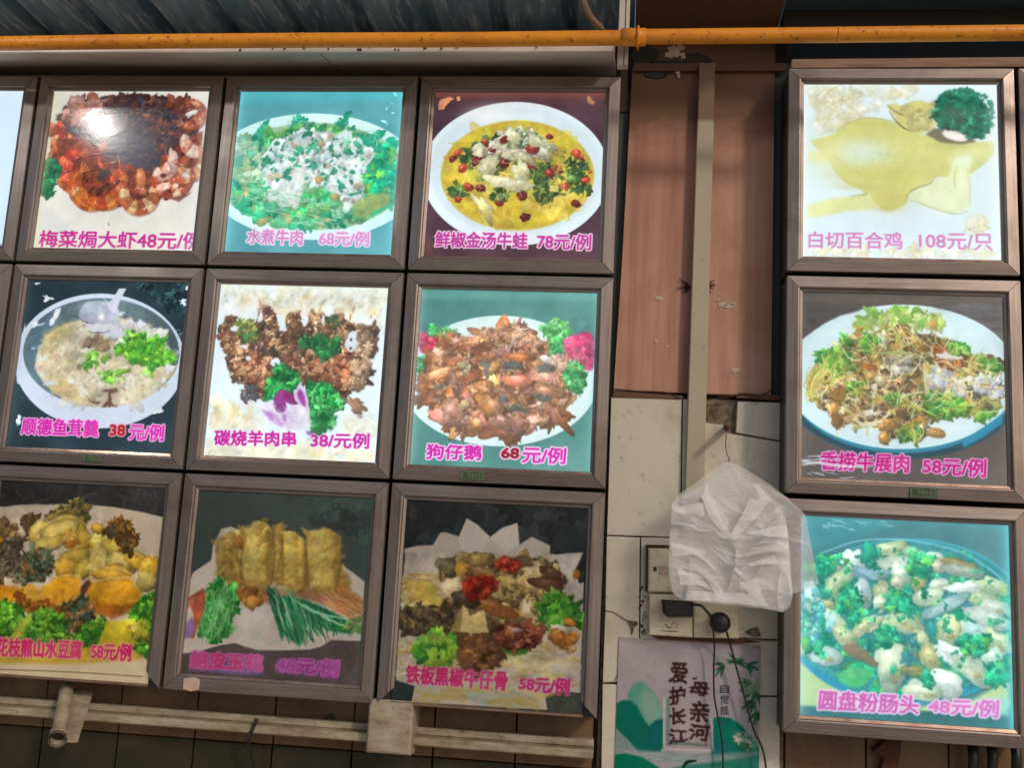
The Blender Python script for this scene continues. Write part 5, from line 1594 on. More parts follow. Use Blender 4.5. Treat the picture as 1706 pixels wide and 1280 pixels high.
    p.melt([(-400, 260), (480, 250), (820, 520), (820, 1090), (-400, 1090)], 4.0, 1.0, .1)
    p.veil((120, 96, 60), .10)
    p.text('花枝煎山水豆腐', [(-14, 970), (438, 986), (430, 1084), (-20, 1068)], (196, 40, 96), (230, 160, 150), 7, 3.2, damage=.35)
    p.text('58元/例', [(490, 998), (702, 1004), (696, 1096), (484, 1084)], (196, 40, 96), (236, 176, 150), 7, 3.2, damage=.35)
    p.line([(-300, 1132), (300, 1150), (760, 1178)], 5, (120, 96, 76), taper=False)
    return p.finish(1.0, 5)


def paint_rolls():
    p = newpic(1, 2, (260, 770, 3.0475), 108)
    p.bg((56, 68, 66), (66, 78, 76))
    p.leafy([(780, 200), (1090, 200), (1060, 420), (940, 330), (800, 330)], 80, (14, 40), [(60, 80, 76), (50, 62, 62)], shadow=0, tex=.1, hl=.05, edge=.02)
    p.poly([(130, 975), (150, 640), (190, 560), (280, 500), (290, 420), (330, 340), (380, 328), (430, 350), (500, 330), (700, 360), (900, 480), (940, 520), (1010, 570), (1060, 610), (1040, 910), (980, 915), (890, 905), (840, 940), (780, 955), (640, 960), (520, 960), (450, 940), (400, 922), (320, 935), (220, 965)], (206, 194, 182), 1.5, 1, .02)
    p.poly([(130, 980), (220, 965), (320, 935), (400, 922), (450, 940), (520, 958), (640, 960), (780, 955), (840, 940), (890, 905), (1040, 912), (1040, 1140), (110, 1110)], (84, 72, 72), 4, 1, .12)
    p.poly([(410, 750), (560, 700), (600, 900), (500, 950), (420, 900)], (216, 208, 196), 20, .6)
    p.poly([(340, 620), (500, 640), (760, 640), (980, 680), (900, 730), (760, 700), (640, 680), (560, 720), (440, 720), (360, 660)], (170, 104, 60), 10, .8, .3)
    p.pile([(420, 640), (540, 650), (500, 725), (440, 715)], 26, (14, 30), [(196, 134, 56), (170, 110, 50)], irr=.3)
    ye = [(214, 180, 78), (200, 162, 66), (224, 194, 96), (188, 148, 60)]
    rolls = [([(340, 380), (400, 350), (470, 340), (440, 480), (440, 620), (380, 620), (320, 590), (310, 500)], 0), ([(590, 320), (640, 318), (650, 345), (640, 620), (600, 620), (580, 500)], 3), ([(470, 350), (490, 312), (520, 300), (560, 310), (590, 350), (598, 480), (580, 620), (540, 640), (440, 615), (430, 520)], 2), ([(650, 350), (700, 355), (750, 390), (765, 500), (775, 620), (710, 660), (650, 650), (640, 500)], 0), ([(880, 520), (930, 520), (970, 620), (980, 690), (900, 680)], 1), ([(760, 352), (830, 345), (850, 328), (880, 345), (938, 375), (935, 510), (905, 660), (860, 670), (790, 640), (768, 480)], 2)]
    for P, ci in rolls:
        q = [(x_ + 7, y_ + 8) for x_, y_ in P]
        p.poly(q, (90, 60, 34), 5, .7)
        p.poly(P, ye[ci], 2.5, 1, .2, smooth=False, rough=1.2, shade=.08)
        xs = [a for a, _ in P]
        p.pile(P, 70, (8, 26), ye + [(214, 196, 110), (160, 124, 50)], hl=.2, edge=.1, shadow=.1, irr=.4, alpha=.55, asp=(.4, .8))
        x0, x1 = min(xs), max(xs)
        y0, y1 = min(b for _, b in P), max(b for _, b in P)
        w_ = x1 - x0
        p.poly([(x0 + w_ * .2, y0 + 20), (x0 + w_ * .45, y0 + 16), (x0 + w_ * .48, y1 - 40), (x0 + w_ * .25, y1 - 50)], (222, 204, 116), 16, .5, .15)
        p.poly([(x1 - w_ * .2, y0 + 34), (x1 + 2, y0 + 50), (x1 + 2, y1 - 30), (x1 - w_ * .22, y1 - 26)], (112, 78, 34), 12, .55, .2)
        p.poly([(x0 - 3, y0 + 50), (x0 + 9, y0 + 44), (x0 + 12, y1 - 40), (x0 - 3, y1 - 50)], (104, 72, 36), 7, .5, .2)
        p.poly([(x0 + 6, y1 - 40), (x1 - 6, y1 - 36), (x1 - 20, y1 - 4), (x0 + 20, y1 - 10)], (128, 86, 36), 12, .5, .2)
    p.pile([(320, 380), (420, 380), (400, 600), (320, 580)], 50, (12, 30), [(150, 120, 56), (130, 96, 46), (176, 146, 70)], hl=.2, edge=.15, shadow=.1, irr=.4, alpha=.6)
    p.blob(425, 405, 16, 34, -20, C(170, 104, 44), shadow=.1)
    gr = [(30, 130, 40), (50, 156, 56), (20, 100, 36), (80, 176, 80)]
    p.leafy([(265, 640), (330, 610), (380, 640), (415, 720), (390, 800), (360, 890), (280, 895), (215, 880), (225, 760)], 160, (12, 30), gr, (24, 110, 40))
    p.strands([(265, 640), (330, 610), (400, 660), (390, 800), (340, 890), (220, 880)], 110, (40, 120), 5, [(130, 206, 130), (60, 150, 60), (160, 220, 150)], .2, .8, (70, 130))
    p.poly([(160, 690), (240, 640), (250, 660), (240, 760), (190, 900), (170, 895), (190, 780)], (176, 84, 56), 3, 1, .25)
    p.poly([(160, 700), (210, 680), (190, 730), (160, 740)], (196, 110, 80), 2, 1, .2)
    p.poly([(140, 830), (180, 790), (200, 840), (180, 890), (140, 900)], (140, 110, 170), 4, .9, .15)
    dg = [(16, 96, 60), (24, 120, 70), (10, 76, 50)]
    for P in ([(560, 650), (600, 640), (640, 780), (650, 880), (640, 915), (600, 790)], [(620, 690), (680, 680), (740, 790), (760, 860), (730, 940), (660, 880)], [(680, 690), (760, 700), (900, 760), (1010, 830), (1000, 875), (880, 860), (760, 800)], [(740, 780), (840, 850), (825, 865), (730, 800)]):
        p.poly(P, dg[1], 2, 1, .3, rough=1.5)
    p.strands([(570, 660), (690, 690), (980, 850), (860, 850), (740, 900), (650, 880)], 130, (50, 160), 6, [(120, 190, 140), (60, 140, 90), (10, 70, 46)], .06, .8, (40, 75))
    for P in ([(640, 690), (670, 780), (700, 860)], [(700, 700), (800, 760), (980, 800)], [(600, 670), (630, 780), (650, 850)], [(740, 720), (880, 800), (980, 850)]):
        p.line(P, 12, (150, 206, 160))
    p.strands([(860, 700), (980, 640), (1045, 720), (1030, 800), (940, 780)], 120, (60, 150), 7, [(214, 150, 90), (190, 120, 66), (226, 176, 126)], .05, .9, (10, 40))
    p.leafy([(960, 790), (1040, 790), (1020, 860), (970, 850)], 24, (10, 22), [(150, 170, 90), (110, 150, 80)])
    p.melt([(160, 640), (420, 640), (560, 640), (1045, 660), (1040, 890), (740, 950), (420, 900), (150, 900)], 2.5, 1.0, .08)
    p.melt([(300, 290), (960, 310), (980, 660), (300, 640)], 0.8, 1.0, .06)
    p.veil((110, 110, 104), .14)
    d = dict(halo=(206, 120, 190), hr=8, bold=4.5, damage=.75, soft=1.3)
    p.poly([(175, 965), (540, 985), (540, 1080), (165, 1060)], (150, 84, 150), 7, .75, .25)
    p.poly([(620, 995), (935, 1010), (925, 1110), (600, 1070)], (140, 82, 146), 8, .75, .25)
    p.poly([(180, 970), (260, 975), (260, 1040), (170, 1050)], (190, 50, 150), 8, .7, .2)
    p.poly([(850, 1010), (930, 1010), (925, 1100), (840, 1100)], (160, 60, 150), 8, .7, .2)
    p.poly([(280, 1040), (540, 1040), (540, 1080), (280, 1070)], (110, 96, 150), 10, .7, .2)
    p.text('鲍皮玉花', [(180, 962), (542, 984), (538, 1062), (172, 1046)], (186, 60, 110), **d)
    p.text('48元/例', [(620, 992), (930, 1010), (920, 1088), (606, 1066)], (150, 60, 140), **d)
    return p.finish(1.1, 4, [('R', (120, 170, 166), .35, .02)])


def paint_ribs():
    p = newpic(2, 2, (620, 790, 3.0475), 109, True)
    p.bg((26, 32, 36), (44, 52, 56))
    p.leafy([(190, 150), (1090, 180), (1090, 420), (190, 380)], 60, (30, 90), [(34, 42, 48), (46, 54, 60), (26, 32, 38)], shadow=0, tex=.15, hl=.05, edge=.02)
    p.poly([(120, 1050), (165, 380), (230, 365), (308, 362), (345, 300), (370, 296), (440, 318), (480, 226), (530, 255), (600, 320), (660, 275), (738, 248), (748, 360), (810, 320), (905, 365), (900, 410), (1070, 398), (1020, 520), (1075, 540), (1060, 1115), (960, 1110), (880, 1140), (890, 1200), (200, 1160), (215, 1080)], (190, 180, 168), 1.2, 1, .02)
    for P in ([(440, 320), (480, 226), (530, 255), (590, 320), (560, 400), (450, 400)], [(600, 322), (660, 275), (738, 250), (745, 360), (680, 400)], [(900, 412), (1068, 400), (1010, 530), (930, 480)]):
        p.poly(P, (204, 196, 186), 3, .8)
    p.poly([(60, 1140), (120, 1050), (215, 1080), (180, 1130)], (40, 56, 50), 2)
    p.poly([(880, 1130), (960, 1100), (1080, 1120), (1120, 1240), (900, 1210)], (66, 74, 64), 2, 1, .15)
    noodle = [(206, 190, 130), (190, 166, 90), (216, 204, 160), (196, 160, 70)]
    p.strands([(150, 540), (340, 550), (400, 700), (160, 680)], 130, (60, 170), 14, noodle, .3, .85, (-30, 30))
    p.strands([(140, 830), (460, 900), (1050, 850), (1050, 1050), (800, 1050), (150, 1050)], 170, (80, 220), 12, noodle + [(186, 176, 156)], .25, .6, (-25, 25))
    p.poly([(230, 1090), (860, 1100), (880, 1190), (240, 1160)], (190, 180, 150), 10, .7)
    p.strands([(260, 1090), (860, 1110), (860, 1180), (260, 1150)], 50, (80, 200), 22, [(190, 166, 90), (170, 180, 160), (200, 170, 100)], .2, .5, (-15, 15))
    p.poly([(160, 545), (310, 545), (340, 620), (400, 650), (330, 700), (260, 680), (230, 620)], (206, 178, 74), 8, .7, .1)
    brown = [(96, 62, 38), (120, 80, 50), (76, 54, 40), (140, 96, 60)]
    p.poly([(330, 520), (380, 430), (520, 400), (640, 430), (860, 420), (960, 500), (1000, 560), (880, 640), (860, 860), (700, 880), (450, 1000), (400, 820), (150, 800), (150, 700), (330, 680), (400, 600)], (96, 70, 46), 4, 1, .4, rough=4)
    p.pile([(340, 500), (380, 430), (520, 405), (860, 430), (980, 520), (900, 640), (860, 780), (420, 820), (400, 640)], 200, (18, 44), [(150, 116, 66), (120, 96, 66), (176, 146, 90), (96, 78, 56), (190, 166, 110)], irr=.3, tex=.35, spec=.12, shadow=.45)
    p.pile([(145, 720), (250, 680), (400, 700), (410, 800), (280, 815), (150, 800)], 110, (14, 34), [(80, 68, 50), (110, 92, 60), (60, 52, 40)], irr=.3, tex=.4, spec=.1)
    for x_, y_, a_, b_, g_, c_ in ((430, 480, 74, 40, -20, (186, 146, 60)), (540, 430, 90, 28, -10, (170, 146, 80)), (560, 500, 80, 30, 20, (130, 100, 60)), (400, 580, 80, 50, -20, (206, 182, 140)), (820, 490, 60, 44, -30, (200, 180, 130)), (800, 570, 60, 30, 20, (206, 176, 110)), (620, 680, 130, 34, 14, (136, 86, 44)), (470, 640, 80, 40, 20, (84, 70, 54)), (900, 560, 80, 44, 0, (90, 56, 44)), (900, 500, 60, 30, 20, (100, 64, 50)), (380, 470, 50, 50, 0, (126, 118, 84)), (760, 440, 60, 26, 0, (110, 84, 60))):
        p.blob(x_, y_, a_, b_, g_, C(*c_), irr=.2, tex=.3, spec=.12, shadow=.45)
    p.poly([(640, 520), (740, 540), (760, 610), (700, 650), (600, 620)], (196, 172, 100), 2, 1, .2, rough=2)
    p.poly([(460, 660), (500, 720), (570, 690), (590, 810), (400, 800)], (206, 184, 120), 2, 1, .15, rough=1.5, shade=.08)
    p.poly([(440, 690), (460, 665), (450, 800), (400, 800)], (150, 124, 70), 2, .9)
    p.poly([(740, 630), (830, 595), (890, 650), (890, 690), (840, 740), (745, 720)], (206, 180, 116), 2, 1, .15, rough=2)
    p.poly([(760, 640), (800, 640), (800, 700), (760, 700)], (230, 216, 190), 3, .9)
    p.pile([(600, 530), (900, 600), (860, 720), (640, 640)], 40, (6, 16), [(110, 84, 50), (90, 66, 44)], irr=.4, alpha=.7, shadow=.05)
    red = [(176, 44, 28), (196, 62, 36), (150, 30, 24)]
    p.ell(545, 575, 84, 58, red[0], -15, feather=2, tex=.2)
    p.pile(ring(545, 575, 80, 52), 40, (14, 34), red, spec=.3)
    p.ell(535, 590, 34, 20, (96, 28, 24), -25, feather=3)
    p.ell(690, 465, 66, 32, red[1], 5, feather=2, tex=.2)
    p.pile(ring(690, 465, 60, 26), 26, (12, 26), red, spec=.35)
    gg = [(60, 136, 40), (90, 166, 50), (40, 106, 40), (120, 180, 70)]
    p.poly([(900, 610), (980, 620), (1010, 680), (1070, 700), (1060, 770), (980, 760), (880, 800), (820, 790), (860, 720)], gg[0], 4, 1, .3, rough=3)
    p.leafy([(900, 610), (980, 620), (1010, 680), (1070, 700), (1060, 770), (980, 760), (880, 800), (820, 790), (860, 720)], 90, (14, 34), gg, tex=.15)
    p.ell(330, 890, 112, 70, gg[1], 10, feather=4, tex=.15)
    p.leafy(ring(330, 890, 100, 60), 70, (14, 36), gg + [(150, 190, 60)], tex=.12)
    p.glow(340, 845, 40, 22, (190, 170, 60), .6)
    p.ell(730, 900, 66, 26, gg[0], 0, feather=4, tex=.2)
    p.ell(548, 920, 118, 78, (104, 68, 46), 5, feather=3, tex=.35)
    p.pile(ring(548, 920, 108, 70), 90, (12, 36), [(104, 68, 46), (126, 84, 52), (84, 54, 40), (140, 90, 46)], irr=.4, tex=.4, spec=.1)
    p.ell(740, 820, 120, 66, (120, 62, 44), 8, feather=3, tex=.35)
    p.pile(ring(740, 820, 110, 60), 80, (12, 34), [(130, 66, 46), (104, 50, 38), (150, 90, 60)], irr=.4, tex=.4, spec=.16)
    p.blob(730, 790, 34, 12, 10, C(170, 150, 140), shadow=0)
    p.blob(950, 785, 52, 20, 8, C(222, 210, 190)); p.blob(1000, 750, 34, 18, 10, C(206, 130, 50))
    p.pile([(880, 800), (1030, 820), (1020, 900), (960, 880)], 30, (12, 30), [(190, 126, 50), (160, 100, 44), (206, 160, 90)], spec=.2)
    p.pile([(1000, 520), (1080, 470), (1080, 520)], 6, (14, 26), [(176, 110, 50), (40, 50, 44)])
    p.melt([(140, 400), (1060, 400), (1070, 1060), (140, 1060)], 3.5, 1.0, .1)
    p.veil((90, 80, 70), .10)
    t = dict(halo=(222, 160, 176), hr=5, bold=3.2, damage=.25)
    p.text('铁板黑椒牛仔骨', [(176, 972), (688, 1006), (682, 1100), (168, 1062)], (196, 44, 110), **t)
    p.text('58元/例', [(752, 1030), (1004, 1040), (998, 1128), (744, 1096)], (196, 44, 116), **t)
    return p.finish(1.0, 5)


def paint_chicken():
    p = newpic(3, 0, (1290, 90, 3.368), 110)
    p.bg((216, 234, 240), (208, 228, 232))
    cartouche(p, [([(200, 180), (840, 190), (640, 260), (480, 380), (240, 430)], 60), ([(190, 1090), (1230, 1100), (1240, 1145), (190, 1130)], 40), ([(1080, 960), (1180, 910), (1160, 990)], 10)])
    p.strands([(260, 190), (460, 200), (450, 400), (300, 420)], 40, (60, 160), 5, [(196, 186, 130)], .8, .5)
    yel = (204, 206, 118)
    p.poly([(190, 545), (300, 545), (300, 610), (190, 605)], (226, 228, 160), 8, .9)
    # back leg (left) and lower left leg
    p.poly([(180, 850), (300, 815), (480, 790), (540, 760), (600, 800), (560, 870), (420, 880), (280, 910), (180, 918)], (214, 220, 150), 6, .95, .04)
    p.poly([(200, 480), (320, 450), (440, 380), (540, 358), (620, 370), (720, 410), (830, 450), (960, 480), (1100, 490), (1230, 500), (1210, 580), (1110, 660), (1000, 690), (900, 690), (860, 730), (760, 780), (740, 840), (650, 880), (580, 850), (540, 790), (500, 765), (400, 720), (330, 640), (290, 580), (220, 510)], yel, 4, 1, .04, smooth=True)
    p.glow(520, 560, 150, 70, (200, 222, 210), .95)
    p.glow(420, 560, 90, 70, (206, 224, 200), .6)
    p.glow(640, 440, 240, 50, (206, 206, 124), .4)
    p.glow(760, 620, 200, 110, (200, 200, 120), .5)
    p.glow(650, 800, 90, 70, (198, 190, 104), .8)
    p.glow(420, 690, 120, 40, (206, 202, 132), .5)
    p.poly([(1000, 590), (1110, 560), (1090, 660), (1100, 860), (1010, 895), (900, 870), (760, 820), (750, 790), (860, 730), (980, 680)], (214, 224, 180), 8, .95, .04)
    p.glow(1060, 590, 60, 40, (220, 238, 220), .8)
    p.line([(1025, 620), (1010, 690), (1012, 760)], 8, (170, 166, 100), alpha=.6)
    p.line([(1080, 640), (1095, 740), (1096, 860)], 8, (188, 186, 110), alpha=.6)
    p.line([(500, 765), (520, 780), (500, 790), (430, 800)], 7, (150, 146, 80), alpha=.8)
    p.line([(905, 680), (880, 720), (810, 752), (760, 775), (740, 820)], 9, (140, 130, 84), alpha=.8)
    p.line([(320, 440), (440, 378), (540, 358), (660, 378), (740, 420)], 6, (150, 150, 76), alpha=.7)
    p.line([(760, 820), (880, 860), (1010, 896), (1090, 880)], 7, (166, 160, 90), alpha=.7)
    p.line([(330, 640), (400, 715), (500, 750)], 5, (170, 166, 96), alpha=.6)
    p.pile([(460, 460), (900, 480), (900, 700), (640, 840), (440, 680)], 260, (4, 7), [(204, 200, 114), (220, 216, 140)], hl=.1, edge=.05, shadow=0, alpha=.35)
    p.glow(300, 560, 110, 90, (226, 226, 160), .6)
    p.glow(1120, 540, 120, 50, (224, 228, 170), .6)
    p.glow(560, 390, 200, 22, (188, 186, 100), .5)
    p.glow(470, 745, 130, 18, (186, 182, 100), .5)
    p.glow(620, 870, 60, 16, (180, 170, 90), .5)
    p.glow(960, 510, 150, 16, (182, 180, 104), .45)
    p.glow(880, 640, 26, 90, (196, 194, 120), .4)
    p.glow(930, 800, 80, 50, (228, 234, 206), .6)
    p.glow(1060, 720, 30, 100, (226, 234, 200), .6)
    p.glow(560, 660, 220, 34, (196, 192, 104), .5)
    p.glow(760, 470, 120, 26, (188, 188, 108), .4)
    p.glow(700, 700, 70, 50, (190, 184, 96), .5)
    p.glow(500, 520, 90, 40, (222, 232, 206), .7)
    p.line([(330, 560), (420, 640), (520, 690), (600, 700)], 14, (190, 186, 106), alpha=.4, feather=6)
    # head
    p.poly([(632, 285), (660, 275), (720, 290), (780, 262), (830, 260), (880, 275), (905, 265), (900, 330), (925, 390), (870, 430), (800, 445), (740, 420), (690, 390), (680, 350), (650, 320)], (186, 180, 108), 3, 1, .12)
    p.line([(635, 285), (690, 330), (760, 350), (850, 345)], 8, (120, 100, 64))
    p.line([(645, 320), (700, 395), (780, 440)], 9, (120, 96, 64))
    p.poly([(870, 300), (905, 300), (925, 395), (890, 415)], (220, 222, 180), 6, .8)
    p.line([(780, 330), (810, 318), (835, 326)], 6, (120, 120, 70))
    p.glow(900, 275, 22, 16, (120, 104, 84), .7)
    p.pile([(700, 300), (880, 300), (880, 420), (740, 420)], 60, (8, 24), [(196, 188, 120), (166, 158, 90), (206, 200, 140)], alpha=.5, shadow=.05, hl=.2)
    # slate shadow piece with shell
    p.poly([(850, 450), (900, 415), (1060, 420), (1130, 490), (1060, 502), (930, 492)], (112, 106, 88), 4, .95, .15)
    p.ell(1010, 455, 72, 26, (238, 236, 228), 16, feather=2, tex=.03)
    p.glow(1035, 410, 30, 22, (170, 150, 130), .8)
    gd = [(10, 96, 72), (16, 116, 84), (8, 74, 58), (30, 132, 98)]
    P = [(910, 290), (930, 220), (1000, 200), (1080, 205), (1150, 250), (1190, 300), (1180, 350), (1225, 390), (1200, 430), (1160, 460), (1100, 470), (1060, 430), (1000, 410), (930, 400), (900, 340)]
    p.leafy(P, 420, (9, 24), gd, (12, 92, 70))
    p.glow(1020, 330, 90, 60, (74, 96, 86), .55)
    for i in range(26):
        a = p.r.uniform(-2.4, 1.2)
        p.blob(1065 + 160 * math.cos(a), 325 + 130 * math.sin(a), 13, 8, p.r.uniform(0, 180), C(10, 100, 76), irr=.5, shadow=0)
    p.melt([(190, 180), (870, 180), (1230, 200), (1230, 900), (190, 920)], 2.5, 1.6, .01, .0)
    p.veil((190, 200, 180), .12)
    t = dict(halo=(222, 206, 230), hr=4, bold=1.6, alpha=.95)
    p.text('白切百合鸡', [(194, 996), (716, 1000), (718, 1094), (192, 1088)], (196, 120, 176), **t)
    p.text('108元/只', [(812, 1006), (1224, 1010), (1226, 1104), (814, 1090)], (196, 124, 178), **t)
    return p.finish(1.0, 3, [('L', (236, 252, 255), .8, .025), ('R', (240, 255, 255), .9, .03), ('B', (236, 252, 252), .5, .03), ('T', (236, 250, 250), .5, .02)])


def paint_salad():
    p = newpic(3, 1, (1290, 440, 3.2), 111)
    p.bg((72, 66, 66), (92, 84, 82))
    p.poly([(150, 160), (1220, 190), (1220, 240), (150, 200)], (96, 88, 72), 14, .6, .1)
    p.strands([(900, 200), (1200, 220), (1200, 420), (1080, 330)], 40, (80, 200), 20, [(110, 108, 110), (84, 84, 90)], .1, .4, (-10, 20))
    p.ell(690, 640, 640, 400, (20, 62, 78), feather=5)
    p.ell(685, 625, 610, 385, (40, 130, 160), feather=4)
    p.ell(680, 602, 618, 386, (206, 232, 238), feather=2, tex=.01)
    p.ell(680, 590, 560, 340, (210, 234, 240), feather=16)
    p.poly([(1000, 950), (1100, 880), (1215, 800), (1215, 850), (1120, 920), (1010, 980)], (30, 140, 180), 4, .9)
    # pale lettuce at the back
    p.leafy([(430, 320), (500, 260), (640, 240), (880, 290), (870, 330), (780, 320), (640, 330), (520, 340), (440, 355)], 130, (14, 34), [(170, 206, 90), (196, 222, 130), (130, 186, 80), (206, 226, 150)], tex=.12, hl=.15, shadow=.08)
    p.blob(450, 345, 20, 14, 0, C(206, 150, 60)); p.blob(845, 320, 26, 30, 0, C(214, 170, 90), shadow=.1)
    body = [(175, 680), (190, 600), (260, 530), (300, 470), (440, 380), (520, 370), (640, 340), (760, 370), (900, 390), (1000, 430), (1060, 480), (1190, 520), (1200, 640), (1190, 780), (1100, 820), (1000, 790), (850, 810), (800, 880), (780, 950), (720, 940), (680, 900), (600, 960), (560, 930), (590, 860), (480, 870), (380, 840), (330, 880), (300, 760), (200, 730)]
    p.poly(body, (120, 108, 66), 4, 1, .35, rough=4)
    pal = [(150, 126, 70), (186, 160, 100), (110, 84, 50), (206, 190, 150), (96, 74, 52), (190, 150, 80), (130, 140, 80)]
    p.pile(body, 420, (12, 36), pal, irr=.35, tex=.3, hl=.35, spec=.14, shadow=.4)
    p.pile([(220, 680), (420, 600), (700, 600), (680, 780), (420, 840), (320, 800)], 160, (12, 36), [(140, 104, 64), (96, 74, 60), (176, 140, 96), (110, 100, 90), (206, 196, 176)], irr=.35, tex=.3, spec=.2)
    p.pile([(800, 540), (980, 560), (1000, 700), (840, 690)], 44, (20, 44), [(190, 196, 206), (166, 170, 180), (206, 210, 216)], irr=.3, tex=.2, shadow=.3)
    p.pile([(1030, 600), (1190, 620), (1190, 700), (1050, 700)], 26, (16, 40), [(206, 214, 222), (176, 180, 186)], irr=.3)
    p.pile([(600, 480), (720, 500), (700, 600), (600, 560)], 34, (14, 30), [(206, 206, 190), (170, 166, 150)], irr=.3)
    p.pile([(460, 390), (600, 390), (600, 460), (470, 460)], 40, (12, 26), [(206, 206, 180), (180, 176, 130), (150, 130, 90)], irr=.3)
    p.pile([(850, 450), (1000, 480), (980, 540), (870, 520)], 24, (12, 34), [(150, 70, 44), (214, 206, 200), (176, 110, 80)], irr=.3, spec=.2)
    p.poly([(1030, 640), (1110, 700), (1190, 790), (1150, 800), (1060, 740)], (90, 84, 76), 4, .85, .3)
    gr = [(96, 170, 60), (70, 150, 56), (130, 196, 80), (50, 124, 60)]
    for P, n in (([(220, 480), (300, 445), (380, 480), (420, 470), (380, 560), (320, 600), (240, 540)], 110), ([(360, 390), (400, 380), (390, 420), (365, 420)], 12), ([(820, 700), (940, 690), (1050, 780), (1020, 800), (860, 790), (810, 740)], 150), ([(930, 420), (1030, 430), (1040, 470), (960, 470)], 34), ([(660, 870), (780, 850), (760, 940), (690, 930)], 40), ([(600, 690), (680, 690), (670, 750), (610, 740)], 22), ([(400, 640), (480, 640), (460, 690), (400, 680)], 20), ([(1080, 800), (1160, 790), (1150, 830), (1090, 830)], 16), ([(1100, 520), (1190, 520), (1190, 570)], 20), ([(450, 430), (500, 370), (560, 400), (480, 470)], 26)):
        p.leafy(P, n, (11, 26), gr, tex=.2)
    p.strands(body, 330, (40, 130), 7, [(206, 190, 90), (226, 216, 150), (190, 160, 70), (196, 196, 110), (230, 226, 196), (150, 110, 50)], .35, .9)
    p.strands([(175, 700), (200, 560), (320, 520), (300, 620)], 40, (60, 150), 7, [(206, 206, 110), (226, 196, 110), (176, 160, 70)], .25, .9, (80, 130))
    for P, c in (([(460, 455), (560, 475), (700, 470), (790, 510)], (176, 190, 110)), ([(440, 590), (470, 540), (530, 505)], (206, 140, 60)), ([(640, 340), (660, 400), (700, 440)], (170, 190, 96)), ([(670, 740), (700, 700), (800, 685)], (222, 216, 170)), ([(660, 890), (740, 840), (820, 815)], (206, 150, 70)), ([(660, 755), (760, 770), (860, 810)], (206, 196, 70)), ([(190, 720), (210, 620), (270, 550)], (214, 206, 120)), ([(240, 640), (340, 610), (430, 590)], (190, 180, 70)), ([(800, 520), (800, 600), (808, 680)], (214, 206, 170)), ([(940, 710), (990, 670), (1020, 600)], (196, 190, 150)), ([(1090, 790), (1200, 790)], (226, 226, 190))):
        p.line(P, 11, c)
    p.line([(430, 830), (480, 855), (560, 845), (620, 790)], 26, (214, 208, 176))
    p.line([(860, 480), (920, 490), (1000, 500)], 26, (220, 214, 206))
    p.blob(565, 620, 30, 34, 0, C(196, 180, 140), spec=.4); p.blob(510, 595, 24, 20, 0, C(186, 140, 80), spec=.3)
    p.blob(510, 545, 36, 18, 10, C(180, 110, 50)); p.blob(640, 850, 34, 26, 10, C(190, 160, 110), spec=.4)
    for x_, y_, a_, b_, g_ in ((325, 770, 24, 36, 0), (335, 840, 28, 44, 10), (590, 870, 40, 26, 10), (585, 930, 30, 34, 0), (865, 898, 54, 24, 6), (340, 700, 40, 44, 0), (620, 850, 46, 24, 20)):
        p.blob(x_, y_, a_, b_, g_, C(176, 128, 66), irr=.15, tex=.3, spec=.3)
    # lamp reflection on the warped film, painted into the print as pale streaks
    for i in range(26):
        x_, y_ = p.r.uniform(155, 480), p.r.normal(1075, 30)
        p.blob(x_, y_, p.r.uniform(10, 50), p.r.uniform(2, 7), p.r.uniform(-12, 16), C(206, 214, 226), irr=.5, shadow=0, alpha=.5, tex=.1, hl=0, edge=0)
    p.melt([(170, 240), (900, 240), (1195, 480), (1200, 800), (900, 960), (550, 970), (280, 880), (170, 700)], 3.5, 1.0, .1)
    p.veil((150, 160, 156), .14)
    t = dict(halo=(236, 170, 222), hr=8, bold=3, damage=.15)
    p.text('香捞牛展肉', [(250, 1000), (720, 1016), (716, 1112), (244, 1096)], (176, 30, 120), **t)
    p.text('58元/例', [(795, 1034), (1130, 1042), (1126, 1138), (790, 1116)], (176, 30, 120), **t)
    p.line([(150, 1070), (230, 1060), (330, 1075), (480, 1085)], 16, (226, 230, 236), alpha=.7)  # broad streaks of the same painted pane reflection
    p.line([(160, 1055), (260, 1040), (340, 1050)], 9, (206, 214, 226), alpha=.6)
    return p.finish(.8, 4, [('L', (200, 236, 240), .15, .012), ('R', (160, 150, 130), .3, .02)])


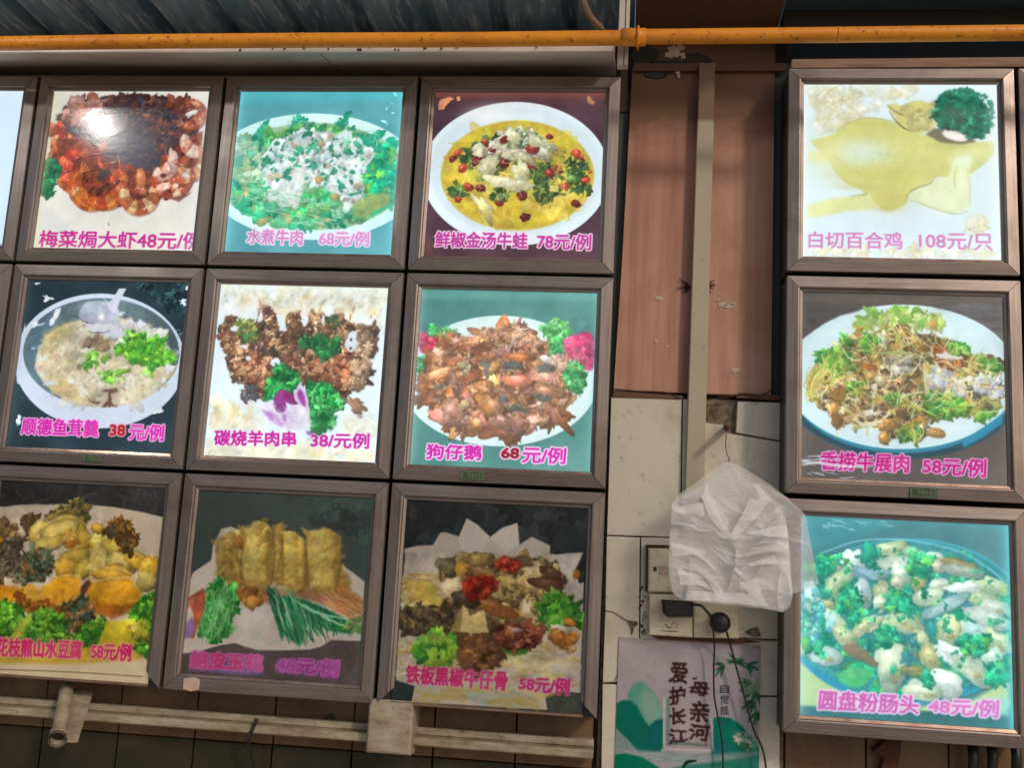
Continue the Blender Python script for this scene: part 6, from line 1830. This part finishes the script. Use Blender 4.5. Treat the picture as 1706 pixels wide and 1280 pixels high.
def paint_rice_rolls():
    p = newpic(3, 2, (1290, 820, 2.909), 112)
    p.bg((60, 96, 106), (74, 108, 118))
    p.poly([(120, 110), (600, 130), (420, 230), (150, 290)], (60, 134, 150), 30, .7)
    p.poly([(900, 180), (1140, 190), (1140, 500), (1000, 330)], (84, 112, 122), 16, .6, .1)
    p.poly([(120, 820), (260, 930), (480, 1010), (700, 1040), (960, 1010), (1140, 900), (1140, 1040), (1100, 1090), (500, 1060), (120, 1040)], (198, 214, 150), 10, 1, .05)
    p.poly([(110, 1040), (1140, 1080), (1140, 1180), (110, 1120)], (48, 78, 82), 5, 1, .1)
    p.poly([(1000, 1010), (1140, 1000), (1140, 1090), (1040, 1080)], (150, 214, 196), 10, .7)
    p.ell(650, 630, 590, 405, (70, 156, 178), feather=2)
    p.ell(650, 625, 575, 392, (54, 128, 140), feather=3, tex=.1)
    p.ell(650, 640, 550, 365, (46, 120, 124), feather=6, tex=.3)
    p.poly(ring(650, 630, 585, 400, 40, 20, 160) + ring(650, 610, 585, 390, 40, 160, 20), (40, 130, 176), 5, .9)
    gr = [(30, 160, 110), (44, 186, 130), (20, 128, 86), (70, 196, 130), (90, 176, 70), (16, 110, 80)]
    Rg = ring(650, 640, 530, 350)
    p.leafy(Rg, 430, (10, 28), gr + [(60, 120, 150), (50, 140, 140)], hl=.3)
    p.glow(740, 350, 90, 50, (96, 176, 60), .5)
    roll = [(214, 222, 190), (222, 228, 206), (200, 206, 160), (226, 232, 222), (206, 200, 150)]
    items = [(380, 330, 52, 46, 0), (570, 275, 80, 32, -6), (590, 350, 90, 34, 0), (620, 400, 50, 50, 0), (430, 395, 50, 28, 20, (150, 176, 206)), (500, 400, 50, 26, 0, (166, 196, 214)), (310, 450, 70, 52, -50), (240, 545, 50, 22, 0, (190, 170, 120)), (430, 490, 34, 66, -10, (206, 214, 220)), (520, 490, 34, 56, 0), (510, 540, 26, 40, 10), (740, 505, 64, 34, -25), (700, 450, 30, 30, 0, (206, 180, 110)), (800, 450, 46, 28, -20), (910, 380, 90, 28, 10, (170, 170, 150)), (900, 350, 80, 22, 15, (166, 116, 60)), (930, 460, 80, 30, -8), (830, 545, 90, 34, -35, (176, 200, 206)), (880, 520, 60, 26, -25, (190, 206, 214)), (1060, 460, 60, 40, 20), (1010, 520, 70, 34, 14), (1070, 560, 60, 34, 10), (1030, 610, 100, 36, 16), (450, 650, 66, 34, -35), (620, 640, 110, 40, 12), (310, 640, 60, 30, 60), (340, 700, 66, 36, 25), (290, 620, 50, 30, 50), (840, 670, 46, 70, 10), (910, 660, 34, 34, 0), (1010, 680, 70, 34, 15, (190, 214, 214)), (1080, 730, 60, 50, 30), (250, 800, 66, 44, 0, (206, 222, 220)), (420, 790, 76, 28, 28, (190, 130, 96)), (290, 380, 40, 24, 0, (200, 160, 150)), (570, 850, 60, 110, 6), (560, 800, 60, 44, 0), (700, 740, 44, 60, 0, (206, 196, 150)), (760, 800, 44, 56, 0, (190, 180, 120)), (680, 870, 60, 24, 0, (160, 140, 80)), (900, 810, 110, 44, 28), (960, 870, 80, 44, 34), (1060, 800, 50, 40, 10, (206, 220, 200)), (830, 930, 76, 56, 10), (720, 970, 76, 40, 0), (690, 960, 50, 34, 0), (160, 770, 50, 26, 20), (210, 680, 34, 24, 0), (180, 510, 40, 60, 0, (200, 226, 220)), (640, 510, 24, 18, 0, (196, 170, 110)), (600, 450, 30, 40, 0, (206, 190, 160)), (790, 360, 30, 26, 0, (200, 180, 160)), (770, 310, 40, 20, 0), (670, 290, 40, 20, 0)]
    for it in sorted(items, key=lambda q: q[1]):
        c_ = it[5] if len(it) > 5 else roll[p.r.integers(5)]
        p.blob(it[0], it[1], it[2] * 1.22, it[3] * 1.18, it[4], C(*c_), irr=.13, tex=.16, hl=.34, edge=.4, spec=.12, shadow=.6)
        p.blob(it[0], it[1] + it[3] * .35, it[2] * .8, it[3] * .4, it[4], C(*c_) * .8, irr=.3, tex=.3, shadow=0, alpha=.45)
        if p.r.random() < .5:
            p.blob(it[0] + it[2] * .3, it[1] + it[3] * .4, it[2] * .3, it[3] * .25, it[4], C(176, 140, 66), irr=.4, tex=.3, shadow=0, alpha=.7)
    p.poly([(300, 890), (400, 830), (480, 870), (460, 920), (400, 955), (330, 930)], (70, 176, 96), 3, 1, .15, rough=2)
    p.poly([(320, 885), (400, 840), (460, 870), (380, 910)], (104, 200, 120), 4, .9, .1)
    p.blob(455, 290, 36, 50, 10, C(30, 160, 120), irr=.25, tex=.2)
    p.leafy([(380, 260), (1000, 280), (1120, 560), (1100, 800), (700, 900), (300, 820), (200, 620), (220, 420)], 150, (6, 15), gr, hl=.3)
    for P, n in (([(320, 440), (400, 470), (400, 600), (320, 560)], 34), ([(560, 460), (660, 520), (640, 580), (560, 560)], 50), ([(500, 640), (590, 640), (600, 730), (500, 760)], 34), ([(900, 700), (1050, 690), (1000, 800), (920, 790)], 50), ([(650, 300), (760, 310), (740, 400), (660, 390)], 40), ([(1030, 850), (1130, 820), (1130, 900), (1050, 940)], 40), ([(130, 650), (250, 680), (240, 800), (130, 740)], 50), ([(150, 330), (330, 300), (260, 400), (160, 420)], 50), ([(700, 900), (760, 880), (750, 940)], 20)):
        p.leafy(P, n, (10, 26), gr, hl=.35)
    p.pile(ring(200, 600, 80, 120), 44, (8, 22), [(90, 160, 180), (120, 200, 196), (180, 222, 220), (40, 150, 120)], irr=.4, shadow=.1)
    p.pile(ring(660, 760, 40, 90), 12, (10, 22), [(60, 130, 140), (80, 150, 150)], irr=.4, shadow=.1)
    p.line([(220, 300), (420, 236), (660, 236), (900, 290), (1060, 390), (1115, 440)], 7, (130, 206, 224), taper=False, alpha=.8)
    for i in range(16):  # reflection streaks near the top of the pane, painted into the print
        x_, y_ = p.r.uniform(220, 560), p.r.normal(155, 14)
        p.blob(x_, y_, p.r.uniform(10, 40), p.r.uniform(2, 5), p.r.uniform(0, 16), C(190, 220, 232), irr=.5, shadow=0, alpha=.5, tex=.1, hl=0, edge=0)
    p.glow(1115, 470, 14, 30, (226, 220, 60), .7)
    p.melt(ring(650, 630, 560, 385), 4.0, 1.1, .1)
    p.veil((96, 214, 216), .26, .05)
    t = dict(halo=(226, 196, 232), hr=11, bold=3, alpha=.93)
    p.text('圆盘粉肠头', [(222, 962), (700, 990), (696, 1078), (214, 1054)], (196, 96, 170), **t)
    p.text('48元/例', [(752, 1004), (1088, 1012), (1084, 1096), (746, 1070)], (206, 116, 190), **t)
    return p.finish(.9, 4, [('L', (190, 246, 246), .6, .03), ('R', (130, 240, 248), .8, .03), ('T', (90, 190, 210), .3, .03), ('B', (70, 140, 150), .3, .03)])


def paint_blank():
    p = newpic(-1, 0, (-350, 100, 3.555), 113)
    p.bg((214, 236, 250), (204, 228, 244))
    p.poly([(1150, 1080), (1280, 1095), (1280, 1140), (1150, 1130)], (40, 40, 50), 4, .9, .4, rough=4)
    return p.finish(1, 3, [('T', (230, 246, 255), .6, .05)])


def paint_dark(c, r, seed):
    p = newpic(c, r, (0, 0, 1), seed)
    p.bg((40, 52, 58), (60, 70, 74))
    t = np.linspace(0, 1, p.H)[:, None]
    return p.finish(1, 6)


def paint_poster():
    """riverbank notice: green hills, bamboo, handwritten slogan"""
    a, b = at(1033, 1062, .0885), at(1267, 1072, .0885)
    c = at(1026, 1400, .0885)
    rect = (float(a[0]) - .002, float(b[0]), float(c[2]), float(a[2]))
    n = 560
    p = Pic(rect, .0885, (1000, 1000, 4.572), n, 114, int(n * (rect[3] - rect[2]) / (rect[1] - rect[0])))
    p.bg((176, 168, 178), (158, 152, 162))
    p.poly([(400, 340), (640, 400), (560, 520), (440, 460)], (158, 146, 156), 20, .6)
    p.poly([(130, 280), (1230, 330), (1230, 380), (130, 310)], (160, 138, 140), 12, .6)
    p.poly([(1140, 330), (1220, 340), (1220, 395), (1190, 350)], (140, 104, 110), 6, .7)
    p.poly([(200, 760), (240, 650), (300, 618), (360, 650), (420, 720), (480, 860), (480, 1000), (380, 960), (230, 880)], (80, 160, 140), 6, .85)
    p.poly([(330, 660), (420, 720), (480, 860), (480, 960), (360, 940), (300, 780)], (150, 178, 164), 20, .75)
    p.poly([(100, 800), (170, 765), (230, 768), (280, 810), (330, 910), (375, 965), (420, 920), (480, 905), (480, 1160), (280, 1150), (200, 1060), (100, 960)], (8, 112, 96), 4, .95, .06)
    p.poly([(360, 980), (430, 915), (480, 905), (480, 1150), (300, 1140)], (20, 100, 116), 20, .5)
    p.poly([(100, 980), (200, 1060), (280, 1150), (100, 1130)], (120, 150, 150), 10, .8)
    p.poly([(845, 910), (900, 890), (1000, 905), (1080, 960), (1150, 1060), (1210, 1130), (1230, 1300), (845, 1260)], (10, 116, 98), 4, .95, .06)
    p.poly([(845, 1060), (960, 1080), (1000, 1200), (845, 1260)], (30, 110, 124), 16, .6)
    p.leafy([(1030, 1010), (1130, 1040), (1170, 1110), (1100, 1130), (1040, 1070)], 50, (14, 30), [(110, 170, 140), (190, 190, 176), (80, 150, 120)], shadow=0, hl=.1)
    p.poly([(100, 1150), (420, 1160), (845, 1180), (1230, 1150), (1230, 1260), (100, 1240)], (150, 164, 166), 12, .85)
    p.strands([(120, 1150), (840, 1180), (840, 1230), (120, 1230)], 50, (60, 200), 8, [(120, 150, 156), (170, 180, 180)], .1, .6, (-8, 8))
    p.poly([(80, 1180), (200, 1172), (320, 1200), (420, 1260), (520, 1330), (700, 1400), (700, 1900), (80, 1900)], (10, 118, 92), 3, 1, .06)
    p.poly([(430, 1310), (640, 1260), (860, 1240), (1230, 1180), (1230, 1900), (430, 1900)], (40, 128, 110), 5, .9, .06)
    p.line([(620, 1300), (660, 1240), (735, 1226)], 26, (20, 50, 40))
    # bamboo
    bam = [(30, 96, 66), (50, 120, 86), (40, 84, 60)]
    for (x_, y_, n_, a0, a1) in ((1030, 480, 9, -170, 20), (1110, 500, 7, -30, 60), (950, 500, 5, 120, 210), (1150, 640, 7, 150, 230), (1190, 700, 8, 60, 190), (1170, 780, 8, 90, 200), (1200, 850, 6, 60, 150)):
        for i in range(n_):
            a = math.radians(a0 + (a1 - a0) * i / max(1, n_ - 1) + p.r.uniform(-8, 8))
            L = p.r.uniform(50, 110)
            p.line([(x_, y_), (x_ + L * .5 * math.cos(a), y_ + L * .5 * math.sin(a) + 4), (x_ + L * math.cos(a), y_ + L * math.sin(a) + 16)], 15, bam[p.r.integers(3)])
    p.line([(1000, 470), (1100, 480), (1210, 520)], 5, bam[0])
    p.line([(1215, 560), (1180, 700), (1190, 900), (1180, 1080)], 7, (70, 130, 96))
    p.pile(ring(1150, 670, 60, 60), 14, (14, 34), [(110, 150, 110), (150, 176, 150)], shadow=0, hl=.1, alpha=.6)
    # tablet
    p.poly([(480, 760), (530, 730), (845, 900), (848, 1170), (480, 1130)], (176, 164, 168), 2, .6)
    p.poly([(505, 770), (530, 740), (530, 1110), (505, 1110)], (70, 130, 120), 3, .7)
    p.poly([(530, 1075), (810, 1100), (810, 1125), (530, 1100)], (90, 120, 116), 3, .8)
    p.poly([(790, 900), (822, 900), (830, 1130), (800, 1110)], (110, 104, 120), 3, .8)
    p.line([(486, 740), (486, 1120), (500, 1134), (840, 1150), (856, 1130), (850, 900)], 14, (196, 190, 190), taper=False)
    INK = (58, 30, 36)
    for ch, q in (('爱', [(535, 470), (662, 486), (652, 640), (525, 622)]), ('护', [(532, 660), (648, 660), (640, 790), (528, 800)]), ('长', [(528, 822), (652, 830), (648, 940), (524, 952)]), ('江', [(530, 985), (668, 990), (664, 1076), (520, 1098)]),
                  ('母', [(686, 628), (832, 640), (822, 740), (680, 728)]), ('亲', [(690, 772), (826, 782), (820, 930), (686, 920)]), ('河', [(690, 950), (836, 950), (828, 1072), (676, 1064)])):
        p.text(ch, q, INK, None, 0, 5.0, .95, soft=.6)
    p.blob(715, 602, 22, 9, -10, C(70, 40, 46), shadow=0)
    for i, ch in enumerate('自觉抵制'):
        y_ = 645 + i * 82
        if i < 3 or True:
            p.text(ch, [(915, y_), (980, y_ + 2), (978, y_ + 68), (912, y_ + 66)], (46, 60, 66) if i < 3 else (30, 84, 80), None, 0, 1.6, .9 if i < 3 else .5)
    p.pile([(100, 280), (1200, 300), (1200, 1200), (100, 1200)], 60, (3, 7), [(120, 100, 96)], shadow=0, alpha=.5)
    p.melt([(500, 440), (860, 440), (860, 1120), (500, 1120)], 7, .5, .02, 0)
    return rect, p.finish(1.0, 5)
# ------------------------------------------------------------------ put the signs up
GL = 'illuminated menu signs on the left of the pillar'
GR_ = 'illuminated menu signs on the right of the pillar'
S = {}
S[0, 0] = make_sign(0, 0, 'lit menu sign picturing red prawns on dark greens, with a white lamp glare', print_material('prawn_print', paint_prawns(), .9, .12, .6, .10), GL)
S[1, 0] = make_sign(1, 0, 'lit turquoise menu sign picturing white garlic and herbs in a bowl of poached beef', print_material('poached_beef_print', paint_poached_beef(), 1.1, .12), GL)
S[2, 0] = make_sign(2, 0, 'lit menu sign picturing a round white plate of yellow frog soup with red chillies', print_material('frog_soup_print', paint_frog(), 1.0, .12), GL)
S[0, 1] = make_sign(0, 1, 'lit menu sign picturing a pale fish soup with a spoon in an oval bowl', print_material('fish_soup_print', paint_fish_soup(), 1.05, .12), GL)
S[1, 1] = make_sign(1, 1, 'lit white menu sign picturing lamb skewers with parsley and a purple orchid', print_material('skewer_print', paint_skewers(), 1.1, .12), GL)
S[2, 1] = make_sign(2, 1, 'lit teal menu sign picturing brown goose pieces between pink flowers', print_material('goose_print', paint_goose(), 1.1, .12), GL)
S[0, 2] = make_sign(0, 2, 'menu sign picturing yellow tofu and broccoli, its bottom frame bar missing', print_material('tofu_print', paint_tofu(), .34, .5), GL, True)  # box is not lit; weak emission added to lighten the print
S[1, 2] = make_sign(1, 2, 'unlit menu sign picturing four golden fried rolls with smeared purple lettering', print_material('fried_roll_print', paint_rolls(), .27, .5), GL)  # faint emission stands in for ambient light on the unlit print
S[2, 2] = make_sign(2, 2, 'unlit menu sign picturing beef ribs on spiky white paper, its bottom frame bar missing', print_material('beef_rib_print', paint_ribs(), .22, .5), GL, True)  # unlit box, its print brightened by a little added emission
S[3, 0] = make_sign(3, 0, 'lit white menu sign picturing a whole pale yellow chicken with dark green parsley', print_material('chicken_print', paint_chicken(), 1.1, .12), GR_)
S[3, 1] = make_sign(3, 1, 'lit dark menu sign picturing shredded beef salad on an oval white plate', print_material('beef_salad_print', paint_salad(), 1.05, .12), GR_)
S[3, 2] = make_sign(3, 2, 'lit turquoise menu sign picturing chopped sausage pieces with green herbs on a blue plate', print_material('sausage_print', paint_rice_rolls(), 1.1, .12), GR_)
S[-1, 0] = make_sign(-1, 0, 'blank glowing white sign cut off by the top left picture edge', print_material('blank_print', paint_blank(), 1.05, .12), GL)
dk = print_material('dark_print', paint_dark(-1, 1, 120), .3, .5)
S[-1, 1] = make_sign(-1, 1, 'grey sign frame at the left picture edge below the blank glowing sign', dk, GL)
S[4, 0] = make_sign(4, 0, 'sliver of grey sign frame right of the whole chicken sign', dk, GR_)
S[4, 1] = make_sign(4, 1, 'sliver of grey sign frame right of the beef salad sign', dk, GR_)
sticker(768, 784, 40, 17, -0.0065, S[2, 1], 1)
sticker(1516, 811, 46, 20, -0.0065, S[3, 1], 2)
sticker(139, 757, 30, 13, -0.0065, S[0, 1], 3)

MB().slab(pts([(306, 1131), (324, 1129), (333, 1134), (331, 1150), (318, 1153), (305, 1149)], -.006), -0.0068, -0.0045, 0.0004).build('tape_scrap', PEEL, S[1, 2])
rect, arr = paint_poster()
po = sheet('notice_poster', rect, .0873, print_material('poster_print', arr, 0, .92, .15, .12), None)
tag(po, 'green and grey poster of hills and bamboo on the tiles below the switches', 'poster')

# ------------------------------------------------------------------ plastic bags on the hook
def film(name, k, alpha, col_, emit=0):
    M = Mat(name)
    cr = M.noise(26, 5, 0.6, stretch=(1, 1, 1.4), dist=1.0)
    fc_ = M.noise(95, 4, 0.65, stretch=(1, 1, 2.0), dist=1.5)
    M.bump(M.mix(0.35, cr, fc_), 0.7 if alpha > .35 else 0.15, 0.005)
    M.set(M.mix(cr, srgb(col_), srgb(tuple(v * .86 for v in col_))), 0.2)
    M.b.inputs['Transmission Weight'].default_value = 0.0
    M.b.inputs['Alpha'].default_value = alpha
    M.b.inputs['Subsurface Weight'].default_value = 0.3
    M.b.inputs['Subsurface Radius'].default_value = (.02, .02, .02)
    M.b.inputs['Specular IOR Level'].default_value = 1.0
    return M.m


def bag_sheet(name, left, right, Y, mat, parent, amp, seed, bands=(), nu=110, nv=130, ptop=None):
    """left/right: outlines [(x,y)] from top to bottom in survey points; folds are real relief"""
    rg = np.random.default_rng(seed)
    L, Rr = np.array(left, float), np.array(right, float)
    def samp(P, t):
        d = np.concatenate([[0], np.cumsum(np.hypot(*np.diff(P, axis=0).T))])
        d /= d[-1]
        return np.stack([np.interp(t, d, P[:, 0]), np.interp(t, d, P[:, 1])], -1)
    v = np.linspace(0, 1, nv)
    A, B = samp(L, v), samp(Rr, v)
    u = np.linspace(0, 1, nu)
    P = A[:, None] * (1 - u)[None, :, None] + B[:, None] * u[None, :, None]
    x_, y_ = P[..., 0], P[..., 1]
    # folds: a few long creases, each a sharp ridge with soft flanks, over slow billows
    h = np.zeros_like(x_)
    for i in range(34):
        cx, cy = rg.uniform(1118, 1320), rg.uniform(850, 1015)
        an = rg.normal(0.0, .35) if cy < 950 else rg.normal(0, .9)
        Lc, wc = rg.uniform(14, 60), rg.uniform(2.0, 7)
        du = (x_ - cx) * math.cos(an) + (y_ - cy) * math.sin(an)
        dv = -(x_ - cx) * math.sin(an) + (y_ - cy) * math.cos(an)
        dv = dv + 0.004 * rg.normal() * du * du
        h += rg.uniform(.2, .75) * np.exp(-(du / Lc) ** 2) * np.where(dv > 0, np.exp(-dv / (wc * 2.2)), np.exp(dv / wc))
    f = F_COARSE[(y_ * 1.3).astype(int) % NZ, (x_ * 0.9).astype(int) % NZ]
    h += (blur(f, 2.5) - .5) * 1.6
    for (ax, ay, bx, by, w_, hh) in bands:
        dx, dy = bx - ax, by - ay
        t = np.clip(((x_ - ax) * dx + (y_ - ay) * dy) / (dx * dx + dy * dy), 0, 1)
        d = np.hypot(x_ - ax - t * dx, y_ - ay - t * dy)
        h += hh / (1 + (d / w_) ** 4)
    depth = Y - amp * h
    W3 = at(x_.ravel(), y_.ravel(), Y)
    W3[:, 1] = depth.ravel()
    fs = [(j * nu + i, (j + 1) * nu + i, (j + 1) * nu + i + 1, j * nu + i + 1) for j in range(nv - 1) for i in range(nu - 1)]
    me = bpy.data.meshes.new(name)
    me.from_pydata([tuple(map(float, q)) for q in W3], [], fs)
    me.polygons.foreach_set('use_smooth', [True] * len(fs))
    me.update()
    return link(name, me, mat, parent)


bag = empty('plastic_bag', tuple(at(1212, 772, -.01)))
tag(bag, 'bunch of thin white plastic carrier bags hanging from the rusty nail', 'plastic bag')
FB = film('bag_film', 1, .46, (248, 248, 250))
FT = film('bag_film_thin', 1, .48, (232, 232, 238))
FT2 = film('bag_film_handles', 1, .42, (240, 238, 228))
FW = film('bag_film_folded', 1, .50, (255, 255, 255))
# rear bag swung to the right
bag_sheet('rear_bag', [(1206, 772), (1190, 800), (1240, 850), (1262, 900), (1270, 960), (1278, 1010)], [(1216, 770), (1256, 800), (1312, 830), (1342, 858), (1350, 900), (1358, 940), (1364, 974), (1322, 990)], -.010, FT, bag, .004, 5)
bag_sheet('handle_fan', [(1206, 770), (1180, 788), (1152, 810), (1122, 830)], [(1214, 768), (1240, 780), (1280, 806), (1316, 832)], -.008, FT2, bag, .005, 6, nu=80, nv=60)
V1 = [(1175, 832, 1219, 897, 7, 1.2), (1262, 838, 1219, 897, 9, 1.2), (1122, 838, 1172, 846, 5, .6)]
front_l = [(1207, 770), (1196, 786), (1170, 806), (1140, 822), (1121, 833), (1119, 850), (1116, 890), (1114, 930), (1116, 965), (1122, 990), (1136, 1000)]
front_r = [(1213, 770), (1228, 784), (1252, 806), (1282, 828), (1308, 846), (1312, 880), (1316, 920), (1318, 960), (1320, 990), (1316, 1012), (1304, 1021)]
bag_sheet('middle_bag', [(x_ + 2, y_ + 1) for x_, y_ in front_l], [(x_ - 2, y_ - 3) for x_, y_ in front_r], -.012, FB, bag, .006, 8, V1)
low_l = [(1121, 836), (1172, 842), (1200, 880), (1219, 900)][::1]
# body of the front bag: below the neck line, so the neck stays thinner
bag_sheet('front_bag', [(1120, 835), (1119, 850), (1116, 890), (1114, 930), (1116, 965), (1122, 990), (1136, 1000)], [(1219, 899), (1222, 910), (1230, 930), (1236, 950), (1240, 975), (1242, 1000), (1244, 1008)], -.026, FB, bag, .016, 9)
bag_sheet('front_bag', [(1219, 899), (1222, 910), (1230, 930), (1236, 950), (1240, 975), (1242, 1000), (1244, 1008)], [(1300, 842), (1312, 880), (1316, 920), (1318, 960), (1320, 990), (1316, 1012), (1304, 1021)], -.0262, FB, bag, .016, 19)
# folded neck edges, several layers thick, and pleats pressed into the stack
for a_, b_ in (([(1168, 826), (1182, 862), (1210, 897)], [(1182, 822), (1196, 856), (1221, 896)]),
               ([(1250, 830), (1234, 862), (1214, 896)], [(1280, 838), (1256, 868), (1224, 899)]),
               ([(1176, 806), (1171, 832)], [(1181, 808), (1179, 836)]),
               ([(1252, 804), (1272, 834)], [(1262, 806), (1288, 836)]),
               ([(1120, 846), (1121, 850)], [(1172, 838), (1173, 862)]),
               ([(1118, 904), (1120, 928)], [(1174, 918), (1176, 922)]),
               ([(1150, 985), (1156, 1000)], [(1252, 990), (1284, 1012)]),
               ([(1244, 888), (1246, 890)], [(1310, 874), (1313, 898)]),
               ([(1250, 914), (1251, 916)], [(1314, 904), (1315, 922)]),
               ([(1128, 945), (1134, 975)], [(1178, 972), (1180, 976)]),
               ([(1246, 940), (1250, 944)], [(1290, 926), (1296, 938)]),
               ([(1232, 972), (1262, 1004)], [(1262, 966), (1276, 1006)])):
    bag_sheet('fold', a_, b_, -.050, FW, bag, .006, int(a_[0][0]), nu=26, nv=26)
